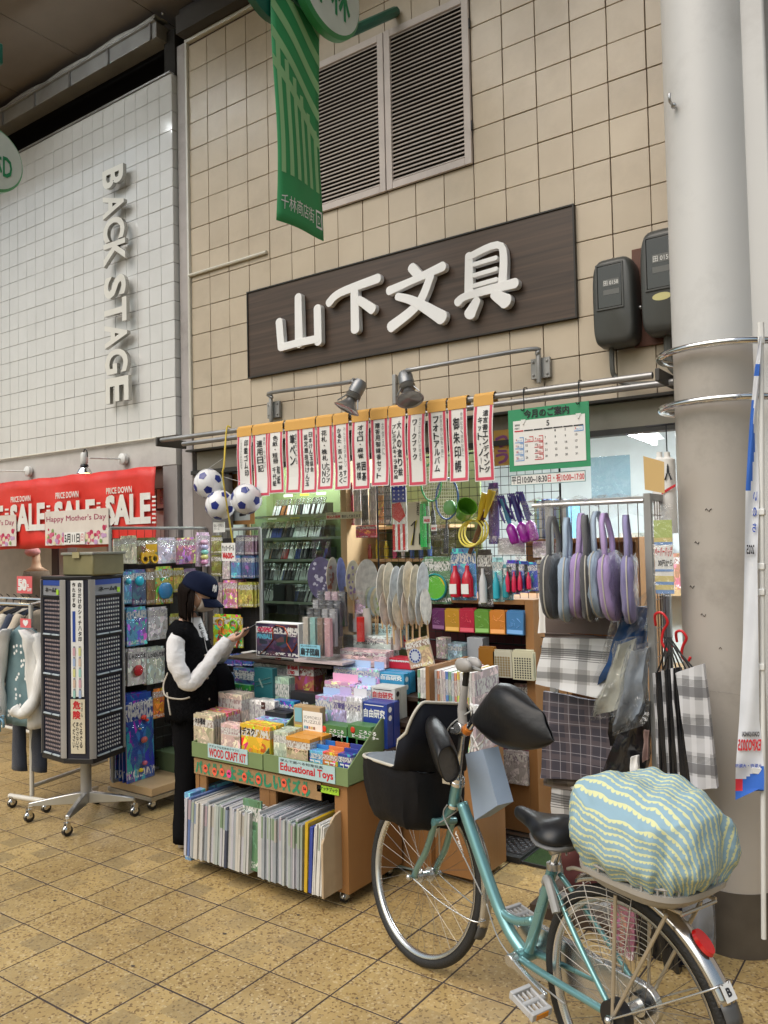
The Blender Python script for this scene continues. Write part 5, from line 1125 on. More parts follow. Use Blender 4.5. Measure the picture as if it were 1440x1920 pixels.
b=MB();b.box((xl-.5,4.1,zt-.03),(xr-.051,4.6,zt));build('top_board',b,M_wood,cb,bevel=.002);b=MB();b.box((xl-.5,4.55,.3),(xr-.051,4.58,zt-.03));build('back_board',b,mat('dark_red_board',(.09,.012,.015),.6),cb)
for py in(1222,1290,1395):
 z=aty(940,py+40,4.14).z;b=MB();b.box((xl-.5,4.16,z-.015),(xr-.051,4.55,z));build('shelf',b,mat('dark_shelf',(.05,.03,.02),.5),cb)
def dots(col,nx,nz,r_):
 def f(t,W,H):
  b=MB()
  for i in range(nx):
   for j in range(nz):
    cx,cz=W*(-.42+.84*(i+.5)/nx),H*(.04+.72*(j+.5)/nz);b.add([(cx+r_*math.cos(2*PI*q/8),-.0072,cz+r_*math.sin(2*PI*q/8))for q in range(8)],[tuple(range(8))])
  build('dot_print',b,col,t,local=True)
 return f
for px,c,lab,toy in(((898,1212,928,1266),(.3,.13,.02),'brown sticker sheet pack with a red header',None),((926,1218,961,1270),(.5,.48,.38),'cream sticker sheet with pale round seals',dots(mat('gold_seal',(.4,.3,.15),.3,.6),6,8,.0065)),((962,1219,1001,1275),(.55,.53,.38),'cream sticker sheet with rows of black dots',dots(M_blackink,7,9,.0048))):
 t=hang(px,'y',4.04,c,lab,name='sticker_pack',cat='card pack',group='sticker sheets on clips',n=2,film=False,toy=toy)
 for ch in t.children:
  if ch.name.startswith('card'):ch.data.materials[0]=M_pk
for k,px in enumerate(((905,1285,932,1335),(935,1285,960,1340),(963,1283,1000,1340),(905,1345,950,1392),(952,1345,1000,1396))):
 hang(px,'y',4.13,((.22,.2,.08),(.4,.3,.3),(.25,.18,.15),(.12,.3,.38),(.3,.35,.15))[k],['olive','dusty pink','brown','sky blue','green and yellow'][k]+' printed sheet pack behind the black grip cover',name='sheet_pack',cat='card pack',n=2,style=1)
for k,px in enumerate(((909,1405,944,1462),(946,1408,990,1470))):
 hang(px,'y',4.08,((.25,.35,.33),(.42,.38,.38))[k],['greenish','pinkish white'][k]+' clear boxed stamp set under a mauve header',name='stamp_set',cat='card pack',n=3,dn=.03,style=1)
pbox('mauve_header_pack','mauve header strip pack behind the stamp sets','card pack',(905,1400,995,1412),4.13,.02,OC,(.22,.07,.11))
pbox('gift_box','pale blue box with a dark pink picture on the cabinet shelf','box',(834,1208,866,1248),4.0,.12,PR[1],(.35,.5,.55));pbox('toy_box','small red and cream toy box beside the pale blue box','box',(818,1196,836,1235),3.98,.06,PR[2],(.55,.45,.4));pbox('gift_box','grey white box behind the bicycle bell','box',(876,1196,905,1236),4.05,.08,OC,(.38,.4,.43))
for k in range(14):
 c=random.choice(((.65,.68,.7),(.15,.4,.65),(.35,.55,.2),(.6,.62,.65),(.55,.1,.15),(.3,.5,.65),(.2,.25,.5)));x=1002+4.6*k
 pbox('file_folder','%s plastic file folder, %s from the left on the back shelf'%(cname(c),(ORD+['thirteenth','fourteenth'])[k]),'file',(x,938+random.uniform(-3,3),x+4.2,1010),4.9,.2,OCP,c,'file folders on the back shelf',zb=aty(1030,1010,4.9).z,bevel=0)
zs=aty(1030,1010,4.9).z;b=MB();b.box((-2.5,4.88,zs-.03),(-1.6,5.25,zs-.001));b.box((-2.5,5.25,.03),(-1.6,5.28,zs-.03));b.box((-2.5,4.88,zs-.42),(-1.6,5.25,zs-.39));b.box((-1.6,4.88,.03),(-1.58,5.28,zs));o=build('back_shelf',b,M_wood,None,bevel=.002);tag(o,'brown shelf with file folders inside the bright shop','shelf')
for k,(px,c)in enumerate((((1005,1015,1024,1045),(.1,.3,.5)),((1028,1018,1050,1045),(.4,.25,.35)),((1003,1050,1022,1075),(.6,.62,.6)),((1024,1050,1050,1075),(.6,.45,.4)))):pbox('small_box',['blue','mauve','white','cream and red'][k]+' small box on the shelf left of the backpacks','box',px,4.88,.1,PR[k%3],c,zb=zs-.38 if k>1 else None)
for k in range(16):
 x=-3.4+.2*k;h=random.uniform(.25,.5);c=random.choice(((.4,.42,.45),(.15,.3,.5),(.45,.2,.15),(.5,.48,.4),(.2,.3,.2)))
 b=MB();b.box((x,6.9,1.2),(x+.17,7.15,1.2+h));o=build('stock_box',b,PR[k%3],None,color=c);tag(o,'%s stock carton, %s from the left along the back wall'%(cname(c),(ORD+['thirteenth','fourteenth','fifteenth','sixteenth'])[k]),'box','stock cartons along the back wall')
b=MB();b.box((-3.6,6.85,1.15),(.1,7.19,1.199));b.box((-3.6,6.85,.5),(.1,7.19,.55));o=build('wall_shelf',b,M_woodlt,None);tag(o,'long pale shelf along the back wall of the shop','shelf')
# ================================================================== STREET SIDE DISPLAYS
# ---- wheeled wooden cabinet with drawing pads and two green trays
CX0,CX1,CXM,CY0,CY1=-3.33,-2.315,-2.815,2.93,3.36
wc=empty('display_cabinet',((CX0+CX1)/2,CY0,0),'low wooden cabinet on casters with two open bays of pads in front of the shop','cabinet')
z0,z1=.055,.545
b=MB();b.box((CX1-.028,CY0,z0),(CX1,CY1,z1));build('side_panel',b,M_wood,wc,bevel=.002)
b=MB();b.box((CX0,CY0,z0),(CX0+.028,CY1,z1));build('side_panel',b,M_wood,wc,bevel=.002)
b=MB();b.box((CXM-.014,CY0+.002,z0+.04),(CXM+.014,CY1-.02,z1-.02));build('divider',b,M_wood,wc,bevel=.002)
b=MB();b.box((CX0+.0281,CY0+.003,z0),(CX1-.0281,CY1-.02,z0+.039));build('bottom_board',b,M_wood,wc,bevel=.002)
b=MB();b.box((CX0+.0281,CY0+.003,z1-.02),(CX1-.0281,CY1-.02,z1));build('top_board',b,M_wood,wc,bevel=.002)
b=MB();b.box((CX0+.0281,CY1-.019,z0),(CX1-.0281,CY1,z1));build('back_board',b,mat('dark_back_board',(.08,.045,.02),.6),wc)
for x,w_ in((CX0+.0281,.05),(CXM-.055,.0409),(CXM+.0141,.04),(CX1-.0781,.05)):
 b=MB();b.box((x,CY0+.004,z0+.04),(x+w_,CY0+.02,z1-.0201));build('front_stile',b,M_wood,wc,bevel=.002)
b=MB();b.box((CX0-.002,CY0-.006,.455),(CX1-.15,CY0-.0005,.535));build('cardboard_strip',b,mat('brown_cardboard',(.33,.2,.09),.8,var=.1,bump=.2),wc)
for p in((CX0+.06,CY0+.05),(CXM-.03,CY0+.04),(CXM+.06,CY0+.09),(CX1-.05,CY0+.03),(CX1-.05,CY1-.05),(CX0+.06,CY1-.06)):caster((p[0],p[1],z0),wc,.022,M_steel)
b=MB();M=frame((CX0,CY0-.0075,.455),(1,0,0),(0,0,1),(0,-1,0))
x=.01
for ch in 'パズルしようたのしいパズル':
 put_text(b,ch,M@Matrix.Rotation(random.uniform(-.12,.12),4,'Z')if False else M,x,.008+random.uniform(-.004,.004),x+.052,.072+random.uniform(-.004,.004),bold=.055);x+=.0615
build('lettering',b,mat('green_marker',(.03,.25,.13),.5),wc)
for k,(px,py,s_,c)in enumerate(((385,1441,'30',0),(402,1447,'45',0),(416,1448,'35',0),(429,1451,'60',1),(458,1457,'85',0),(484,1462,'108',0),(532,1468,'80',0),(571,1480,'56',0))):
 p=aty(px,py,CY0-.009);b=MB();Mx=frame((p.x,CY0-.0085,p.z),(1,0,0),(0,0,1),(0,-1,0));b.add([Mx@V((.0165*math.cos(2*PI*q/20),.021*math.sin(2*PI*q/20),0))for q in range(20)],[tuple(range(20))])
 o=build('price_sticker',b,mat('fluorescent_orange',(.85,.12,.06),.5)if c==0 else mat('fluorescent_pink',(.8,.06,.25),.5),wc)
 b=MB();put_text(b,s_,Mx@Matrix.Translation((0,0,.0008)),-.009,-.004,.009,.009,.03);build('sticker_number',b,M_blackink,wc)
o,M,W,H=quad_sign('label_card','lime green スケッチブック card on the cabinet over the right bay','sign',[(594,1470),(635,1480),(635,1492),(594,1484)],CY0-.006,mat('lime_card',(.35,.6,.04),.5));b=MB();put_text(b,'スケッチブック',M,.004,H*.35,W-.006,H*.92,.03);build('lettering',b,M_blackink,o)
def pads(xa,xb,n,kinds,bay,zt=.40,lean=-.03,yout=.115):
 x=xa
 for k in range(n):
  w_=(xb-xa)/n*random.uniform(.8,1.1);c,thick=kinds(k,n)
  h=random.uniform(-.012,.01);dpt=.30;yf=CY0-yout-.05*random.uniform(0,.3)
  b=MB();b.box((-w_*.46,0,0),(w_*.46,dpt,zt+h-z0-.04),0);
  o=build('drawing_pad',b,[mat('pad_sleeve',(1,1,1),.25,objcol=True,var=.25,vscale=25,stretch=(30,.4,.4),coat=.2)],None,local=True,color=c,bevel=.0008)
  o.location=(x+w_/2,yf,z0+.042-.02*(yout>.1));o.rotation_euler=(-.0,lean+random.uniform(-.01,.01),random.uniform(-.02,.02))
  tag(o,'%s pad, %s from the left in the %s bay of the cabinet'%(cname(c),(ORD+['thirteenth','fourteenth','fifteenth','sixteenth','seventeenth','eighteenth','nineteenth','twentieth','twenty-first','twenty-second','twenty-third','twenty-fourth','twenty-fifth','twenty-sixth'])[k],bay),'drawing pad','drawing pads in the %s bay'%bay)
  sp_=MB()
  if random.random()<.4:sp_.box((-w_*.47,-.0008,zt+h-z0-.15),(w_*.47,dpt*.3,zt+h-z0-.05));build('cover_band',sp_,OC,o,local=True,color=random.choice(((.16,.24,.15),(.22,.27,.36),(.4,.38,.34),(.3,.36,.28),(.38,.3,.34))))
  x+=w_
P1c=[(.5,.5,.5),(.42,.44,.42),(.3,.33,.36),(.52,.5,.46),(.35,.4,.38),(.45,.45,.5)]
pads(-3.285,-2.80,26,lambda k,n:((.1,.16,.35)if k==1 else(.04,.05,.09)if k==17 else random.choice(P1c),1),'left',.385,.06)
pads(-2.775,-2.48,22,lambda k,n:(random.choice(P1c),1),'right',.40,.03)
pads(-2.478,-2.438,2,lambda k,n:((.55,.35,.02)if k==0 else(.03,.06,.3),1),'right middle',.40,.05)
pads(-2.436,-2.375,8,lambda k,n:((.66,.65,.62),1),'right end',.405,.08)
o=pbox('drawing_pad','pad with green and navy picture cover at the right of the left bay','drawing pad',(456,1500,490,1600),CY0-.10,.012,PR[1],(.1,.22,.12),zb=.09)
o=pbox('drawing_pad','pad with blue and yellow cover leaning at the left end of the left bay','drawing pad',(346,1487,357,1583),CY0-.10,.3,PR[0],(.15,.3,.55),zb=.045)
b=MB();prof=[(0,0),(.30,0),(.30,.34),(.22,.34),(.12,.30),(.05,.22),(0,.20)];Mx=frame((-2.368,CY0-.13,z0+.02),(0,1,0),(0,0,1),(1,0,0))
prof=[(0,0),(.38,0),(.38,.355),(.16,.355),(.09,.34),(.03,.29),(0,.24)]
b.prism(prof,0,.012,Mx);o=build('divider_board',b,mat('beige_millboard',(.45,.34,.22),.7,dirt=.3),None,bevel=.002);tag(o,'beige board with rounded top corner at the right end of the pads','board')
M_gt=mat('sage_green_card',(.17,.24,.10),.6,var=.08,dirt=.2)
def tray(x0,x1,zf,zbk,lab,depth=.42):
 t=empty('card_tray',((x0+x1)/2,CY0,z1),lab,'tray','green card trays on the cabinet')
 b=MB();b.box((x0,CY0-.018,z1+.001),(x1,CY0-.012,zf));build('front_panel',b,M_gt,t,bevel=.001)
 b=MB();b.box((x0,CY0-.0119,z1+.001),(x1,CY0+depth-.02,z1+.006));build('bottom_panel',b,M_gt,t)
 for x in(x0,x1-.006):
  b=MB();b.prism([(0,0),(depth,0),(depth,zbk-z1),(depth*.62,zbk-z1),(0,zf-z1-.002)],0,.006,frame((x,CY0-.012,z1+.0011),(0,1,0),(0,0,1),(1,0,0)));build('side_panel',b,M_gt,t)
 return t
t1=tray(CX0-.005,CXM-.01,.622,.68,'left sage green card tray labelled WOOD CRAFT KIT')
t2=tray(CXM-.004,CX1+.02,.628,.80,'right sage green card tray labelled Educational Toys')
M_ls=mat('pale_blue_card',(.42,.58,.6),.6)
for q,s_,s2,lab in(([(389,1391),(464,1409),(464,1433),(390,1421)],'WOOD CRAFT KIT','ナチュラルな木のクラフト','pale blue hand written card WOOD CRAFT KIT'),([(521,1417),(628,1441),(628,1470),(524,1450)],'Educational Toys','学んで遊べる知育玩具','pale blue hand written card Educational Toys')):
 o,M,W,H=quad_sign('label_card',lab,'sign',q,CY0-.022,M_ls,.003);b=MB();put_text(b,s_,M,.01,.006,W-.01,H*.70,.03);build('red_lettering',b,M_redink,o);b=MB();put_text(b,s2,M,.012,H*.76,W*.8,H*.93,.01);build('lettering',b,M_blackink,o)
ZT=z1+.0065
K_=dict(zb=ZT)
def B(px,Y,dp,c,lab,st=0,n=1,dn=.03,cat='boxed kit',name='craft_kit_box',text=None,tcol=None,trect=(.1,.62,.9,.85),zb=ZT,group=None,mt=None):
 o=pbox(name,lab,cat,px,Y,dp,mt or PR[st],c,group,zb=zb,text=text,tcol=tcol,trect=trect)
 for k in range(1,n):
  c2=copy_tree(o,V(o.location)+V((random.uniform(-.004,.004),dn*k,random.uniform(-.002,.004))),None,lab+', '+ORD[k]+' back');
 return o
B((363,1341,400,1395),2.945,.012,(.5,.42,.3),'beige wood craft packet at the left front of the left tray',1,5,.018,text='木の機械',trect=(.08,.76,.6,.93),tcol=M_blackink,group='beige craft packets in the left tray')
B((374,1333,428,1380),3.06,.02,(.6,.1,.12),'red headed flat craft packet behind the beige ones',2,4,.022,group='red headed packets')
B((414,1359,453,1403),2.95,.015,(.6,.42,.38),'pink and cream craft packet with a wooden figure',1,3,.02,group='pink craft packets')
B((450,1360,506,1407),2.95,.03,(.72,.45,.03),'yellow craft kit box printed デスク',0,3,.04,text='デスク',trect=(.08,.72,.5,.92),tcol=M_blackink,group='yellow desk craft kits')
B((478,1351,535,1390),3.08,.03,(.25,.5,.7),'light blue craft kit behind the yellow boxes',2,3,.04,group='light blue craft kits')
B((397,1300,453,1375),3.16,.10,(.62,.5,.42),'large pale pink boxed kit with open mint green lid',1)
b=MB();q=[aty(395,1318,3.16),aty(450,1322,3.16),aty(463,1299,3.26),aty(414,1296,3.26)];b.add([tuple(p)for p in q]+[tuple(p+V((0,.002,-.006)))for p in q],[(0,1,2,3),(7,6,5,4),(0,4,5,1),(1,5,6,2),(2,6,7,3),(3,7,4,0)]);o=build('box_lid',b,mat('mint_lid',(.38,.58,.42),.5));tag(o,'mint green slanting lid sheet with yellow writing','lid');
t=MB();Mq=frame(tuple(q[0]+V((0,-.002,.003))),(q[1]-q[0]),(q[3]-q[0]));put_text(t,'ウッドクラフト\nゴールド',Mq,.03,.02,(q[1]-q[0]).length-.02,(q[3]-q[0]).length-.015,.03,z=.001);build('lettering',t,mat('yellow_ink',(.6,.55,.08),.5),o)
B((420,1283,470,1350),3.36,.03,(.05,.35,.08),'green topped game box behind the mint lid',0,text='スイーツゲーム',trect=(.06,.78,.94,.95))
for k,px in enumerate(((452,1312,476,1372),(477,1314,515,1374))):
 o=B(px,3.22,.07,(.64,.62,.6),['left','right'][k]+' white model kit box with a brown KIT label',1,1,mt=PR[1],group='white kit boxes');
 e0=extent(*px,'y',3.22);b=MB();xm=e0[0]+(e0[1]-e0[0])*.45;b.box((xm-.014,3.2175,e0[3]-.045),(xm+.014,3.219,e0[3]-.008));build('brown_label',b,mat('brown_label',(.08,.03,.025),.5),o)
 b=MB();put_text(b,'KIT',frame((xm-.010,3.2168,e0[3]-.032),(1,0,0),(0,0,1),(0,-1,0)),0,0,.02,.009,.02);build('lettering',b,M_whiteink,o)
B((497,1336,537,1386),3.14,.05,(.012,.012,.014),'black craft kit box with white writing',1,2,.06,text='木製キット',trect=(.05,.62,.95,.74),mt=OC,group='black kit boxes')
B((514,1314,552,1380),3.26,.05,(.03,.15,.45),'blue hanging kit box behind the black boxes',0,text='クワガタ',trect=(.05,.84,.7,.93))
o=B((551,1325,600,1405),3.10,.045,(.5,.34,.17),'brown kraft puzzle box with a white IOMOKU PUZZLE sleeve',0,mt=mat('kraft_card',(.42,.28,.14),.6))
e0=extent(551,1325,600,1405,'y',3.10)
o2,M,W,H=quad_sign('puzzle_sleeve','white sleeve printed IOMOKU PUZZLE with coloured squares','label',[(568,1333),(604,1337),(604,1377),(568,1374)],3.094,M_paper,.004)
b=MB();put_text(b,'IOMOKU',M,.008,H*.66,W-.01,H*.80,0);put_text(b,'PUZZLE',M,.008,H*.46,W-.01,H*.60,0);build('lettering',b,mat('grey_ink',(.2,.2,.2),.6),o2)
b=MB()
for k in range(5):b.box((.008+.015*k,H*.2,0),(.019+.015*k,H*.32,.0008),k,M)
build('colour_square',b,[mat('sq%d'%k,c,.5)for k,c in enumerate(((.1,.4,.45),(.1,.2,.45),(.6,.25,.1),(.55,.45,.15),(.3,.15,.1)))],o2)
b=MB()
for k,(u0,v0,u1,v1)in enumerate(((.05,.62,.33,.95),(.05,.2,.33,.55),(.35,.1,.62,.3))):b.box((e0[0]+(e0[1]-e0[0])*u0,3.0975,e0[2]+(e0[3]-e0[2])*v0),(e0[0]+(e0[1]-e0[0])*u1,3.0992,e0[2]+(e0[3]-e0[2])*v1),k)
build('picture_square',b,[mat('pz_blue',(.2,.42,.5),.5),mat('pz_yellow',(.6,.5,.1),.5),mat('pz_navy',(.15,.2,.45),.5)],o)
for k,px in enumerate(((537,1384,581,1430),(556,1378,604,1424),(574,1374,616,1420))):
 o=B(px,2.95+.075*k,.07,(.55,.42,.28),['front','middle','rear'][k]+' cream toy box with an orange top',1,1,group='cream and orange toy boxes',mt=PR[1])
 e0=extent(*px,'y',2.95+.075*k);b=MB();b.box((e0[0],2.9485+.075*k,e0[3]-.016),(e0[1]+.001,3.021+.075*k,e0[3]+.001));build('lid',b,mat('orange_lid',(.65,.28,.03),.4),o)
 b=MB();put_text(b,'ランプシェード',frame((e0[0]+.006,2.948+.075*k,e0[2]+(e0[3]-e0[2])*.45),(1,0,0),(0,0,1),(0,-1,0)),0,0,(e0[1]-e0[0])*.85,.012,.03);build('lettering',b,mat('brown_ink',(.12,.04,.01),.5),o)
B((513,1372,540,1414),2.96,.05,(.5,.55,.42),'pale green kit box at the left front of the right tray',1,2,.06,group='pale green kit boxes')
for k,px in enumerate(((600,1360,650,1400),(652,1362,712,1405))):
 e0=extent(*px,'y',3.10)
 o=B(px,3.10,.08,(.06,.22,.05),['left','right'][k]+' green box of a marble coaster toy',0,1,group='green marble coaster boxes',mt=mat('green_game_box',(.07,.2,.06),.4))
 b=MB();M=frame((e0[0],3.0985,e0[2]),(1,0,0),(0,0,1),(0,-1,0));W,H=e0[1]-e0[0],e0[3]-e0[2];put_text(b,'ころころ',M,W*.38,H*.66,W*.9,H*.82,.04);put_text(b,'ビー玉コースター',M,W*.15,H*.47,W*.97,H*.63,.05);build('lettering',b,M_whiteink,o)
 b=MB();b.sphere((e0[0]+W*.17,3.0985,e0[2]+H*.78),(.014,.002,.016),12);build('red_marble_print',b,mat('marble_red',(.6,.05,.02),.3),o,smooth=True)
small=[((.12,.38,.6),'light blue'),((.62,.17,.04),'orange'),((.02,.06,.28),'navy')]
for k,(c,n_)in enumerate(small):
 px=((577,1408,605,1433),(605,1411,633,1438),(634,1415,664,1444))[k];o=B(px,2.95,.045,c,n_+' small toy box in the front row of the right tray',0,1,mt=PR[2]if False else PR[0],text='コマ',trect=(.15,.3,.85,.65),group='small toy boxes in the right tray')
rows_=[[((.04,.2,.55),'blue',(588,1396,616,1425)),((.66,.2,.06),'orange',(617,1400,645,1428)),((.03,.05,.28),'navy',(646,1404,674,1432))],[((.03,.16,.5),'blue',(600,1388,628,1416)),((.6,.16,.05),'orange',(629,1392,655,1420)),((.04,.06,.3),'navy',(657,1396,684,1424))],[((.2,.05,.3),'purple',(614,1378,640,1408)),((.03,.3,.28),'teal',(642,1382,668,1410)),((.65,.2,.4),'pink',(670,1388,698,1416))]]
for r_,row in enumerate(rows_):
 for c,n_,px in row:
  e0=extent(*px,'y',3.0+.05*r_);o=B(px,3.0+.05*r_,.006,c,n_+' hanging tab box, '+['second','third','rear'][r_]+' row of small toys',0,1,mt=OC,group='small toy boxes in the right tray')
  b=MB();b.box((e0[0]+.01,3.006+.05*r_,ZT),(e0[1]-.004,3.045+.05*r_,e0[3]-.028));build('box_body',b,PR[0],o,color=c)
TX0,TX1=-2.80,-2.18
ts=empty('tiered_stand',(-2.5,3.4,0),'dark wooden tiered stand of science kits behind the trays','display stand')
tiers=[(3.20,.655),(3.33,.76),(3.46,.86),(3.59,.97)]
for k,(y,z)in enumerate(tiers):
 b=MB();b.box((TX0-.0,y-.01,z-.02),(TX1-.07+.02*k,y+.12,z));build('step',b,mat('dark_shelf',(.05,.03,.02),.5),ts)
b=MB();b.box((TX0-.35,3.385,.03),(TX1+.02,3.78,.60));build('base_box',b,M_wood,ts,bevel=.003)
b=MB();b.box((TX1,3.40,.03),(TX1+.022,3.8,1.03));build('side_post',b,M_woodlt if False else M_wood,ts,bevel=.002)
b=MB();b.box((TX0-.45,3.785,.03),(TX1,3.80,1.0));build('back_board',b,mat('dark_red_brown_board',(.06,.02,.012),.4),ts)
def free(px,Y,tier,dp,c,lab,n=2,dn=.055,text='自由研究',st=0,mt=None,**k):
 return B(px,Y,dp,c,lab,st,n,dn,zb=tiers[tier][1]+.0005,text=text,trect=(.12,.74,.9,.9),mt=mt,**k)
M_fk=mat('science_kit_card',(1,1,1),.3,objcol=True,var=.1,vscale=20)
for(px,Y,t_,c,n_)in(((678,1318,726,1392),3.20,0,(.02,.05,.28),'dark blue'),((695,1289,741,1370),3.33,1,(.6,.6,.56),'white'),((710,1262,758,1345),3.46,2,(.04,.28,.5),'light blue'),((727,1235,772,1310),3.59,3,(.5,.02,.04),'red')):
 o=B(px,Y,.05,c,n_+' free research science kit box, 自由研究',0,2,.056,zb=tiers[t_][1]+.0005,text='自由研究',trect=(.1,.66,.92,.86),tcol=M_redink if n_=='white' else None,mt=M_fk,group='free research science kits',name='science_kit_box')
 e0=extent(*px,'y',Y);b=MB();b.box((e0[0]+.02,Y-.0008,e0[3]-.014),(e0[1]-.02,Y-.0003,e0[3]-.010));
 for q in range(2):b.add([(e0[1]+.0008,Y+.025+.014*math.cos(2*PI*a/12),e0[3]-.03-.04*q+.014*math.sin(2*PI*a/12))for a in range(12)],[tuple(range(12))])
 build('white_print',b,M_blackink if n_=='white' else M_whiteink,o)
for(px,Y,t_,c,lab,st,tx)in(((592,1306,632,1392),3.20,0,(.35,.45,.66),'light blue hang-tab kit box at the left of the lowest tier',2,None),((624,1305,650,1392),3.195,0,(.45,.38,.6),'lilac kit box with a snowman like crystal picture',1,'万華鏡'),((650,1308,679,1392),3.19,0,(.58,.58,.62),'white kit box with a grey rock picture',1,'シリーズ'),((609,1279,665,1340),3.33,1,(.66,.35,.52),'pink colour kit box on the second tier',2,None),((665,1286,696,1340),3.325,1,(.4,.5,.68),'pale blue kit box beside the pink one',2,None),((626,1252,690,1310),3.46,2,(.38,.5,.7),'light blue colour kit box on the third tier',2,None),((690,1256,712,1310),3.455,2,(.3,.42,.65),'blue grey kit box at the right of the third tier',2,None)):
 e0=extent(*px,'y',Y);o=B(px,Y,.05,c,lab,st,1,zb=tiers[t_][1]+.0005,mt=PR[st],group='pastel kit boxes on the tiered stand',text=tx,trect=(.1,.72,.9,.86),tcol=mat('violet_ink',(.1,.08,.25),.5))
 b=MB();w_=(e0[1]-e0[0]);b.box((e0[0]+w_*.08,Y+.052,e0[3]-.03),(e0[0]+w_*.92,Y+.054,e0[3]+.035));build('hang_tab',b,OC,o,color=tuple(min(1,v*1.15)for v in c))
for k,(px,Y,c,lab,tx)in enumerate((((638,1220,724,1262),3.56,(.6,.42,.45),'wide pale pink slot machine craft box','スロットマシーン'),((644,1192,733,1240),3.66,(.5,.58,.55),'wide pale teal register craft box, uppermost on the stand','おしゃべりレジスター'))):
 B(px,Y,.035,c,lab,1,2,.04,zb=tiers[3][1]+.0005 if k==0 else 1.0,text=tx,trect=(.3,.62,.75,.78),tcol=M_blackink,mt=PR[1],group='wide craft boxes on the stand',name='craft_box')
o,M,W,H=quad_sign('kit_sign','light blue hand written sign for fun experiment kits, 実験キット','sign',[(684,1168),(766,1172),(766,1216),(684,1214)],3.74,M_ls)
b=MB();put_text(b,'実験',M,.02,H*.08,W*.40,H*.50,.03);put_text(b,'キット',M,W*.58,H*.05,W*.97,H*.58,.03);build('red_lettering',b,M_redink,o);b=MB();put_text(b,'おもしろ',M,W*.42,H*.2,W*.57,H*.5,.02);build('green_lettering',b,M_greenink,o);b=MB();put_text(b,'夏休みにやってみよう楽しい\n自由研究にもおすすめです',M,.02,H*.62,W*.95,H*.93,.02);build('lettering',b,M_blackink,o)
fc=empty('fan_case',(-2.95,3.4,1.0),'clear acrylic case of boxed folding fans behind the pinball game','display case')
e0=extent(560,1158,640,1238,'y',3.42);b=MB()
b.box((e0[0],3.42,e0[2]),(e0[1],3.425,e0[3]-.02));b.box((e0[0],3.4251,e0[2]),(e0[0]+.004,3.62,e0[3]+.10));b.box((e0[1]-.004,3.4251,e0[2]),(e0[1],3.62,e0[3]+.14));b.box((e0[0],3.62,e0[2]),(e0[1],3.624,e0[3]+.15));b.box((e0[0]+.004,3.4251,e0[2]),(e0[1]-.004,3.62,e0[2]+.004));build('acrylic_panel',b,glassy('acrylic',refl=.0,rough=.05),fc)
for r_ in range(4):
 for k in range(4):
  c=((.5,.45,.38),(.25,.5,.48),(.2,.12,.08),(.55,.3,.33))[k]if r_==0 else random.choice(((.02,.02,.03),(.03,.03,.05),(.45,.3,.35),(.3,.3,.32)))
  x=e0[0]+.02+k*.052;b=MB();b.box((x,3.435+.045*r_,e0[2]+.02+.05*r_),(x+.036,3.46+.045*r_,e0[3]-.005+.045*r_));b.box((x-.006,3.432+.045*r_,e0[2]+.01+.05*r_),(x+.042,3.434+.045*r_,e0[3]+.005+.045*r_),1)
  o=build('folding_fan_box',b,[OC,M_film2],None,color=c);tag(o,'%s boxed folding fan, %s in %s row of the clear case'%(cname(c),ORD[k],['front','second','third','rear'][r_]),'fan box','boxed folding fans in the clear case')
b=MB();b.box((e0[0]-.02,3.40,e0[2]-.015),(e0[1]+.02,3.66,e0[2]-.002));o=build('clear_shelf',b,mat('pink_white_shelf',(.5,.42,.42),.3));tag(o,'thin pale shelf board under the clear fan case','shelf')
o,M,W,H=quad_sign('fan_sign','light blue card 扇子 団扇 in front of the fan case','sign',[(562,1208),(600,1210),(600,1232),(562,1231)],3.39,mat('sky_blue_card',(.25,.55,.68),.6));b=MB();put_text(b,'扇子団扇',M,.006,.006,W-.006,H*.72,.05);put_text(b,'おしゃれなセンスの',M,.01,H*.8,W*.85,H*.95,.02);build('lettering',b,M_blackink,o)
e1=extent(480,1168,560,1233,'y',3.46)
pbm=empty('pinball_box',((e1[0]+e1[1])/2,3.46,e1[2]),'boxed pinball game with dark space picture, orange frame and COSMO PINBALL title','game box')
b=MB();b.box((e1[0],3.46,e1[2]),(e1[1],3.53,e1[3]));build('box',b,M_whitepl,pbm,bevel=.002)
W,H=e1[1]-e1[0],e1[3]-e1[2];b=MB();b.box((e1[0]+.006,3.4585,e1[2]+.006),(e1[1]-.006,3.4598,e1[3]-.006));build('print',b,printed('space_print',2),pbm,color=(.05,.035,.08))
M=frame((e1[0],3.4580,e1[2]),(1,0,0),(0,0,1),(0,-1,0))
b=MB();b.tube([M@V((W*u,H*v,0))for u,v in((.1,.05),(.3,.3),(.42,.5),(.42,.85),(.5,.93),(.68,.9),(.76,.72),(.74,.45),(.86,.2),(.97,.45))],.008,6,flat=.1);build('orange_frame_print',b,mat('orange_print',(.65,.12,.03),.4),pbm)
b=MB();put_text(b,'COSMO',M,W*.05,H*.72,W*.40,H*.86,.05,z=.001);build('red_title',b,mat('pink_red_print',(.6,.04,.12),.4),pbm);b=MB();put_text(b,'PINBALL',M,W*.04,H*.52,W*.42,H*.66,.05,z=.001);build('blue_title',b,mat('blue_print',(.12,.45,.6),.4),pbm);b=MB();put_text(b,'自由\nハイスコア',M,W*.76,H*.62,W*.97,H*.9,.04,z=.001);build('lettering',b,M_whiteink,pbm)
zz=.62
hs_=empty('stock_shelf',(-3.2,3.5,0),'dark shelf carrying the larger game boxes behind the left tray','shelf')
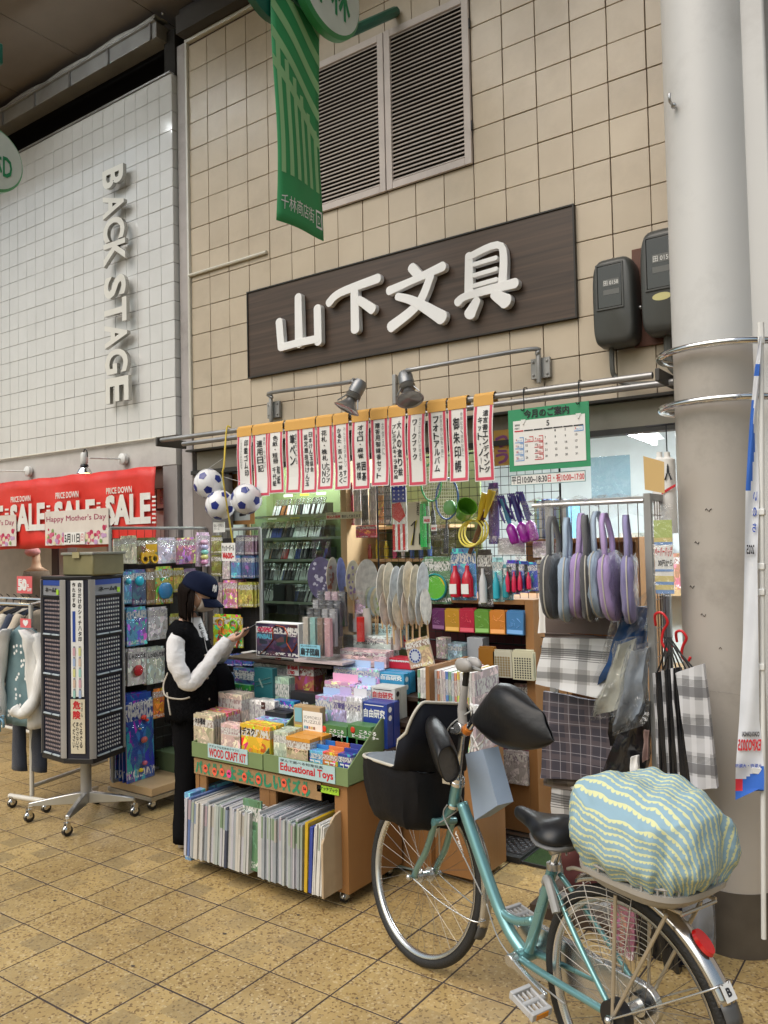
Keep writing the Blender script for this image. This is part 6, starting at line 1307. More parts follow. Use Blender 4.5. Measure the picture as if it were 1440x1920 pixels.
b=MB();b.box((-3.62,3.40,.75),(-2.80,3.75,.77));b.box((-3.62,3.5,.03),(-3.60,3.75,.75));b.box((-2.82,3.5,.61),(-2.80,3.75,.75));b.box((-3.62,3.44,.965),(-2.81,3.75,.98));b.box((-3.6,3.74,.03),(-2.81,3.76,1.1));build('board',b,mat('dark_shelf',(.05,.03,.02),.5),hs_)
Z7=.7705
B((438,1253,478,1300),3.44,.04,(.06,.15,.3),'blue telescope kit box printed 天体望遠鏡',0,1,zb=Z7,text='天体望遠鏡',trect=(.08,.55,.95,.82),name='game_box')
o=B((477,1253,511,1325),3.34,.04,(.02,.12,.14),'teal model kit box with a biplane picture, 複葉機',0,1,mt=mat('teal_box',(.02,.13,.15),.4),text='複葉機',trect=(.1,.12,.85,.3),tcol=mat('pale_teal_ink',(.3,.5,.5),.4),zb=ZT,name='game_box')
e0=extent(477,1253,511,1325,'y',3.34);b=MB();M=frame((e0[0],3.3385,e0[2]),(1,0,0),(0,0,1),(0,-1,0));W,H=e0[1]-e0[0],e0[3]-e0[2]
for(p,q,r_)in(((.05,.62),(.9,.78),.005),((.1,.52),(.95,.66),.005),((.3,.72),(.5,.5),.009)):b.tube([M@V((W*p[0],H*p[1],0)),M@V((W*q[0],H*q[1],0))],r_,6,flat=.15)
build('biplane_print',b,mat('pale_green_grey',(.3,.4,.35),.5),o)
B((511,1270,542,1325),3.36,.05,(.3,.42,.32),'pale green and navy kit box beside the biplane box',1,1,zb=ZT,name='game_box')
B((476,1246,550,1300),3.52,.10,(.6,.57,.52),'wide cream game box with red price card behind the biplane box',1,1,zb=Z7,name='game_box')
B((452,1230,560,1262),3.62,.10,(.55,.52,.5),'long flat white game box under the pinball box',1,1,zb=.98,name='game_box',mt=OC)
B((548,1248,588,1300),3.50,.12,(.45,.12,.1),'red and white game box in the middle of the display',0,1,zb=Z7,name='game_box')
B((583,1236,612,1262),3.60,.1,(.08,.08,.1),'small dark game box on the upper stock shelf',2,1,zb=.98,name='game_box');B((586,1264,612,1300),3.6,.1,(.07,.04,.08),'dark game box with a face like picture frame',2,1,zb=Z7,name='game_box')
B((545,1300,612,1340),3.34,.06,(.015,.015,.017),'flat black craft box with white writing behind the puzzle',1,1,zb=ZT,mt=OC,text='オーブン陶芸',trect=(.06,.7,.5,.84),name='game_box')
for k,px in enumerate(((513,1228,540,1245),(538,1246,560,1266))):
 o,M,W,H=quad_sign('price_card',['upper','lower'][k]+' red and white price card on the cream game boxes','price card',[(px[0]-(0 if k else-3),px[1]),(px[2]-(0 if k else 12),px[1]),(px[2]-(0 if k else 12),px[3]),(px[0]-(0 if k else-3),px[3])],3.49,M_paper);b=MB();put_text(b,'新価格\n1780',M,.003,.004,W-.003,H-.004,.05);build('lettering',b,M_redink,o)
def fan(px,py,Y,w,h,c,lab,grp,yaw,pattern=None,wrap=True):
 p=aty(px,py,Y);t=empty('round_fan',tuple(p),lab,'fan',grp);t.rotation_euler=(random.uniform(-.05,.05),random.uniform(-.04,.04),yaw)
 pts=[V((w*math.sin(a)*(1-.12*max(0,-math.cos(a))),0,h*math.cos(a)))for a in[2*PI*q/28 for q in range(28)]]
 b=MB();vs=[p_+V((0,-.0012,0))for p_ in pts]+[p_+V((0,.0012,0))for p_ in pts];n=28;b.add(vs,[tuple(range(n)),tuple(reversed(range(n,2*n)))]+[(i+n,(i+1)%n+n,(i+1)%n,i)for i in range(n)]);build('leaf',b,mat('fan_paper',(1,1,1),.6,objcol=True,var=.25,vscale=30),t,local=True,color=c)
 b=MB();b.tube([(0,0,-h*.75),(0,0,-h-.10)],.006,6,flat=.5);build('handle',b,M_woodlt,t,local=True)
 if pattern:
  b=MB();rn=random.Random(int(px))
  for k in range(16):
   a=rn.uniform(0,6.28);r=rn.uniform(.1,.8);cx,cz=w*r*math.sin(a),h*r*math.cos(a);s_=rn.uniform(.004,.011);b.add([(cx+s_*(1+.3*(q%2))*math.cos(2*PI*q/10),-.0016,cz+s_*(1+.3*(q%2))*math.sin(2*PI*q/10))for q in range(10)],[tuple(range(10))])
  build('flower_print',b,OC,t,local=True,color=pattern)
 if wrap:
  b=MB();o_=[V((q.x*1.05,-.006+.004*math.sin(q.z*60),q.z*1.05))for q in pts];b.add([(0,-.012,0)]+o_,[(0,1+k,1+(k+1)%28)for k in range(28)]);build('wrapper',b,M_film,t,local=True)
 return t
G1='round paper fans standing left of the red tube'
fan(665+34-11,1093,3.70,.088,.135,(.5,.47,.42),'cream round fan with a dark branch drawing, rightmost of its group',G1,1.35,None)
fan(662,1088,3.66,.062,.115,(.55,.5,.38),'cream round fan with green and violet flowers',G1,1.5,(.25,.2,.4))
fan(641,1083,3.64,.055,.115,(.13,.16,.4),'blue round fan edge on between two cream fans',G1,1.75)
fan(623,1082,3.62,.055,.115,(.5,.45,.33),'beige round fan with small flowers behind the dark blue one',G1,1.6,(.4,.15,.08))
fan(601,1084,3.60,.078,.122,(.07,.06,.13),'dark indigo round fan with white fireworks, leftmost of its group',G1,.45,(.4,.4,.5))
G2='clear wrapped pale fans on the right of the stand'
for k in range(14):
 up=k%2==0;x=718+6.2*k;y=1098+random.uniform(-6,6)if up else 1142+random.uniform(-5,5)
 c=random.choice(((.78,.75,.68),(.70,.73,.74),(.78,.7,.55),(.72,.62,.55)))
 fan(x,y,3.60+.012*k,.06,.125 if up else .10,c,'%s wrapped fan from the left in the %s row beside the catch ball'%(ORD[k//2],'upper' if up else 'lower'),G2,1.62+random.uniform(-.15,.15),None,k%3==0)
for k in range(4):fan(697+6*k,1128,3.72+.01*k,.05,.085,((.45,.48,.35),(.35,.42,.45),(.5,.45,.3),(.4,.42,.35))[k],['first','second','third','fourth'][k]+' small pastel fan right of the branch fan','small pastel fans',1.0,(.3,.4,.15))
b=MB();p=aty(676,1172,3.62);b.tube([p+V((0,0,-.09)),p+V((0,0,.045))],.022,14);o=build('red_tube',b,mat('red_tube',(.55,.02,.015),.35),None,smooth='a');tag(o,'red cardboard tube standing left of the experiment kit sign','tube')
for k,px in enumerate((688,742)):b=MB();p=aty(px,1150,3.7);b.tube([p+V((0,0,-.2)),p+V((0,0,.03))],.024,14);o=build('fan_stand_tube',b,mat('white_tube',(.6,.57,.53),.5),None,smooth='a');tag(o,['white tube stand under the branch fan','white tube stand under the wrapped fans'][k],'tube')
b=MB();e0=extent(641,1100,662,1240,'y',3.66);b.box((e0[0],3.66,e0[2]),(e0[1],3.72,e0[3]));o=build('bamboo_stand',b,mat('bamboo_board',(.4,.28,.13),.6));tag(o,'upright bamboo coloured stand post beside the clear fan case','stand')
pbox('memo_box','white and lilac box with a red mark left of the red tube','box',(655,1125,684,1150),3.68,.06,PR[1],(.5,.42,.55))
pbox('paper_bag_box','white box with black cases beside the red tube','box',(653,1150,668,1185),3.66,.06,OC,(.55,.52,.52));
t=hang((770,1196,815,1250),'y',3.50,(.42,.3,.2),'brown craft map pack with a blue numbered wheel, tilted on a clip',style=1,film=False,name='wheel_pack',cat='card pack',group=None);t.rotation_euler.y=-.25
e0=extent(770,1196,815,1250,'y',3.50);W,H=e0[1]-e0[0],e0[3]-e0[2];b=MB();Mx=frame((-W*.18,-.009,H*.42),(1,0,0),(0,0,1),(0,-1,0));b.add([Mx@V((.038*math.cos(2*PI*q/24),.038*math.sin(2*PI*q/24),0))for q in range(24)],[tuple(range(24))])
for k in range(12):b.add([Mx@V((.029*math.cos(2*PI*k/12)+.006*math.cos(2*PI*q/6),.029*math.sin(2*PI*k/12)+.006*math.sin(2*PI*q/6),.001))for q in range(6)],[tuple(range(6))],1)
build('numbered_wheel',b,[mat('pale_wheel',(.45,.5,.58),.4),mat('navy_patch',(.015,.03,.22),.3)],t,local=True)
zN0,zN1=.62,1.005
for k in range(20):
 x=-2.262+.0165*k+.002;c=random.choice(((.45,.5,.55),(.6,.6,.6),(.5,.2,.15),(.15,.3,.15),(.1,.2,.45),(.55,.42,.1),(.55,.55,.52),(.5,.4,.42),(.35,.45,.5)))
 b=MB();h=random.uniform(-.008,.008);b.box((x,3.45,zN0),(x+.0145,3.70,zN1+h));o=build('notebook',b,PR[k%3],None,color=c,bevel=.0006)
 b=MB();b.box((x-.0002,3.4497,zN0+.003),(x+.0147,3.7003,zN1+h+.0008));b=MB();b.box((x+.0008,3.452,zN1+h),(x+.0137,3.698,zN1+h+.0012));build('page_edge',b,M_paper,o)
 tag(o,'%s large notebook spine, %s from the left behind the basket'%(cname(c),(ORD+['13th','14th','15th','16th','17th','18th','19th','20th'])[k]),'notebook','large notebooks behind the bicycle basket')
b=MB();b.box((-2.262,3.42,.03),(-1.925,3.72,zN0-.0005));o=build('notebook_stand',b,M_wood,None,bevel=.003);tag(o,'brown wooden plinth under the row of large notebooks','display stand')
hang((880,1010+230,905,1335),'y',3.78,(.3,.1,.06),'brick patterned sticker pack left of the bell',style=1,name='sheet_pack',cat='card pack',film=False)
o,M,W,H=quad_sign('side_sign','yellow and orange hand written sign on the cabinet side behind the wheel','sign',[(700,1490),(724,1490),(724,1590),(700,1590)],3.42,mat('yellow_card',(.6,.52,.05),.6));b=MB();put_vert(b,'バルーン',M,W*.2,.01,W*.8,H-.01,.03);build('lettering',b,M_blackink,o)
o,M,W,H=quad_sign('side_sign','pale blue board with black characters behind the front wheel','sign',[(722,1540),(792,1540),(792,1628),(722,1628)],3.40,M_ls);b=MB()
for i,col_ in enumerate(('キッズ','のる','乗月')):
 for j,ch in enumerate(col_):put_text(b,ch,M,W*(.1+.32*i),H*(.72-.28*j),W*(.28+.32*i),H*(.92-.28*j),.02)
build('lettering',b,M_blackink,o)
b=MB();b.box((-2.5,3.78,.0005),(-1.88,4.04,.03));
mt_=build('threshold_mat',b,mat('black_rubber',(.02,.02,.02),.6));tag(mt_,'black rubber ramp with a patterned steel plate at the doorstep','door mat')
b=MB()
for i in range(26):
 for j in range(9):
  x,y=-2.47+.0222*i,3.84+.0222*j;s_=1 if(i+j)%2 else-1;b.tube([(x-.006,y-.006*s_,.034),(x+.006,y+.006*s_,.034)],.0022,4)
b.box((-2.49,3.825,.0301),(-1.89,4.035,.033));o=build('tread_plate',b,mat('dark_tread_plate',(.12,.12,.125),.35,.8),mt_);o['kind']='stuff'
b=MB();b.box((-1.875,3.80,.0005),(-1.2,4.05,.012));o=build('turf_mat',b,mat('green_turf',(.03,.07,.012),.95,var=.3,vscale=60,bump=1,bscale=400),None,bevel=.002);tag(o,'green artificial turf mat at the doorstep beside the steel plate','door mat')
b=MB();b.box((-1.885,3.79,.0004),(-1.8751,4.05,.014));b.box((-1.8751,3.79,.0004),(-1.2,3.80,.014));build('mat_edge',b,mat('black_rubber',(.02,.02,.02),.6),o)
# ---- stamp stand
M_ssg=mat('stamp_stand_grey',(.36,.35,.34),.4,.3,var=.05);M_navy=mat('dark_navy_panel',(.012,.014,.03),.4)
C0=V((-4.42,3.02,0));A_=V((-4.575,2.835,0));B_=V((-4.335,2.82,0));C_=V((-4.175,2.90,0));D_=V((-4.25,3.17,0));E_=V((-4.42,3.25,0));F_=V((-4.62,3.05,0))
ss=empty('stamp_stand',tuple(C0),'tall revolving stand full of name stamps on a four legged caster base','display stand')
zs0,zs1=.40,1.485
poly=[A_,B_,C_,D_,E_,F_]
b=MB();b.prism([(p.x,p.y)for p in poly],zs0+.02,zs1-.02);build('core',b,M_navy,ss)
for z in((zs0-.01,zs0+.02),(zs1-.02,zs1)):build('cap_plate',MB().prism([((p-C0)*1.03+C0).to_2d()[:]for p in poly],z[0],z[1]),M_black,ss,bevel=.003)
for p in poly:
 d=(p-C0).normalized();t_=V((-d.y,d.x,0));w_=.02
 b=MB();b.prism([(p+d*.008+t_*w_).to_2d()[:],(p+d*.012).to_2d()[:],(p+d*.008-t_*w_).to_2d()[:],(p-d*.01).to_2d()[:]][::-1],zs0+.021,zs1-.021);build('edge_strip',b,M_ssg,ss,bevel=.001)
M_st1=mat('stamp_white',(.62,.62,.62),.4,var=.2,vscale=40);M_st2=mat('stamp_brown',(.42,.34,.34),.4,var=.2,vscale=40)
def face(p,q,cols_,tone,full=True):
 x=(q-p).normalized();n=V((x.y,-x.x,0));w_=(q-p).length;Mf=frame(tuple(p+n*.002+V((0,0,zs0))),x,(0,0,1),n);H=zs1-zs0
 b=MB();b.box((.022,H-.115,0),(w_-.022,H-.025,.004),M=Mf);build('header_panel',b,mat('grey_header',(.25,.26,.28),.4),ss)
 b=MB();b.box((.022,H-.055,.0041),(w_-.022,H-.024,.006),M=Mf);build('header_band',b,mat('blue_header',(.02,.06,.3),.4),ss)
 b=MB();put_text(b,'ネーム9',Mf@Matrix.Translation((0,0,.007)),.05,H-.095,w_-.06,H-.066,.06);build('lettering',b,M_blackink,ss)
 b=MB();b.box((w_-.06,H-.108,.0075),(w_-.035,H-.078,.009),M=Mf);build('price_sticker',b,mat('lime_card',(.35,.6,.04),.5),ss)
 b=MB();br=MB();hh=(H-.14)/4
 for s_ in range(4):
  y0=.022+hh*s_;br.box((.024,y0+hh-.008,.001),(w_-.024,y0+hh-.001,.012),M=Mf);br.box((.03,y0+.004,.004),(w_*.48,y0+.012,.013),1,Mf);br.box((w_*.54,y0+.004,.004),(w_-.03,y0+.012,.013),1,Mf)
  for i in range(cols_):
   for j in range(8):
    cx=.034+(w_-.068)*(i+.5)/cols_;cy=y0+.024+(hh-.04)*(j+.5)/8;hw,hv=.0044,.0066
    vs=[Mf@V((cx+hw*math.cos(a),cy+hv*math.sin(a),.005))for a in[PI/3*k for k in range(6)]]+[Mf@V((cx+hw*math.cos(a),cy+hv*math.sin(a),.0))for a in[PI/3*k for k in range(6)]]
    b.add(vs,[(0,1,2,3,4,5)]+[(k,k+6,(k+1)%6+6,(k+1)%6)for k in range(6)])
 o=build('name_stamp',b,tone,ss);o['kind']='stuff';o=build('stamp_tray_edge',br,[M_black,mat('pale_label_strip',(.45,.52,.56),.4)],ss);o['kind']='stuff'
face(A_,B_,9,M_st2);face(C_,D_,10,M_st1);face(E_,F_,10,M_st1)
x=(C_-B_).normalized();n=V((x.y,-x.x,0));w_=(C_-B_).length;Mf=frame(tuple(B_+n*.003+V((0,0,zs0))),x,(0,0,1),n)
b=MB();b.box((.05,.38,0),(w_-.05,1.06,.003),M=Mf);o=build('white_panel',b,M_whitepl,ss)
b=MB();put_vert(b,'自分だけのシャチハタ印',Mf@Matrix.Translation((0,0,.0036)),w_*.54,.70,w_*.66,1.05,.035);put_vert(b,'作れます。',Mf@Matrix.Translation((0,0,.0036)),w_*.34,.90,w_*.45,1.05,.035);build('lettering',b,M_blackink,ss)
b=MB();b.box((w_*.34,.70,.003),(w_*.44,.88,.0045),M=Mf);build('blue_label',b,mat('blue_header',(.02,.06,.3),.4),ss)
b=MB()
for k in range(5):
 for s_ in(0,1):b.box((w_*(.35+.2*s_),.62-.062*k,.003),(w_*(.43+.2*s_),.665-.062*k,.007),(k+s_*2)%5,Mf);b.box((w_*(.36+.2*s_),.665-.062*k,.003),(w_*(.42+.2*s_),.675-.062*k,.006),5,Mf)
build('stamp_picture',b,[mat('sp%d'%k,c,.4)for k,c in enumerate(((.6,.35,.4),(.35,.45,.65),(.6,.6,.25),(.6,.45,.35),(.3,.55,.5),(.25,.25,.28)))],ss)
b=MB();b.box((.045,.05,0),(w_-.045,.365,.004),M=Mf);build('warning_card',b,mat('cream_card',(.62,.56,.42),.6),ss)
b=MB();put_vert(b,'危険',Mf@Matrix.Translation((0,0,.0045)),w_*.33,.245,w_*.60,.36,.05);build('red_lettering',b,M_redink,ss)
b=MB();put_vert(b,'ぐるぐる',Mf@Matrix.Translation((0,0,.0045)),w_*.56,.08,w_*.66,.235,.02);put_vert(b,'まわさないで',Mf@Matrix.Translation((0,0,.0045)),w_*.44,.07,w_*.53,.235,.02);put_vert(b,'ください',Mf@Matrix.Translation((0,0,.0045)),w_*.32,.08,w_*.41,.235,.02);put_vert(b,'きけん',Mf@Matrix.Translation((0,0,.0045)),w_*.62,.26,w_*.68,.35,.01);build('small_lettering',b,M_blackink,ss)
b=MB();b.tube([(C0.x,C0.y,.10),(C0.x,C0.y,.39)],.032,20);build('pole',b,M_ssg,ss,smooth='a')
for k,(x,y)in enumerate(((-4.66,2.79),(-4.245,2.775),(-4.19,3.2),(-4.60,3.22))):
 p=V((x,y,0));d=(p-C0).normalized();t_=V((-d.y,d.x,0));b=MB();e_=p-d*.0
 rr=[]
 for i in range(7):
  u=i/6;c=C0+(e_-C0)*u;hw=.022-.008*u;zt,zb=.165-.05*u**1.2,.095+.0*u;rr.append([c+t_*hw+V((0,0,zb)),c-t_*hw+V((0,0,zb)),c-t_*hw*.8+V((0,0,zt)),c+t_*hw*.8+V((0,0,zt))])
 b.loft(rr);build('leg',b,mat('brushed_aluminium',(.55,.55,.54),.3,.9),ss,bevel=.004);caster((x,y,.1),ss,.03)
o=pbox('storage_box','khaki translucent storage box with taped lid on top of the stamp stand','box',(117,1037,174,1074),2.90,.22,mat('khaki_box',(.20,.18,.09),.35,var=.2),zb=zs1+.001,bevel=.01)
e0=extent(117,1037,174,1074,'y',2.90);b=MB();b.box((e0[0]-.008,2.892,e0[3]-.012),(e0[1]+.008,3.128,e0[3]+.004));build('lid',b,mat('grey_green_lid',(.25,.26,.22),.35),o,bevel=.004);b=MB();b.box(((e0[0]+e0[1])/2-.035,2.888,e0[3]-.03),((e0[0]+e0[1])/2+.035,2.891,e0[3]+.006));build('tape',b,mat('old_tape',(.36,.32,.17),.4),o)
b=MB();b.box((-4.66,2.95,1.25),(-4.655,3.05,1.36));o=build('leaflet',b,M_paper);tag(o,'white leaflet hanging at the left side of the stamp stand','leaflet')
# ---- garment rail with cardigan
gr=empty('garment_rail',(-5.06,2.95,0),'white tubular garment rail on casters at the left edge','garment rail')
b=MB();px0=atz(18,1492,.07);px1=atz(90,1503,.07);b.tube([px0,px1],.016,10);m_=(px0+px1)/2;m_=atz(60,1492,.07);b.tube([m_,m_+V((0,0,1.22))],.014,10);m2=m_+V((-.45,1.0,.12));e_=atz(200,1425,.12);b.tube([m_+V((0,0,.06)),e_],.014,8)
build('frame',b,mat('cream_tube',(.6,.57,.5),.4),gr,smooth='a')
top=m_+V((0,0,1.22));b=MB();b.tube([top,top+V((-.9,-.02,.0))],.011,8);b.tube([top+V((0,.15,.02)),top+V((-.9,.13,.02))],.011,8);b.tube([top,top+V((0,.15,.02))],.011,8);build('chrome_bar',b,M_chrome,gr,smooth='a')
caster((px0.x+.03,px0.y,.06),gr);caster((px1.x-.02,px1.y,.06),gr)
o,M,W,H=quad_sign('sale_card','pink tilted 50% OFF card on the garment rail','sign',[(33,1080),(62,1081),(58,1113),(30,1112)],2.93,mat('pink_sale_card',(.68,.13,.14),.5),.003);b=MB();put_text(b,'50',M,W*.08,H*.15,W*.66,H*.85,.07);put_text(b,'%\nOFF',M,W*.68,H*.12,W*.97,H*.55,.04);build('lettering',b,M_whiteink,o)
def garment(cx,y,zt,w,h,c,lab,name,cat,yaw=0,flare=1.15,matl=None,sleeves=False,thick=.05,grp=None,folds=5,parent_parts=None):
 t=empty(name,(cx,y,zt-h),lab,cat,grp);t.rotation_euler=(0,0,yaw);rr=[]
 for i in range(15):
  u=i/14;z=h*(1-u);ww=w*(.42+.58*min(1,u*7))*(1+(flare-1)*u)if u>0 else w*.25;ring=[]
  for k in range(28):
   a=2*PI*k/28;f=1+.05*u*math.sin(folds*a+i*.1)+.03*u*math.sin(3*a+2);ring.append(V((ww/2*math.cos(a)*f,thick*(.5+.7*u)*math.sin(a)*(1+.25*u*math.sin(folds*2*a)),z)))
  rr.append(ring)
 b=MB();b.loft(rr);crumple(b,.010,11,int(cx*10));build('body',b,matl or OCF,t,local=True,smooth=True,color=c)
 if sleeves:
  for s_ in(-1,1):
   b=MB();P=smooth_path([(s_*w*.38,0,h*.94),(s_*w*.56,-.02,h*.74),(s_*w*.60,-.05,h*.45),(s_*w*.40,-.10,h*.30),(s_*w*.22,-.12,h*.24)],4);n=len(P);b.tube(P,[.035+.018*(i/n)+.004*math.sin(i*1.9)for i in range(n)],12);build('sleeve',b,matl or OCF,t,local=True,smooth=True,color=c)
 b=MB();b.tube(smooth_path([(0,0,h-.01),(0,0,h+.05),(.02,0,h+.07),(.0,0,h+.09)]),.003,5);b.tube([(-w*.3,0,h-.03),(0,0,h+.01),(w*.3,0,h-.03)],.007,6);build('hanger',b,M_black,t,local=True)
 return t
gp=aty(47,1172,2.90)
top_=garment(gp.x+.0,2.90,gp.z,.30,.62,(.13,.22,.24),'blue green flowered top with a high neck under the white cardigan','blouse','blouse',.25,1.1,None,False,.05)
b=MB();rn=random.Random(2)
for k in range(26):
 x,z=rn.uniform(-.07,.08),rn.uniform(.05,.5);b.add([(x+.008*math.cos(2*PI*q/8),-.075,z+.010*math.sin(2*PI*q/8))for q in range(8)],[tuple(range(8))])
build('flower_print',b,M_whiteink,top_,local=True)
cdg=MB();ct=empty('cardigan',(gp.x,2.88,gp.z-.60),'white open knitted cardigan with a blue ribbon bow on the rail','cardigan');ct.rotation_euler=(0,0,.25)
M_cd=mat('white_knit',(.72,.71,.68),.9,var=.04,bump=.5,bscale=160)
for s_ in(-1,1):
 rr=[]
 for i in range(14):
  u=i/13;z=.58*(1-u)-.02*u;x0_=.055+.05*math.sin(u*2.2);x1_=.17+.04*u-(.08 if i==0 else 0);ring=[]
  for k in range(16):
   a=2*PI*k/16;xx=(x0_+x1_)/2+(x1_-x0_)/2*math.cos(a)+.006*math.sin(i*1.1+k);ring.append(V((s_*xx,-.05+.04*math.sin(a)*(1+.3*math.sin(3*a+i*.5)),z)))
  rr.append(ring if s_>0 else ring[::-1])
 b=MB();b.loft(rr);crumple(b,.010,14,3+s_);build('front_panel',b,M_cd,ct,local=True,smooth=True)
 P=smooth_path([(s_*.13,-.02,.54),(s_*.20,-.04,.38),(s_*.20,-.08,.20),(s_*.14,-.13,.08),(s_*.07,-.14,.10)],4);n=len(P);b=MB();b.tube(P,[.045+.012*math.sin(i*1.3)*.5-.012*(i/n)for i in range(n)],14);crumple(b,.011,16,5+s_);build('sleeve',b,M_cd,ct,local=True,smooth=True)
b=MB()
for a in(-.5,.4,2.4,3.6,-1.3,-1.7):b.tube(smooth_path([(-.03,-.15,.05),(-.03+.04*math.cos(a),-.16,.05+.04*math.sin(a)),(-.03+.05*math.cos(a)-.01,-.155,.03+.06*math.sin(a)-.01)]),.009,6,flat=.4)
build('ribbon_bow',b,OCF,ct,local=True,smooth=True,color=(.2,.38,.5))
o,M,W,H=quad_sign('heart_tag','pink tag with a white heart at the neck of the blouse','tag',[(38,1160),(58,1160),(58,1177),(38,1177)],2.84,mat('pink_sale_card',(.68,.13,.14),.5),.003);b=MB();put_text(b,'♥',M,W*.25,H*.15,W*.75,H*.85,.02);build('heart',b,M_whiteink,o)
for k,(px,lab)in enumerate(((36,'navy trouser leg hanging left of the white post'),(72,'navy trouser leg hanging right of the white post'))):
 p=aty(px,1345,2.98);b=MB();rr=[]
 for i in range(8):
  u=i/7;rr.append([p+V(((.055+.02*u)*math.cos(a)*(1+.1*math.sin(5*a)),.03*math.sin(a),-.34*u))for a in[2*PI*q/16 for q in range(16)]])
 b.loft(rr);crumple(b,.008,12,k);o=build('trousers',b,OCF,None,smooth=True,color=(.012,.018,.035));tag(o,lab,'trousers','navy trousers on the garment rail')
for k in range(7):
 c=((.5,.42,.32),(.02,.03,.06),(.55,.5,.42),(.01,.01,.012),(.4,.3,.18),(.03,.03,.05),(.5,.45,.4))[k]
 garment(top.x-.12-.09*k,top.y+.16,top.z-.04,.38,.62+.05*(k%3),c,'%s garment, %s from the right on the rear bar'%(('cream','navy','ivory','black','tan','dark blue','beige')[k],ORD[k]),'hanging_garment','garment',PI/2-.2,1.1,None,True,.035,'clothes hanging on the rear bar')
for k,(x0,x1,y,c,lab)in enumerate(((-6.75,-6.62,4.35,(.25,.23,.22),'grey post left of the mannequin'),(-6.25,-6.15,4.5,(.3,.29,.28),'grey slanted mirror edge behind the mannequin'),(-6.95,-6.85,4.4,(.03,.015,.015),'dark brown post near the left edge under the banner'),(-5.75,-5.6,4.6,(.02,.02,.025),'dark door post behind the stamp stand'))):
 b=MB();b.box((x0,y,0),(x1,y+.1,2.55));o=build('shop_post',b,OC,None,color=c,bevel=.003);tag(o,lab,'post')
mp=aty(68,1085,4.6);mq=empty('mannequin',(mp.x,4.6,0),'headless mannequin in an olive grey coat inside the clothing shop','mannequin')
b=MB();rr=[]
for(z,rx,ry)in((1.60,.035,.035),(1.52,.04,.04),(1.47,.06,.05),(1.43,.17,.09),(1.33,.21,.11),(1.1,.18,.11),(.95,.17,.11),(.8,.23,.14),(.55,.27,.17),(.4,.28,.18)):rr.append([V((mp.x+rx*math.cos(a)*(1+.03*math.sin(6*a)),4.6+ry*math.sin(a),z))for a in[2*PI*q/24 for q in range(24)]])
b.loft(rr[3:]);build('coat',b,OCF,mq,smooth=True,color=(.13,.11,.08));b=MB();b.loft(rr[:4]);build('neck',b,mat('mannequin_skin',(.5,.36,.25),.5),mq,smooth=True);b=MB();b.tube([(mp.x,4.6,0),(mp.x,4.6,.5)],.02);b.lathe([(.16,0),(.15,.02)],Matrix.Translation((mp.x,4.6,0)),20);build('stand',b,M_chrome,mq)
b=MB();b.sphere((mp.x-.03,4.58,1.62),(.09,.07,.05),12);build('scarf',b,OCF,mq,smooth=True,color=(.6,.3,.32))
for k in range(9):
 c=random.choice(((.02,.02,.03),(.5,.45,.4),(.3,.02,.03),(.35,.3,.25),(.1,.12,.2),(.5,.3,.35)));garment(-5.3-.22*k,5.4+.1*(k%3),1.75,.36,.8,c,'%s garment, %s from the right in the back of the clothing shop'%(cname(c),ORD[k]),'hanging_garment','garment',1.1,1.15,None,True,.04,'clothes in the back of the clothing shop')
b=MB();b.tube([(-7.5,5.45,1.85),(-5.1,5.45,1.85)],.012);o=build('clothes_bar',b,M_chrome,None,smooth='a');tag(o,'chrome clothes bar in the back of the clothing shop','rail')
g2=empty('low_rack',(-6.2,3.9,0),'low white tube rack on casters behind the garment rail','rack');b=MB();b.tube([(-7.4,3.75,.42),(-5.6,3.75,.42)],.014);b.tube([(-7.4,4.05,.42),(-5.6,4.05,.42)],.014);b.tube([(-7.4,3.75,.16),(-5.6,3.75,.16)],.014);b.tube([(-5.6,3.75,.08),(-5.6,3.75,1.1)],.014);b.tube([(-5.6,4.05,.08),(-5.6,4.05,1.1)],.014);build('frame',b,mat('cream_tube',(.6,.57,.5),.4),g2,smooth='a');b=MB();b.box((-7.4,3.76,.42),(-5.62,4.04,.44));build('shelf',b,mat('grey_shelf',(.2,.19,.18),.5),g2);caster((-5.62,3.75,.08),g2);caster((-5.62,4.05,.08),g2)
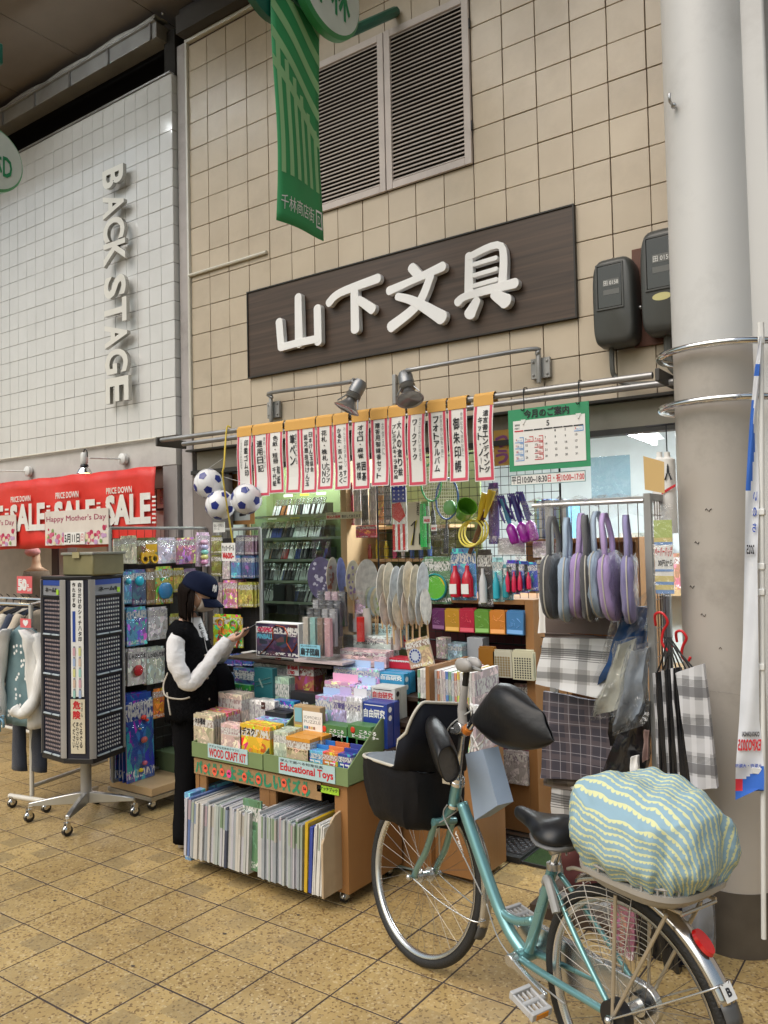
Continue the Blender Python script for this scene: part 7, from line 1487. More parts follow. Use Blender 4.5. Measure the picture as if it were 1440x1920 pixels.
# ================================================================== BAG RACK BY THE PILLAR
def plaid(name,c0,bands,rough=.7):
 """woven check: bands = (axis 0/2, period, start, end, colour, strength)"""
 m,nt,b,L=nm(name);tc=N(nt,'TexCoord');sp=N(nt,'SeparateXYZ');L.new(tc.outputs['Generated'],sp.inputs[0])
 rgb=N(nt,'RGB');rgb.outputs[0].default_value=(*c0,1);out=rgb.outputs[0]
 for(ax,per,s0_,s1_,col,k)in bands:
  mu=N(nt,'Math',operation='MULTIPLY');mu.inputs[1].default_value=1/per;L.new(sp.outputs[ax],mu.inputs[0]);fr=N(nt,'Math',operation='FRACT');L.new(mu.outputs[0],fr.inputs[0])
  a=N(nt,'Math',operation='GREATER_THAN');a.inputs[1].default_value=s0_;L.new(fr.outputs[0],a.inputs[0]);c=N(nt,'Math',operation='LESS_THAN');c.inputs[1].default_value=s1_;L.new(fr.outputs[0],c.inputs[0])
  d=N(nt,'Math',operation='MULTIPLY');L.new(a.outputs[0],d.inputs[0]);L.new(c.outputs[0],d.inputs[1]);e=N(nt,'Math',operation='MULTIPLY');e.inputs[1].default_value=k;L.new(d.outputs[0],e.inputs[0])
  mx=N(nt,'MixRGB');L.new(e.outputs[0],mx.inputs[0]);L.new(out,mx.inputs[1]);mx.inputs[2].default_value=(*col,1);out=mx.outputs[0]
 L.new(out,b.inputs['Base Color']);b.inputs['Roughness'].default_value=rough
 n3=N(nt,'TexNoise');n3.inputs['Scale'].default_value=6;L.new(tc.outputs['Object'],n3.inputs[0]);bp_=N(nt,'Bump');bp_.inputs['Strength'].default_value=.5;bp_.inputs['Distance'].default_value=.03;L.new(n3.outputs[0],bp_.inputs['Height']);L.new(bp_.outputs[0],b.inputs['Normal'])
 return m
M_bigcheck=plaid('grey_white_check',(.38,.37,.36),[(0,.36,0,.45,(.6,.6,.6),.7),(2,.42,.1,.5,(.65,.65,.65),.75),(0,.36,.55,.9,(.1,.1,.1),.55),(2,.42,.62,.9,(.08,.08,.08),.6)]+[(2,1,.60+.035*k,.612+.035*k,(.03,.03,.03),.8)for k in range(6)],.6)
M_navycheck=plaid('dark_mauve_check',(.045,.04,.055),[(0,.25,.3,.6,(.09,.07,.08),.8),(2,.2,.2,.5,(.10,.08,.09),.7),(0,.125,.0,.06,(.35,.33,.36),.7),(2,.11,.0,.06,(.35,.33,.36),.7)])
M_bagcheck=plaid('grey_white_bag_check',(.30,.30,.31),[(0,.34,.1,.5,(.62,.62,.64),.8),(2,.3,.0,.38,(.62,.62,.64),.65),(2,.3,.45,.72,(.13,.13,.14),.8)]+[(2,.3,.74+.03*k,.752+.03*k,(.02,.02,.02),.8)for k in range(6)],.45)
M_brownbag=mat('dark_taupe_paper',(.125,.095,.085),.5,var=.08,bump=.4,bscale=8)
def slab(c4,Y,th,bow=.0,nx=8,nz=10,seed=1,sag=.006,tilt=0):
 """sheet-like bag from four photo points (tl, tr, br, bl) with thickness, soft creases"""
 P=[aty(p[0],p[1],Y+(tilt if i in(2,3)else 0))for i,p in enumerate(c4)];b=MB();rn=random.Random(seed);ph=[rn.uniform(0,6)for _ in range(4)]
 front=[];back=[]
 for j in range(nz+1):
  v=j/nz;A=P[0].lerp(P[3],v);B2=P[1].lerp(P[2],v);fr,bk=[],[]
  for i in range(nx+1):
   u=i/nx;p=A.lerp(B2,u);w_=sag*(math.sin(u*7+ph[0]+v*3)+math.sin(v*9+ph[1]+u*4)*.7);e=math.sin(PI*u)**.5*math.sin(PI*min(1,v*1.02+.0))**.3 if bow else 1
   fr.append(p+V((0,w_-bow*e,0)));bk.append(p+V((0,th+w_*.5+bow*e*.5,0)))
  front.append(fr);back.append(bk)
 rings=[front[j]+back[j][::-1]for j in range(nz+1)]
 b.loft(rings);crumple(b,sag*.9,11,seed);return b,P
def bag(c4,Y,th,mt,lab,name='paper_bag',cat='bag',grp=None,bow=0,seed=1,color=None,sag=.006,handles=None,tilt=0):
 b,P=slab(c4,Y,th,bow,seed=seed,sag=sag,tilt=tilt);o=build(name,b,mt,None,smooth='a',color=color);tag(o,lab,cat,grp)
 if handles:
  h=MB()
  for yy in(0,th):
   q0,q1=P[0].lerp(P[1],.3)+V((0,yy,-.01)),P[0].lerp(P[1],.7)+V((0,yy,-.01));mid=(q0+q1)/2+V((0,0,handles[0]));h.tube(smooth_path([q0,q0.lerp(mid,.7)+V((-.01,0,.02)),mid,q1.lerp(mid,.7)+V((.01,0,.02)),q1]),.004,6)
  build('handle',h,handles[1],o,smooth=True)
 return o
rk=empty('bag_rack',(-1.3,3.5,0),'grey square tube rack with wire ends holding bags beside the pillar','display rack')
b=MB();b.box((-1.075,3.395,.03),(-1.045,3.425,1.83));b.box((-1.075,3.62,.03),(-1.045,3.65,1.83));b.box((-1.62,3.62,.03),(-1.59,3.65,1.83));b.box((-1.075,3.4251,1.80),(-1.045,3.6199,1.83));b.box((-1.5899,3.62,1.80),(-1.0751,3.65,1.83));b.box((-1.075,3.4251,.05),(-1.045,3.6199,.08));b.box((-1.6,3.395,.05),(-1.0751,3.425,.08));build('frame',b,M_greymetal,rk,bevel=.002)
b=MB()
for k in range(6):y=3.43+.035*k;b.tube([(-1.06,y,.08),(-1.06,y,1.8)],.002,4)
for k in range(28):z=.12+.06*k;b.tube([(-1.06,3.425,z),(-1.06,3.62,z)],.002,4)
for k in range(12):x=-1.58+.045*k;b.tube([(x,3.63,.1),(x,3.63,1.8)],.002,4)
o=build('wire_mesh',b,mat('rusty_wire',(.16,.12,.1),.5,.6),rk);o['kind']='stuff'
cols_bp=[((.08,.08,.085),'black grey'),((.28,.36,.46),'light blue'),((.34,.24,.46),'lavender'),((.07,.07,.075),'charcoal'),((.27,.34,.43),'pale blue'),((.36,.26,.48),'lilac'),((.20,.18,.34),'blue violet front')]
for k,(c,n_)in enumerate(cols_bp):
 x=-1.47+.055*k+(.01 if k==6 else 0);zc=1.45+.004*(k%3);yc=3.36
 t=empty('kids_backpack',(x,yc,zc-.16),n_+' small oval bag, '+ORD[k]+' from the left on the bag rack','bag','small oval bags hanging on the rack');t.rotation_euler=(random.uniform(-.12,.10),random.uniform(-.07,.07),.12+random.uniform(-.16,.16));t.location.z+=random.uniform(-.018,.012)
 def ring(xx,s_):return[V((xx*1.15,.125*s_*math.copysign(abs(math.cos(a))**.75,math.cos(a)),.15+.142*s_*math.copysign(abs(math.sin(a))**.75,math.sin(a))))for a in[2*PI*q/32 for q in range(32)]]
 b=MB();b.loft([ring(-.022,.82),ring(-.02,.93),ring(-.010,1),ring(.010,1),ring(.02,.93),ring(.023,.82)]);crumple(b,.007,18,k);build('body',b,OCF,t,local=True,smooth='a',color=c)
 b=MB();r_=ring(0,1.012);b.tube(r_,.0032,6,closed=True);build('zip',b,mat('cream_piping',(.5,.47,.4),.5),t,local=True,smooth=True)
 for s_ in(-1,1):
  b=MB();P=smooth_path([(.0,s_*.05,.26),(.004,s_*.062,.34),(.0,s_*.045,.42),(0,s_*.01,.46)],5);rr=[]
  for i,p in enumerate(P):w_=.013;rr.append([p+V((-w_,0,0)),p+V((0,s_*.004,0)),p+V((w_,0,0)),p+V((0,-s_*.002,0))])
  b.loft(rr);build('strap',b,OCF,t,local=True,smooth=True,color=tuple(min(1,v*1.25+.02)for v in c))
 b=MB();o_=[V((.03+.004*math.sin(5*q),p.y*1.08,.15+(p.z-.15)*1.06))for q,p in enumerate(ring(0,1))];b.add([(.034,0,.15)]+o_,[(0,1+q,1+(q+1)%32)for q in range(32)])
 b.loft([[p.copy()for p in o_],[V((-.02,p.y,p.z))for p in o_]],cap=False);build('wrapper',b,M_film,t,local=True,smooth='a')
b=MB();b.tube([(-1.58,3.40,1.80),(-1.0751,3.40,1.80)],.010,8);build('hanging_bar',b,M_steel,rk,smooth='a')
b=MB();rr=[]
for i in range(16):
 u=i/15;x=-1.60+.50*u;rr.append([V((x+.02*math.sin(j*2+i),3.33+.03*j*.5-.02*math.sin(i*1.3+j),1.84-.028*abs(j-2.5)-.10*(1-u)**2*(j%3==0)+.012*math.sin(i*2.2+j*1.7)))for j in range(7)])
b.loft(rr,cap=False,loop=False);o=build('clear_sheet',b,M_film2,None,smooth=True);tag(o,'crumpled clear plastic sheet lying over the top of the bag rack','plastic sheet')
bag([(1019,1046),(1140,1042),(1160,1190),(1024,1188)],3.56,.03,M_brownbag,'large dark taupe paper bag hanging behind the small oval bags',seed=3)
bag([(1014,1042),(1030,1042),(1030,1186),(1010,1188)],3.60,.02,M_paper,'white printed paper bag edge behind the taupe bag',seed=4)
bag([(1020,1196),(1150,1200),(1140,1312),(1002,1284)],3.47,.02,M_bigcheck,'grey and white checked cloth folded over the rack, facing the street',name='checked_cloth',cat='cloth',seed=5,tilt=-.04)
bag([(1022,1187),(1165,1196),(1160,1222),(1020,1205)],3.50,.03,M_brownbag,'dark folded bag edge between the taupe bag and the checked cloth',seed=6)
bag([(1017,1296),(1160,1322),(1165,1470),(1016,1458)],3.52,.02,M_navycheck,'dark mauve checked cloth hanging below the grey checked one',name='checked_cloth',cat='cloth',seed=7)
bag([(1019,1452),(1150,1470),(1150,1500),(1019,1472)],3.55,.02,plaid('brown_check',(.07,.055,.045),[(0,.3,.2,.5,(.14,.12,.09),.8),(2,.5,.3,.7,(.13,.1,.08),.7)]),'brown checked cloth edge under the mauve one',name='checked_cloth',cat='cloth',seed=8)
bag([(1034,1470),(1160,1480),(1165,1600),(1036,1590)],3.56,.02,M_bigcheck,'lowest checked cloth in the shade above the saddle',name='checked_cloth',cat='cloth',seed=9)
bag([(1050,1590),(1130,1600),(1135,1665),(1062,1660)],3.56,.03,mat('maroon_bag',(.1,.03,.03),.5,var=.3),'maroon bag between the saddle and the wheel',name='bag',seed=9)
G3='clear wrapped soft bags on the rack'
bag([(1172,1138),(1214,1140),(1208,1215),(1122,1285)],3.43,.04,mat('deep_blue_film',(.02,.07,.2),.2,coat=.6,var=.3,vscale=12),'deep blue shiny rolled bag slanting below the lavender bags',grp=G3,bow=.01,seed=10,sag=.012)
bag([(1150,1152),(1176,1138),(1140,1240),(1112,1282)],3.42,.02,M_film2,'clear plastic sleeve edge beside the deep blue bag',grp=G3,seed=11,sag=.01)
bag([(1160,1210),(1190,1200),(1165,1330),(1112,1345)],3.38,.05,mat('cream_nylon',(.42,.42,.36),.35,coat=.4,var=.2,vscale=10,bump=.5,bscale=12),'cream and pale blue bag in clear wrap, slanting at the rack front',grp=G3,bow=.015,seed=12,sag=.012)
bag([(1180,1222),(1212,1216),(1200,1345),(1150,1372)],3.34,.05,mat('grey_blue_nylon',(.2,.23,.27),.3,coat=.5,var=.3,vscale=10,bump=.6,bscale=12),'grey blue bag in clear wrap hanging next to the post',grp=G3,bow=.015,seed=13,sag=.014)
bag([(1165,1230),(1190,1222),(1172,1330),(1140,1350)],3.41,.04,mat('black_nylon',(.012,.012,.014),.22,coat=.5,bump=.7,bscale=10),'black bag squeezed between the cream and the grey blue ones',grp=G3,bow=.01,seed=14,sag=.012)
bag([(1150,1262),(1214,1240),(1212,1400),(1140,1400)],3.42,.03,mat('black_nylon',(.012,.012,.014),.22,coat=.5,bump=.7,bscale=10),'wide black bag behind the slanting cream and grey blue bags',grp=G3,bow=.01,seed=19,sag=.015)
bag([(1176,1330),(1214,1318),(1208,1460),(1120,1466)],3.35,.06,mat('black_nylon',(.012,.012,.014),.22,coat=.5,bump=.7,bscale=10),'glossy black bag hanging lowest left of the post',grp=G3,bow=.02,seed=15,sag=.015)
bag([(1190,1140),(1214,1100),(1214,1180),(1180,1190)],3.36,.03,M_film2,'empty clear wrap puffing out under the lilac bag',grp=G3,seed=16,sag=.02)
bag([(1182,1420),(1196,1418),(1200,1470),(1184,1472)],3.30,.02,M_paper,'small pale bag tips above the bicycle cover',seed=17);bag([(1205,1370),(1214,1372),(1214,1425),(1204,1430)],3.33,.02,mat('pinkish_strap',(.3,.2,.18),.6),'pinkish brown strap hanging beside the post',name='strap',cat='strap',seed=18)
for k,c4 in enumerate(([(1156,1205),(1196,1196),(1172,1345),(1106,1352)],[(1176,1215),(1216,1210),(1206,1358),(1146,1380)])):
 bag(c4,3.30-.03*k,.06,M_film2,'clear crackly wrap around the %s slanting bag on the rack'%('cream','grey blue','lowest black')[k],'clear_wrap','wrap','clear wraps round the slanting bags',bow=.02,seed=60+k,sag=.02)
b=MB()
for(dx,dz,s_)in((0,0,1),(.075,-.06,.8)):
 p=aty(1243+0*dx,1170,3.30)+V((dx,0,dz));b=MB();b.tube(smooth_path([p+V((-.035*s_,.02,-.01)),p+V((-.03*s_,0,.035*s_)),p+V((0,-.01,.045*s_)),p+V((.022*s_,-.01,.01)),p+V((0,0,-.03*s_)),p+V((-.006,0,-.075*s_)),p+V((.018*s_,0,-.105*s_)),p+V((.035*s_,0,-.08*s_))]),.0055,8)
 o=build('s_hook',b,mat('red_rubber_hook',(.55,.015,.02),.3),None,smooth=True);tag(o,'large red S hook at the rack end holding the shopping bags' if s_==1 else 'smaller red S hook to the right of the large one','hook','red S hooks on the rack end')
G4='black and checked shopping bags on the red hooks'
for k in range(12):
 x0=1224+4.1*k;xb=1233+4.9*k
 bag([(x0,1262-1*k),(x0+9,1262-1*k),(xb+11+4*k*.2,1478),(xb,1478)],3.30-.009*k,.009,mat('black_gloss_bag',(.012,.012,.014),.25,coat=.3)if k%4 else M_bagcheck,'%s shopping bag, %s from the left in the bunch'%('black' if k%4 else 'dark checked',ORD[k]),'shopping_bag','shopping bag',G4,seed=20+k,sag=.003)
bag([(1266,1262),(1318,1245),(1345,1478),(1296,1482)],3.17,.03,M_bagcheck,'grey and white checked shopping bag, outermost of the bunch before the pillar','shopping_bag','shopping bag',G4,seed=31,sag=.004)
b=MB()
for k in range(9):
 p=aty(1247+random.uniform(-4,12),1195,3.28);q=aty(1232+9.5*k,1262,3.30-.014*k);b.tube(smooth_path([p,p.lerp(q,.5)+V((.01,-.02,.0)),q]),.0035,5)
o=build('cord_bunch',b,mat('black_cord',(.01,.01,.01),.6),None,smooth=True);tag(o,'bunch of black cord handles tied under the red hooks','cord')
for k,(c4,c,lab,mt)in enumerate(((((1240,1480),(1300,1480),(1310,1640),(1245,1640)),None,'dark navy bags bunch behind the bicycle cover',mat('navy_bag',(.02,.025,.06),.35,var=.4)),(((1225,1640),(1262,1640),(1280,1880),(1250,1868)),None,'black folded bag standing low behind the rear wheel',mat('black_gloss_bag',(.012,.012,.014),.25,coat=.3)),(((1262,1640),(1296,1650),(1300,1884),(1278,1890)),None,'dark blue folded bag with pale edges behind the rear wheel',mat('navy_bag',(.02,.025,.06),.35,var=.4)),(((1272,1660),(1332,1650),(1340,1790),(1310,1878)),None,'grey plastic bag nearest the pillar foot',mat('grey_plastic_bag',(.17,.18,.2),.25,coat=.5,var=.2,bump=.8,bscale=10)),(((1140,1600),(1190,1610),(1190,1800),(1150,1800)),None,'clear packs with pink goods behind the small bicycle basket',PR[1]),(((1190,1610),(1235,1620),(1240,1800),(1200,1800)),None,'crumpled clear and black packs behind the rear wheel',mat('black_nylon',(.012,.012,.014),.22,coat=.5,bump=.7,bscale=10)))):
 bag(c4,3.12+.05*(k%3),.03,mt,lab,'folded_bag','bag','bags low on the rack behind the rear wheel',seed=40+k,color=(.3,.12,.16),sag=.01)
b=MB();b.box((-1.6,3.3,.0005),(-1.0,3.62,.05));o=build('rack_base',b,mat('dark_shelf',(.05,.03,.02),.5),rk)
o,M,W,H=quad_sign('bag_sign','yellow and blue striped hand written sign for paper bags in a clear sleeve','sign',[(1227,972),(1260,978),(1264,1114),(1228,1112)],3.36,M_paper)
b=MB();yb=[(0,.18),(.82,1.0),(.60,.70)];b.box((0,0,0),(W,H*.05,.0006),0,M);b.box((0,H*.05,0),(W,H*.12,.0006),1,M);b.box((0,H*.12,0),(W,H*.16,.0006),0,M);b.box((0,H*.16,0),(W,H*.24,.0006),1,M);b.box((0,H*.30,0),(W,H*.33,.0006),0,M);b.box((0,H*.76,0),(W,H*1.0,.0006),2,M);b.box((0,H*.70,0),(W,H*.76,.0006),1,M);b.box((0,H*.66,0),(W,H*.70,.0006),0,M);build('colour_band',b,[mat('pen_blue',(.15,.3,.6),.5),mat('pen_yellow',(.66,.55,.2),.5),mat('pen_lime',(.45,.55,.15),.5)],o)
b=MB();put_text(b,'ペーパーバッグ',M,.002,H*.50,W-.002,H*.64,.03,z=.0008);build('red_lettering',b,M_redink,o);b=MB();put_text(b,'30円から',M,W*.18,H*.37,W-.002,H*.46,.03,z=.0008);build('lettering',b,M_blackink,o)
b=MB();b.box((-.006,-.01,.002),(W+.006,H*1.22,.0035),M=M);build('sleeve',b,M_film2,o)
b=MB();c4=[aty(1206,855,3.34),aty(1245,866,3.30),aty(1246,925,3.30),aty(1209,918,3.34)];b.add([tuple(p)for p in c4]+[tuple(p+V((0,.002,0)))for p in c4],[(3,2,1,0),(4,5,6,7),(0,1,5,4),(1,2,6,5),(2,3,7,6),(3,0,4,7)]);o=build('blank_card',b,mat('tan_card',(.58,.40,.17),.7,var=.03));tag(o,'blank tan card fixed on top of the rack post','card')
for k,(px,lab)in enumerate(((1250,'rolled sheet printed with a black tower, in clear wrap by the pillar'),(1236,'rolled printed sheet behind the tower roll'))):
 p0,p1=aty(px,838,3.60+.05*k),aty(px+6,1000,3.60+.05*k);b=MB();b.tube([p1,p0.lerp(p1,.15),p0.lerp(p1,.12),p0.lerp(p1,.06)],[.036,.034,.014,.012],14);o=build('rolled_sheet',b,M_paper,None,smooth='a');tag(o,lab,'roll','rolled printed sheets by the pillar')
 if k==0:
  pc_=aty(1253,900,3.562);M=frame(tuple(pc_),(1,0,0),(0,0,1),(0,-1,0));b=MB()
  for q in(((-.004,.06),(.004,.06),(.001,.07),(-.001,.07)),((-.006,.03),(.006,.03),(.004,.06),(-.004,.06)),((-.010,.026),(.010,.026),(.010,.029),(-.010,.029)),((-.018,0),(-.009,0),(-.002,.026),(-.008,.026)),((.009,0),(.018,0),(.008,.026),(.002,.026))):b.add([M@V((x,y,.001))for x,y in q],[(0,1,2,3)])
  build('tower_print',b,M_blackink,o)
  b=MB();b.add([M@V(v)for v in((-.03,-.05,.001),(-.03,-.062,.001),(.03,-.03,.001),(.03,-.018,.001))],[(0,1,2,3)]);build('red_band',b,M_redink,o)
  b=MB();p=aty(1240,790,3.6);b.tube([p0+V((0,0,-.02)),p0+V((0,0,.10))],.003,5);b.tube([p0+V((-.09,0,.10)),p0+V((.05,0,.10))],.003,5);b.tube([p0+V((-.07,-.05,.09)),p0+V((.05,-.05,.09))],.003,5);build('hook',b,M_wire,o)
o=pbox('hanging_film','blue tinted clear plastic sleeves hanging above the oval bags','plastic sleeves',(1108,855,1182,935),4.3,.003,glassy('blue_film',(.75,.88,.95),refl=.05,rough=.1,bump=.8,bscale=8,dens=.12))
# ---- nobori flag beside the pillar
fl=empty('street_flag',(-.60,3.2,.3),'tall white and blue street flag seen from behind on a white pole beside the pillar','flag')
YF=3.22
b=MB();p0=aty(1427,630,YF);p1=aty(1432,1760,YF);b.tube([p1,p0],.009,10);b.tube([p0+V((0,0,-.03)),p0+V((0,0,.05))],.012,8);build('pole',b,M_whitepl,fl,smooth='a')
E_=[(630,1424,1428),(700,1414,1424),(800,1405,1418),(920,1398,1424),(1050,1396,1420),(1200,1393,1422),(1350,1386,1424),(1430,1380,1432),(1462,1379,1433),(1500,1379,1432)]
def fpt(u,v):
 k=min(int(v*9),8);t_=v*9-k;a,c=E_[k],E_[k+1];y=a[0]+(c[0]-a[0])*t_;l=a[1]+(c[1]-a[1])*t_;r=a[2]+(c[2]-a[2])*t_
 if v>.95:y+=-25*(u)*(v-.95)*20
 return aty(l+(r-l)*u,y,YF-.02+.10*(1-u)*0+.012*math.sin(v*14+u*4))
b=MB();b.loft([[fpt(i/8,j/60)for i in range(9)]for j in range(61)],cap=False,loop=False);b.m=[0]*len(b.f)
ms=[]
for j in range(60):
 for i in range(8):
  u,v=(i+.5)/8,(j+.5)/60;c=0
  if .08<v<.12:c=1
  if .16<v<.33 and u<.75-abs(v-.25)*5:c=1
  wv=.80+.10*math.sin(u*4+.5)
  if v>.80+.13*(1-u):c=1
  if v>.86 and u<.45 and v<.95:c=2 if u<.28 and v>.885 else c
  ms.append(c)
b.m=ms;build('cloth',b,[mat('flag_white',(.66,.68,.72),.6,bump=.3,bscale=10),mat('flag_blue',(.03,.13,.52),.6),mat('flag_red',(.6,.03,.05),.6)],fl,smooth=True)
def ftext(s_,v0,v1,u0,u1,mt,vert=False):
 b=MB();A,B2,C2=fpt(u0,v1),fpt(u1,v1),fpt(u0,v0);W=(B2-A).length;H=(C2-A).length
 M=frame(tuple(B2+V((0,-.012,0))),(A-B2),(C2-A),(0,1,0));put_text(b,s_,M,0,0,W,H,.03)
 build('lettering',b,mt,fl)
M_fb=mat('flag_ink_blue',(.03,.08,.4),.5)
ftext('EXPO2025',.715,.745,.05,.95,M_redink);ftext('OSAKA,KANSAI',.695,.71,.2,.95,M_blackink);ftext('大阪府・大阪市',.78,.805,.0,.95,M_fb)
ftext('い',.335,.35,.6,.9,M_fb);ftext('の',.36,.375,.6,.9,M_fb);ftext('ち',.385,.40,.6,.9,M_fb);ftext('2025',.42,.435,.2,.8,M_blackink)
for py in(960,1062,1110,1250,1445):p=aty(1428,py,YF);b=MB();b.box((p.x-.03,p.y-.014,p.z-.012),(p.x+.012,p.y+.014,p.z+.012));build('clip',b,M_whitepl,fl,bevel=.003)
# ================================================================== BICYCLE
RC=V((-.800,2.272,0));HD=math.radians(157.7);ax=V((math.cos(HD),math.sin(HD),0));nl=V((-ax.y,ax.x,0))
def bp(px,py,off=0.0):return atp(px,py,RC+nl*off,nl)
bike=empty('bicycle',tuple(RC),'pale turquoise city bicycle with covered front basket, standing in front of the shop','bicycle')
M_teal=mat('metallic_turquoise',(.17,.36,.37),.28,.55,var=.04,coat=.6)
M_alu=mat('bicycle_aluminium',(.62,.62,.61),.25,.9,var=.08);M_tyre=mat('tyre_rubber',(.014,.014,.014),.6,bump=.4,bscale=150);M_fend=mat('stainless_mudguard',(.6,.58,.55),.2,.95)
M_dull=mat('grey_bicycle_plastic',(.28,.28,.27),.4)
def lw():return None
def wheel(C_,h,lean,R_=.33,hubw=.05,valve=1.9):
 d=V((math.cos(h),math.sin(h),0));s_=V((-math.sin(h),math.cos(h),0));up=V((0,0,1))*math.cos(lean)+s_*math.sin(lean);sd_=d.cross(up);c=V((C_[0],C_[1],0))+up*R_
 P=lambda r,a,o=0:c+d*(r*math.cos(a))+up*(r*math.sin(a))+sd_*o
 w_=MB();w_.tube([P(R_-.018,2*PI*k/72)for k in range(72)],.0185,12,closed=True);wo=build('wheel',w_,M_tyre,bike,smooth=True)
 wo.name='wheel'
 b=MB();prof=[(R_-.034,-.013),(R_-.046,-.011),(R_-.050,0),(R_-.046,.011),(R_-.034,.013)]
 b.loft([[P(r,2*PI*k/72,o)for(r,o)in prof]for k in range(73)],cap=False,loop=False);build('rim',b,M_alu,wo,smooth=True)
 b=MB()
 for k in range(36):
  a=2*PI*k/36;o=.028 if k%2 else-.028;sh=.42*(1 if(k//2)%2 else-1);b.tube([P(.022,a+sh*2.2,o),P(R_-.048,a,0)],.0008,4)
 o=build('spokes',b,mat('spoke_steel',(.25,.24,.22),.35,.9),wo)
 b=MB();b.tube([P(0,0,-hubw),P(0,0,hubw)],.018,16);b.tube([P(0,0,-.032),P(0,0,-.026)],.028,20);b.tube([P(0,0,.026),P(0,0,.032)],.028,20);b.tube([P(0,0,-hubw-.03),P(0,0,hubw+.03)],.006,10);b.sphere(P(0,0,-hubw-.032),.011,10);b.sphere(P(0,0,hubw+.032),.011,10);build('hub',b,M_alu,wo,smooth='a')
 b=MB();b.tube([P(R_-.05,valve),P(R_-.09,valve)],.003,6);build('valve',b,M_black,wo)
 return c,d,up,sd_,P
FH=math.radians(163.8)
fc_,fd,fup,fsd,FP=wheel((-1.800,2.690),FH,-.165,.33)
rc_,rd_,rup,rsd,RP=wheel(RC,HD,.0,.33,.06)
def mudguard(P,r,a0,a1,w_,mt,wid=.03):
 b=MB();n=40;rr=[]
 for i in range(n+1):
  a=a0+(a1-a0)*i/n;rr.append([P(r-.012,a,-wid),P(r-.002,a,-wid*.8),P(r+.006,a,-wid*.3),P(r+.007,a,wid*.3),P(r-.002,a,wid*.8),P(r-.012,a,wid)])
 b.loft(rr,cap=False,loop=False);return build('mudguard',b,mt,bike,smooth=True,solid=.0015)
mudguard(FP,.352,math.radians(80),math.radians(193),0,M_fend,.027)
mudguard(RP,.355,math.radians(60),math.radians(153),0,M_fend,.030)
b=MB();b.loft([[RP(.362-.012*abs(o),math.radians(a_),.03*o)for o in(-1,-.5,0,.5,1)]for a_ in(152,155,158,161)],cap=False,loop=False);build('mudguard_flap',b,mat('grey_flap',(.08,.08,.08),.5),bike,smooth=True,solid=.002)
b=MB();b.loft([[FP(.357-.012*abs(o),math.radians(a_),.027*o)for o in(-1,-.5,0,.5,1)]for a_ in(192,195,198,201)],cap=False,loop=False);build('mudguard_flap',b,mat('grey_flap',(.08,.08,.08),.5),bike,smooth=True,solid=.002)
for s_ in(-1,1):b=MB();b.tube(smooth_path([FP(.0,0,.07*s_),FP(.18,math.radians(193),.065*s_),FP(.33,math.radians(190),.05*s_),FP(.362,math.radians(188),.012*s_)]),.0028,6);build('mudguard_stay',b,M_alu,bike,smooth=True)
for s_ in(-1,1):b=MB();b.tube(smooth_path([RP(.0,0,.085*s_),RP(.2,math.radians(146),.065*s_),RP(.34,math.radians(146),.038*s_),RP(.366,math.radians(146),.01*s_)]),.003,6);build('mudguard_stay',b,M_alu,bike,smooth=True)
ns=1 if(FP(0,0,.1)-CAM).length<(FP(0,0,-.1)-CAM).length else-1
crown=bp(833,1545);headb=bp(851,1506);headt=bp(857,1470)
for s_ in(-1,1):
 off=fsd*(.048*s_);top_c=crown+fsd*(.045*s_);b=MB();hb_=FP(0,0,.055*s_)
 b.tube(smooth_path([top_c+V((0,0,.015)),top_c.lerp(hb_,.45)-fd*.008,top_c.lerp(hb_,.78)-fd*.0,hb_]),[.0135]*30 if False else .0125,10);build('fork_blade',b,M_teal,bike,smooth='a')
b=MB();b.tube([crown-fsd*.055+V((0,0,.01)),crown+fsd*.055+V((0,0,.01))],.014,10);build('fork_crown',b,M_teal,bike,smooth='a')
b=MB();b.tube([crown+V((0,0,.01)),headb],.016,12);b.tube([headb,headt],.021,16);build('head_tube',b,M_teal,bike,smooth='a')
hd=(headt-headb).normalized();b=MB();b.tube([headt,headt+hd*.012],.028,18);b.tube([headt+hd*.012,headt+hd*.028],.025,18);b.box(tuple(headt+V((-.05,-.02,.0))),tuple(headt+V((-.0,.02,.018))));build('headset',b,M_chrome,bike,smooth='a');build('headset',MB().tube([headb-hd*.012,headb],.026,18),M_chrome,bike,smooth='a')
st0=headt+hd*.02;st1=bp(864,1400);st2=bp(868,1365)
b=MB();b.tube([st0,st1,st2],.0115,12);build('stem_quill',b,M_alu,bike,smooth='a')
pj=bp(921,1664);pk=bp(948,1735);bb=bp(985,1790);ptop=bp(866,1505)
b=MB();main=smooth_path([ptop,bp(893,1585),pj,bp(938,1708),bp(958,1750),bb],6);b.tube(main,.021,16);build('down_tube',b,M_teal,bike,smooth=True)
b=MB();b.tube(smooth_path([bp(926,1692),bp(948,1716),bp(972,1727),bp(1000,1726)]),.0145,12);build('brace_tube',b,M_teal,bike,smooth=True)
sb0=bp(992,1782);sb1=bp(1038,1622)
b=MB();b.tube([sb0,sb1],.0175,14);build('seat_tube',b,M_teal,bike,smooth='a')
b=MB();b.tube([bb-nl*.036,bb+nl*.036],.023,18);build('bottom_bracket',b,M_teal,bike,smooth='a')
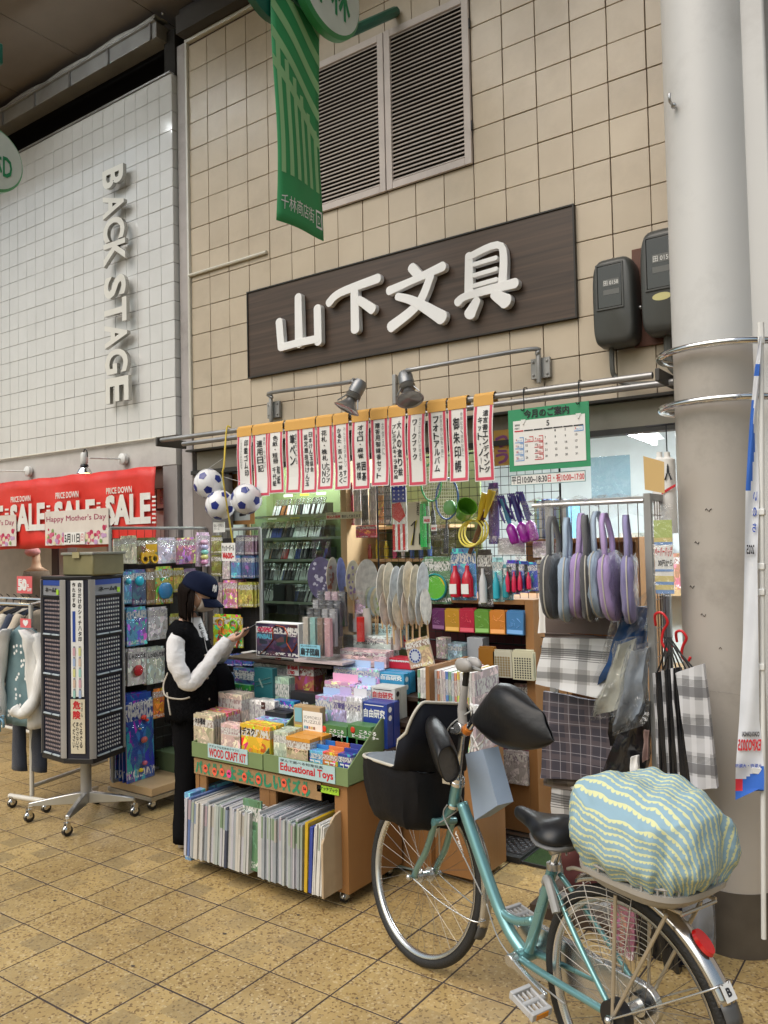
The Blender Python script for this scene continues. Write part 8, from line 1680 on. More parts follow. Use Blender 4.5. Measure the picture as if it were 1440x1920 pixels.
for s_ in(-1,1):
 b=MB();b.tube(smooth_path([bb+nl*.03*s_,bb.lerp(rc_,.3)+nl*.045*s_,rc_+nl*.065*s_]),.0115,10);build('chain_stay',b,M_teal,bike,smooth=True)
 b=MB();b.tube(smooth_path([bp(1040,1640)+nl*.02*s_,bp(1040,1640).lerp(rc_,.5)+nl*.05*s_,rc_+nl*.065*s_]),.0085,10);build('seat_stay',b,M_teal,bike,smooth=True)
 b=MB();b.box((-.018,-.004,-.02),(.018,.004,.02),M=frame(tuple(rc_+nl*.068*s_),ax,V((0,0,1)).cross(ax)*-1 if False else nl,V((0,0,1))));build('dropout',b,M_alu,bike,bevel=.003)
seat_c=bp(1030,1560);b=MB();b.tube([sb1-(sb1-sb0).normalized()*.02,sb1+(sb1-sb0).normalized()*.055],.0135,12);build('seat_post',b,M_chrome,bike,smooth='a')
b=MB();b.tube([sb1-nl*.02,sb1+nl*.02],.011,8);b.tube([sb1-V((0,0,.012)),sb1+V((0,0,.006))],.0225,14);build('seat_clamp',b,M_steel,bike,smooth='a')
sr=sb1+(sb1-sb0).normalized()*.06
b=MB()
for s_ in(-1,1):
 for k in range(1):
  cpos=sr-ax*.05+nl*.035*s_;pts=[cpos+V((.016*math.cos(q*.9),.016*math.sin(q*.9),.008+.0045*q*.9))for q in range(16)];b.tube(pts,.003,6)
b.tube([sr-nl*.03,sr+nl*.03],.013,10);build('seat_spring',b,M_steel,bike,smooth=True)
rr=[];base=bp(1030,1583)
prof_s=[(-.125,.02,.0,.010),(-.118,.070,.0,.035),(-.09,.098,.002,.052),(-.05,.103,.004,.056),(-.01,.085,.004,.05),(.03,.055,.004,.042),(.07,.036,.006,.037),(.11,.028,.010,.035),(.135,.024,.014,.032),(.150,.012,.02,.02)]
for(l,hw,dz,h)in prof_s:
 ring=[]
 for k in range(20):
  a=2*PI*k/20;x=math.cos(a);z=math.sin(a);zz=dz+(h*(z if z>0 else z*.45))+.018*(1-abs(x))*(-.35 if z>0 and l>-.02 else 0)
  ring.append(base+ax*l+nl*(hw*x)+V((0,0,zz+.045)))
 rr.append(ring)
b=MB();b.loft(rr);build('saddle',b,mat('black_saddle_vinyl',(.010,.010,.011),.32,spec=.4,var=.1),bike,smooth=True,subsurf=1)
rr=[[p-V((0,0,.028))if False else base+ax*l+nl*(hw*1.01*math.cos(a))+V((0,0,dz+.030+.012*math.sin(a)))for a in[2*PI*q/20 for q in range(20)]]for(l,hw,dz,h)in prof_s[1:-4]]
b=MB();b.loft(rr);build('saddle_base',b,mat('grey_saddle_base',(.13,.13,.13),.5),bike,smooth=True)
bn=bb+nl*.055*1;cn=nl if(bb+nl*.1-CAM).length<(bb-nl*.1-CAM).length else-nl
ce=bp(1020,1874,0);ce=atp(1022,1868,bb+cn*.09,nl);cb=bb+cn*.06
b=MB();b.tube([cb-cn*.02,cb+cn*.012],.02,16);rr=[]
d=(ce-cb);u_=d.cross(cn).normalized();b.loft([[cb+d*t+u_*w_+cn*.008,cb+d*t-u_*w_+cn*.008,cb+d*t-u_*w_-cn*.006,cb+d*t+u_*w_-cn*.006]for t,w_ in((0,.019),(.2,.012),(.5,.010),(.9,.011),(1.04,.013))]);build('crank',b,M_alu,bike,bevel=.003)
def pedal(c,yaw_d,lab):
 b=MB();X=ax*math.cos(yaw_d)+V((0,0,1))*math.sin(yaw_d);Y_=cn;Mx=frame(tuple(c),X,Y_);L_=.045;W_=.085
 b.tube([Mx@V((0,-.01,0)),Mx@V((0,W_,0))],.009,10)
 for s_ in(-1,1):
  b.box((s_*L_-.007,.008,-.012),(s_*L_+.007,W_,.012),M=Mx)
 b.box((-L_+.0071,.008,-.010),(L_-.0071,.016,.010),M=Mx);b.box((-L_+.0071,W_-.008,-.010),(L_-.0071,W_-.0001,.010),M=Mx)
 for k in range(3):b.box((-L_+.0075,.025+.018*k,-.006),(-.0095,.031+.018*k,.006),M=Mx);b.box((.0095,.025+.018*k,-.006),(L_-.0075,.031+.018*k,.006),M=Mx)
 o=build('pedal',b,mat('pale_grey_pedal',(.42,.42,.42),.45),bike,bevel=.002)
 for s_ in(-1,1):build('reflector',MB().box((s_*(L_+.0083)-.0012,.025,-.008),(s_*(L_+.0083)+.0012,.07,.008),M=Mx),mat('amber_reflector',(.6,.22,.01),.2),o)
pedal(ce+cn*.012,.25,'')
cf=bb-cn*.06;ce2=bb-cn*.06-(d.normalized()*d.length);
b=MB();b.loft([[cf-d*t+u_*w_+cn*.006,cf-d*t-u_*w_+cn*.006,cf-d*t-u_*w_-cn*.008,cf-d*t+u_*w_-cn*.008]for t,w_ in((0,.019),(.2,.012),(.5,.010),(.9,.011),(1.04,.013))]);build('crank',b,M_alu,bike,bevel=.003)
cn_=cn;cn=-cn;pedal(ce2+cn*.012,.1,'');cn=cn_
b=MB();q0=bb-cn*.05;q1=rc_-cn*.06;dd=(q1-q0);e2=V((0,0,1)).cross(dd).cross(dd).normalized();
pts=[q0+e2*.09*math.cos(a)+dd.normalized()*.09*-math.sin(a)for a in[PI*k/10 for k in range(11)]]+[q1-e2*.055*math.cos(a)+dd.normalized()*.055*math.sin(a)for a in[PI*k/10 for k in range(11)]]
n=len(pts);b.add([p-cn*.012 for p in pts]+[p+cn*.012 for p in pts],[tuple(range(n)),tuple(reversed(range(n,2*n)))]+[(i+n,(i+1)%n+n,(i+1)%n,i)for i in range(n)]);build('chain_case',b,M_alu,bike,bevel=.004)
b=MB();b.tube([rc_+cn*.04,rc_+cn*.075],.045,24);b.tube([rc_-cn*.03,rc_-cn*.06],.035,24);build('hub_brake',b,M_black,bike,smooth='a')
b=MB()
for s_ in(-1,1):b.tube(smooth_path([rc_+nl*.08*s_,rc_+nl*.10*s_+V((0,0,-.15))-ax*.02,V((rc_.x,rc_.y,.012))+nl*.13*s_-ax*.035]),.008,8)
b.tube([V((rc_.x,rc_.y,.010))+nl*.13-ax*.035,V((rc_.x,rc_.y,.010))-nl*.13-ax*.035],.008,8);build('stand',b,M_alu,bike,smooth='a')
def bf(l,wv,z):return V((RC.x,RC.y,0))+ax*l+nl*wv+V((0,0,z))
b=MB()
for s_ in(-1,1):
 b.tube([bf(.0,.075*s_,.33),bf(-.02,.07*s_,.67)],.0055,8);b.tube([bf(-.0,.075*s_,.33),bf(-.19,.07*s_,.68)],.0055,8)
 b.tube(smooth_path([bf(.20,.03*s_,.66),bf(.10,.055*s_,.69),bf(-.235,.07*s_,.70)]),.0055,8)
for l in(.05,-.05,-.14,-.235):b.tube([bf(l,.07,.695),bf(l,-.07,.695)],.0045,6)
build('rear_rack',b,mat('champagne_metal',(.5,.45,.37),.35,.7),bike,smooth='a')
b=MB();rings_t=[]
def tray_ring(z,s_,n=40):return[bf(-.085+.178*s_*math.copysign(abs(math.cos(a))**.6,math.cos(a)),.148*s_*math.copysign(abs(math.sin(a))**.6,math.sin(a)),z)for a in[2*PI*q/n for q in range(n)]]
b.loft([tray_ring(.705,.80),tray_ring(.72,.90),tray_ring(.735,.95),tray_ring(.735,1.0),tray_ring(.75,1.01),tray_ring(.75,.96)],cap=True);build('basket_tray',b,mat('grey_plastic_tray',(.36,.34,.31),.45,dirt=.15),bike,smooth='a')
for r_ in range(3):
 b=MB()
 for q in range(30):
  p0,p1=tray_ring(.755+.016*r_,.955)[(q*4//3)%40],None
  b.sphere(p0,(.006,.006,.004),6)
b=MB()
for r_ in range(3):b.tube(tray_ring(.765+.017*r_,.97),.0045,5,closed=True)
for q in range(0,40):b.tube([tray_ring(.75,.97)[q],tray_ring(.80,.97)[q]],.0035,5)
build('basket_lattice',b,mat('grey_plastic_tray',(.36,.34,.31),.45),bike,smooth='a')
def scallop_mat():
 m,nt,b,L=nm('scalloped_cover_cloth');uv=N(nt,'UVMap');sp=N(nt,'SeparateXYZ');L.new(uv.outputs[0],sp.inputs[0])
 def ma(op,a,v=None,c=None):
  q=N(nt,'Math',operation=op);
  if hasattr(a,'links'):L.new(a,q.inputs[0])
  else:q.inputs[0].default_value=a
  if v is not None:
   if hasattr(v,'links'):L.new(v,q.inputs[1])
   else:q.inputs[1].default_value=v
  return q.outputs[0]
 s_=ma('MULTIPLY',sp.outputs[0],1/.0215);row=ma('FLOOR',s_);f=ma('FRACT',s_)
 t=ma('ADD',ma('MULTIPLY',sp.outputs[1],1/.016),ma('MULTIPLY',row,.37));g=ma('SUBTRACT',ma('FRACT',t),.5)
 arc=ma('SQRT',ma('MAXIMUM',ma('SUBTRACT',.25,ma('MULTIPLY',g,g)),0.0))
 lim=ma('ADD',ma('MULTIPLY',arc,.66),.08);mask=ma('LESS_THAN',f,lim)
 mx=N(nt,'MixRGB');mx.inputs[1].default_value=(.25,.39,.47,1);mx.inputs[2].default_value=(.62,.63,.34,1);L.new(mask,mx.inputs[0]);L.new(mx.outputs[0],b.inputs['Base Color'])
 b.inputs['Roughness'].default_value=.75;tc=N(nt,'TexCoord');n3=N(nt,'TexNoise');n3.inputs['Scale'].default_value=14;L.new(tc.outputs['Object'],n3.inputs[0]);bp_=N(nt,'Bump');bp_.inputs['Strength'].default_value=.35;bp_.inputs['Distance'].default_value=.02;L.new(n3.outputs[0],bp_.inputs['Height']);L.new(bp_.outputs[0],b.inputs['Normal']);return m
cv=empty('basket_cover',tuple(bf(-.14,0,.76)),'pale blue and yellow scalloped cloth cover stretched over the rear basket','cover')
b=MB();uvs=[];NA,NP=128,46;rings_c=[]
for j in range(NP+1):
 v=j/NP;ring=[]
 for k in range(NA):
  a=2*PI*k/NA;ca,sa=math.cos(a),math.sin(a)
  ex=lambda q,e:math.copysign(abs(q)**e,q)
  X,Y_=ex(ca,.58),ex(sa,.58)
  if v<.45:rad=math.sin(v/.45*PI/2)**.95;z=0;rr_=rad
  else:rr_=1.0
  tv=max(0,(v-.38)/.62);bulge=1+.10*math.sin(PI*min(1,tv*.95))-.10*max(0,tv-.7)/.3
  fold=.17*(abs(math.sin(2.5*a+.9+.5*math.sin(2*a)))**.7-.62)*math.sin(PI*min(1,tv*.97))+.09*(abs(math.sin(6.5*a+1+.7*math.sin(3*a)))**.8-.6)*tv**.8+.02*math.sin(29*a)*tv+(.035*math.sin(41*a))*max(0,tv-.68)*3
  R_=rr_*(bulge+fold)
  l=-.085+.185*X*R_;w_=.148*Y_*R_
  topz=.985+.05*(l+.085)-.05*rr_**4-.02*math.cos(3*a+.6)*rr_**2
  z=topz-(.0 if v<.45 else(v-.45)/.55*(topz-.752))+.004*math.sin(9*l*8+5*w_*6)+.006*math.sin(30*w_+14*l)*(v<.5)
  z-=.020*abs(math.sin(2.5*a+.9))*tv*(1-tv)*3
  ring.append(bf(l,w_,z));dr=0 if v<.45 else(v-.45)/.55*.24
  lc=-.085+.185*X*min(rr_,1);wc_=.150*Y_*min(rr_,1);uvs.append((wc_+dr*sa*1.0+2,lc+dr*ca*1.0+2))
 rings_c.append(ring)
b.loft(rings_c,cap=False);crumple(b,.0075,16,1);crumple(b,.0022,50,2);b.uv=uvs;o=build('cloth',b,scallop_mat(),cv,smooth=True)
p=RP(.366,math.radians(131),0);n_=(p-rc_).normalized();b=MB();Mx=frame(tuple(p+n_*.004),rsd,rd_.cross(rsd)if False else n_.cross(rsd)*-1,n_);b.add([Mx@V((.021*math.cos(2*PI*q/24),.037*math.sin(2*PI*q/24),0))for q in range(24)]+[Mx@V((.018*math.cos(2*PI*q/24),.033*math.sin(2*PI*q/24),.012))for q in range(24)],[tuple(range(24,48))]+[(q,(q+1)%24,(q+1)%24+24,q+24)for q in range(24)]);build('rear_reflector',b,mat('red_reflector',(.55,.008,.01),.12,coat=.6),bike,smooth='a')
p=RP(.3650,math.radians(149),0);n_=(p-rc_).normalized();Mx=frame(tuple(p),rsd*(1 if rsd.dot(CR)>0 else-1),n_.cross(rsd*(1 if rsd.dot(CR)>0 else-1)),n_);b=MB();b.box((-.02,-.02,0),(.02,.02,.001),M=Mx);build('sticker',b,M_whitepl,bike);b=MB();put_text(b,'B',Mx@Matrix.Translation((0,0,.0015)),-.008,-.01,.008,.01,.04);build('lettering',b,M_blackink,bike)
for s_ in(1,-1):
 b=MB()
 def G(r,a,o=0):return RP(r,a,0)+cn*s_*(.05+o)
 for r in[.13+.016*k for k in range(14)]:b.tube([G(r,math.radians(a),.012*math.sin((a-55)/50*PI))for a in range(40,101,6)],.0013,4)
 for a in(40,55,70,85,100):b.tube([G(.13,math.radians(a),.005),G(.345,math.radians(a),.002)],.0016,4)
 build('dress_guard',b,mat('cream_wire',(.5,.47,.42),.4),bike,smooth=True)
b=MB();a0=bp(1050,1645)+cn*.05;b.tube(smooth_path([bp(1036,1650)+cn*.03,a0,bp(1075,1700)+cn*.07]),[.012]*99 if False else .014,8);build('ring_lock',b,M_dull,bike,smooth='a')
b=MB();b.tube(smooth_path([bp(925,1690)+cn*.03,bp(950,1760)+cn*.03,bp(1000,1815)+cn*.035,bp(1090,1868)+cn*.07]),.0028,6);b.tube(smooth_path([headb+cn*.03,bp(845,1530)+cn*.03,bp(880,1600)+cn*.028,bp(915,1675)+cn*.026]),.0028,6);b.tube(smooth_path([headt+cn*.02,headt-cn*.02+V((0,0,-.08)),crown+cn*.05]),.0025,6);build('cable',b,M_dull,bike,smooth=True)
for(py,s0_,s1_)in((1,.0,.0),):pass
b=MB();Mx=frame(tuple(bp(868,1572)+cn*.0215),(main[8]-main[2]),cn.cross(main[8]-main[2])*-1,cn);put_text(b,'ALBELT',Mx,-.03,-.006,.06,.006,.03);build('lettering',b,M_whiteink,bike)
clamp=st2+V((0,0,.0));gtop=bp(872,1245,0)
gl=atp(862,1300,st2+cn*.10,nl);
b=MB();b.tube([clamp-fsd*.03-V((0,0,.0)),clamp+fsd*.03],.02,14);b.tube([clamp-V((0,0,.03)),clamp+V((0,0,.018))],.0145,14);b.box(tuple(clamp+V((-.045,-.018,-.022))),tuple(clamp+V((-.012,.018,.0))));build('bar_clamp',b,M_alu,bike,bevel=.003)
P0=clamp+V((0,0,.01));P1=bp(866,1330);P2=bp(872,1285);P3=bp(876,1250)
b=MB();b.tube([P0,P1],.0165,14);b.tube([P1,P1.lerp(P2,.3),P2],[.0165,.0155,.0125],14);build('bag_mount',b,mat('warm_grey_plastic',(.36,.34,.32),.4),bike,smooth='a')
b=MB();b.tube([P2,P3],.0115,12);build('mount_rod',b,M_black,bike,smooth='a')
b=MB();hc=bp(878,1246);Mh=frame(tuple(hc),ax,nl,V((0,0,1)))
for s_ in(-1,1):b.sphere(hc+nl*.022*s_,(.045,.018,.026),14,M=Matrix(((ax.x,nl.x,0),(ax.y,nl.y,0),(0,0,1))).to_4x4())
b.box((-.03,-.022,-.022),(.04,.022,-.002),M=Mh);build('mount_claw',b,_mats['warm_grey_plastic'],bike,smooth='a',bevel=.003)
b=MB();b.tube([hc-ax*.03-V((0,0,.01)),hc-ax*.075-V((0,0,.012))],[.009,.004],8);build('claw_bolt',b,M_dull,bike,smooth='a')
e1_=bp(888,1352);e2_=bp(874,1372);e3_=bp(893,1338)
b=MB();b.tube([clamp,e2_.lerp(e1_,.3)],.012,12);b.tube([e2_.lerp(e1_,.4),e1_],.0125,12);build('handlebar',b,M_chrome,bike,smooth='a')
b=MB();b.tube([e2_+V((0,0,.0)),e2_.lerp(e1_,.35)],.018,14);build('orange_ring',b,mat('orange_plastic',(.65,.2,.03),.35),bike,smooth='a')
b=MB();b.tube([e1_,e3_],.0145,12);build('grip',b,M_black,bike,smooth='a')
b=MB();b.tube([e3_,e3_+V((0,0,.03))],.011,10);b.tube([e3_+V((0,0,.02))-ax*.01,e3_+V((0,0,.035))-ax*.05],.006,8);b.tube([e3_+V((0,0,.02))+ax*.01,e3_+V((0,0,.028))+ax*.03],.006,8);build('brake_lever',b,M_whitepl,bike,smooth='a')
b=MB();b.tube(smooth_path([e3_+V((0,0,.02)),bp(850,1355),bp(835,1380),bp(828,1420)]),.0028,6);b.tube(smooth_path([bp(908,1368),bp(893,1385),bp(886,1395),bp(892,1402),bp(905,1390),bp(912,1372)]),.0026,6);build('cable',b,mat('white_cable',(.5,.5,.48),.4),bike,smooth=True)
b=MB();q=bp(908,1358);b.box((-.008,-.005,-.03),(.004,.005,.022),M=frame(tuple(q),ax,nl));b.box((-.022,-.005,-.032),(-.010,.005,.02),M=frame(tuple(q),ax,nl));o=build('clothes_peg',b,mat('blue_peg',(.06,.16,.5),.35),None,bevel=.002);tag(o,'blue clothes peg clipping the cord to the black grip cover','clothes peg')
M_bagc=mat('black_nylon_cover',(.010,.010,.012),.6,spec=.2,var=.15,bump=.4,bscale=18);M_bagt=mat('grey_blue_lining',(.13,.15,.175),.6,var=.15,bump=.5,bscale=12)
bk=empty('basket_cover',tuple(V((fc_.x,fc_.y,.60))+fd*.15),'black fabric front basket cover with cream piping and grey top','basket cover')
def fb(l,wv,z):return V((crown.x,crown.y,0))+fd*l+fsd*wv*ns+V((0,0,z))
def fplane(px,py,off):return atp(px,py,crown+fsd*ns*off,fsd)
def bring(z,l0,l1,hw,n=36):
 out=[]
 for q in range(n):
  a=2*PI*q/n;x=math.copysign(abs(math.cos(a))**.55,math.cos(a));y=math.copysign(abs(math.sin(a))**.55,math.sin(a));out.append(fb((l0+l1)/2+(l1-l0)/2*x,hw*y,z))
 return out
HB=.175
rr=[bring(.567,.06,.24,.09),bring(.572,.035,.27,.13),bring(.585,.025,.285,.145),bring(.62,.015,.30,.158),bring(.70,.008,.318,.170),bring(.76,.004,.324,HB),bring(.797,.003,.325,HB),bring(.7975,.003,.325,HB-.001)]
for i,r in enumerate(rr):
 for q,p in enumerate(r):p+=(p-fb(.18,0,p.z)).normalized()*(.006*math.sin(q*1.1+i*.8)+.004*math.sin(q*2.7))
b=MB();b.loft(rr,cap=True);crumple(b,.010,9,3);build('bag_body',b,M_bagc,bk,smooth='a')
def rimz(x):return .80+max(0,(.10-x)/.10)**.8*.22*1.0 if x<.10 else .80-(x-.10)*.0
N_=72;rimp=[];lowp=[]
for q in range(N_):
 a=2*PI*q/N_;x=math.copysign(abs(math.cos(a))**.55,math.cos(a));y=math.copysign(abs(math.sin(a))**.55,math.sin(a));l=.164+.161*x;lt=.075 if y*ns*fsd.dot(nl)>=0 or True else .1;z=.80+(.0 if l>lt else .25*min(1,(lt-l)/.065)**.8)
 rimp.append(fb(l-(.03 if l<.05 else 0),HB*y*(1.0 if z<.9 else 1.04),z));lowp.append(fb(l,HB*y,.792))
b=MB();b.loft([lowp,[a.lerp(c,.5)for a,c in zip(lowp,rimp)],rimp],cap=False);crumple(b,.006,10,4);build('bag_back',b,mat('black_bag_back',(.008,.009,.014),.6,spec=.2),bk,smooth=True,solid=.006)
b=MB();b.tube(rimp,.006,8,closed=True);build('piping',b,mat('cream_piping',(.5,.47,.4),.5),bk,smooth=True)
b=MB();rr=[]
for i in range(9):
 s_=1-i/8*.98;rr.append([fb(.215+(p0-.215)*s_,w0*s_,.795+.03*(1-s_**2)+.006*math.sin(q*.5+i))for q,(p0,w0)in enumerate([((.164+.161*math.copysign(abs(math.cos(a))**.55,math.cos(a)))if True else 0,HB*math.copysign(abs(math.sin(a))**.55,math.sin(a)))for a in[2*PI*q/48 for q in range(48)]])])
b.loft(rr);crumple(b,.010,14,6);build('bag_top',b,M_bagt,bk,smooth=True)
def gripcover(name_,pts,lab):
 t=empty('grip_cover',tuple(pts[0][0]),lab,'grip cover','black grip covers on the handlebar');rr=[]
 for(c,X,Y_,rx,ry)in pts:
  X=X.normalized();Y_=Y_.normalized();rr.append([c+X*(rx*math.copysign(abs(math.cos(a))**.8,math.cos(a)))+Y_*(ry*math.copysign(abs(math.sin(a))**.8,math.sin(a)))for a in[2*PI*q/24 for q in range(24)]])
 b=MB();b.loft(rr,cap=False);b.add(rr[0],[tuple(reversed(range(24)))]);crumple(b,.010,15,2);build('shell',b,mat('black_vinyl_cover',(.010,.010,.011),.36,spec=.35,bump=.6,bscale=9),t,smooth=True,solid=.004,subsurf=1)
 return t,rr
g0=bp(905,1340);g1=bp(938,1300);g2=bp(985,1345);g3=bp(1022,1362)
K=-cn*.03
gripcover('r',[(bp(896,1348),V((0,0,1)),cn,.02,.02),(bp(908,1342),V((0,0,1)),cn,.048,.035),(bp(926,1338),V((0,0,1))-ax*.1,cn,.090,.045),(bp(940,1338),V((0,0,1)),cn,.108,.055),(bp(965,1346),V((0,0,1))+ax*.1,cn,.104,.06),(bp(990,1354),V((0,0,1))+ax*.35,cn,.090,.05),(bp(1010,1358),V((0,0,1))+ax*.6,cn,.066,.03),(bp(1022,1360),V((0,0,1))+ax*.8,cn,.050,.010),(bp(1027,1361),V((0,0,1))+ax*.8,cn,.046,.004)],'black vinyl grip cover spreading to the right of the handlebar')
oo=.20
gl_=lambda px,py,o=oo:fplane(px,py,o)
X_=V((0,0,1));
lx=CR*.65+CF*.75;ly=CU-CR*.22
t,rr=gripcover('l',[(gl_(811,1368,.10),lx,ly,.018,.045),(gl_(813,1374,.12),lx,ly,.035,.068),(gl_(818,1386,.15),lx,ly,.050,.084),(gl_(826,1400,.18),lx,ly,.056,.086),(gl_(834,1416,.21),lx,ly,.056,.078),(gl_(841,1430,.235),lx,ly,.052,.066),(gl_(843,1434,.245),lx,ly,.046,.058)],'black vinyl grip cover opening downwards beside the basket')
b=MB();b.add([p+(rr[-1][0]*0)for p in[q.lerp(rr[-2][i],.9)for i,q in enumerate(rr[-1])]],[tuple(range(24))]);build('lining',b,mat('brown_grey_lining',(.10,.085,.07),.6,bump=.4),t,smooth=True)
b=MB();b.tube([crown+fd*.02+V((0,0,.02)),crown+fd*.05-V((0,0,.06))],.004,6);b.tube([crown+fd*.03,crown+fd*.03-V((0,0,.12))],.003,6);build('lamp_bracket',b,M_steel,bike)
PBm=mat('pale_blue_paper',(.30,.38,.50),.6,var=.04,bump=.35,bscale=9)
pb=empty('paper_bag',tuple(bp(900,1480)),'pale blue paper carrier bag hanging from the handlebar','bag')
q=[bp(873,1414),bp(905,1405),bp(933,1510),bp(890,1538)];q2=[bp(862,1412),bp(873,1414),bp(890,1538),bp(866,1522)]
b=MB();off=cn*.0;dep=-ax*0+(-cn)*.07
f=[p for p in q];bkp=[p+dep for p in q]
b.add(f+bkp,[(3,2,1,0),(4,5,6,7),(1,2,6,5),(2,3,7,6)]);mid=[(q[0]+bkp[0])/2+ax*.012,(q[3]+bkp[3])/2+ax*.02]
b.add([q[0],mid[0],mid[1],q[3]],[(0,1,2,3)]);b.add([mid[0],bkp[0],bkp[3],mid[1]],[(0,1,2,3)]);build('bag_body',b,PBm,pb,solid=.0015)
b=MB();b.tube(smooth_path([q[0].lerp(q[1],.2),bp(880,1392)+dep*.2,bp(885,1380),bp(892,1392),q[0].lerp(q[1],.8)]),.003,6);build('handle',b,M_paper,pb,smooth=True)
# ================================================================== PERSON
F0=atz(345,1584,0);ang=YAW
wpos=V((F0.x+.02,F0.y+.06,0));woman=empty('person',tuple(wpos),'woman in navy cap, mask, black frayed vest and black trousers looking at her phone','person');woman.rotation_euler=(0,0,ang)
M_skin=mat('skin',(.52,.31,.22),.5,var=.05);M_hair=mat('dark_brown_hair',(.008,.005,.004),.6,spec=.06,var=.3,vscale=80,stretch=(1,1,.08),bump=.5,bscale=120)
M_vest=mat('black_tweed',(.006,.006,.007),.95,spec=.05,var=.4,vscale=60,bump=.9,bscale=160);M_tr=mat('black_trousers',(.006,.006,.007),.9,spec=.05,bump=.2,bscale=60);M_shirt=mat('white_knit_shirt',(.66,.65,.65),.85,var=.03,bump=.4,bscale=70);M_cap=mat('navy_cap_cloth',(.008,.012,.032),.85,spec=.08,bump=.3,bscale=200)
HZ=1.405
def skin_mesh(name,joints,edges,mt,root=0,sub=2,parent=woman):
 me=bpy.data.meshes.new(name);bm=bmesh.new();sl_=bm.verts.layers.skin.verify();vv=[]
 for i,j in enumerate(joints):
  v=bm.verts.new(j[0]);v[sl_].radius=j[1]if isinstance(j[1],tuple)else(j[1],j[1]);v[sl_].use_root=(i==root);vv.append(v)
 for a,c in edges:bm.edges.new((vv[a],vv[c]))
 bm.to_mesh(me);bm.free();o=bpy.data.objects.new(name,me);COL.objects.link(o)
 md=o.modifiers.new('skin','SKIN');md.use_smooth_shade=True
 s_=o.modifiers.new('sub','SUBSURF');s_.levels=s_.render_levels=sub
 me.materials.append(mt);o.parent=parent;o['_w']=[0,0,0];return o
J=[((-.01,0,.80),(.10,.085)),((-.02,0,.93),(.095,.08)),((-.035,0,1.08),(.105,.085)),((-.04,0,1.19),(.085,.075)),((-.015,0,1.245),(.045,.045)),((.005,0,1.285),.042),((-.035,-.13,1.16),.034),((-.035,-.185,1.03),.028),((.03,-.195,.925),.026),((.14,-.13,1.04),.028),((.215,-.08,1.125),.021),((-.035,.13,1.16),.034),((-.01,.185,1.03),.028),((.055,.17,.945),.026),((.15,.10,1.05),.028),((.225,.03,1.12),.021),((-.01,-.075,.74),.075),((.0,-.08,.43),.05),((-.02,-.08,.08),.035),((.05,-.08,.03),.028),((-.01,.075,.74),.075),((.04,.08,.43),.05),((.02,.08,.08),.035),((.09,.08,.03),.028)]
Ed=[(0,1),(1,2),(2,3),(3,4),(4,5),(3,6),(6,7),(7,8),(8,9),(9,10),(3,11),(11,12),(12,13),(13,14),(14,15),(0,16),(16,17),(17,18),(18,19),(0,20),(20,21),(21,22),(22,23)]
skin_mesh('body',J,Ed,M_skin)
tilt=math.radians(20);HM=Matrix.Translation((.005,0,1.285))@Matrix.Rotation(tilt,4,'Y')
def HP(x,y,z):return HM@V((x,y,z))
hp=[(-.0,.035,.038,-.01),(.02,.05,.046,-.005),(.035,.062,.052,.0),(.055,.075,.060,.008),(.08,.084,.067,.008),(.11,.090,.072,.004),(.14,.092,.074,0),(.17,.086,.070,-.004),(.195,.066,.055,-.006),(.212,.035,.03,-.008)]
rr=[]
for(z,rx,ry,ox)in hp:
 ring=[]
 for k in range(32):
  a=2*PI*k/32;x=rx*math.cos(a);y=ry*math.sin(a)
  if math.cos(a)>.55 and .03<z<.13:x+=.012*(math.cos(a)-.55)/.45*(1.6 if z<.09 and z>.05 else .3)
  ring.append(HP(x+ox,y,z))
 rr.append(ring)
b=MB();b.loft(rr);hd_=build('head',b,M_skin,woman,local=True,smooth=True,subsurf=1)
b=MB();b.tube([HP(.098,0,.095),HP(.108,0,.075),HP(.100,0,.066)],[.006,.011,.007],8);b.sphere(HP(-.008,-.074,.085),(.010,.006,.019),10);b.sphere(HP(-.012,-.077,.088),(.014,.004,.024),12);b.sphere(HP(-.012,.077,.088),(.014,.004,.024),12);build('nose_and_ears',b,M_skin,hd_,local=True,smooth=True)
b=MB()
for s_ in(-1,1):b.sphere(HP(.080,s_*.034,.108),(.010,.013,.007),10,M=Matrix.Rotation(tilt,4,'Y'))
build('eye',b,mat('dark_eye',(.03,.02,.02),.2),hd_,local=True,smooth=True)
b=MB()
for s_ in(-1,1):b.tube([HP(.088,s_*.022,.122),HP(.082,s_*.038,.126),HP(.068,s_*.052,.122)],.0025,5)
build('eyebrow',b,M_hair,hd_,local=True)
b=MB();rr=[]
for(z,x0_,w_)in((.012,.052,.040),(.03,.088,.052),(.05,.108,.056),(.068,.112,.054),(.088,.100,.050)):
 rr.append([HP(x0_*math.cos(a)**.8+.003,.076*math.sin(a)*(w_/.056),z)for a in[(-.42+.84*k/14)*PI*.98 for k in range(15)]])
b.loft(rr,cap=False,loop=False);build('mask',b,mat('beige_mask',(.30,.26,.22),.8,bump=.3,bscale=30),woman,local=True,smooth=True,solid=.003)
b=MB();b.tube(smooth_path([HP(.028,-.071,.082),HP(.0,-.077,.105),HP(-.018,-.080,.098)]),.0013,5);b.tube(smooth_path([HP(.026,-.066,.03),HP(-.0,-.074,.05),HP(-.018,-.080,.068)]),.0013,5);build('mask_loop',b,M_whitepl,woman,local=True)
b=MB();rr=[]
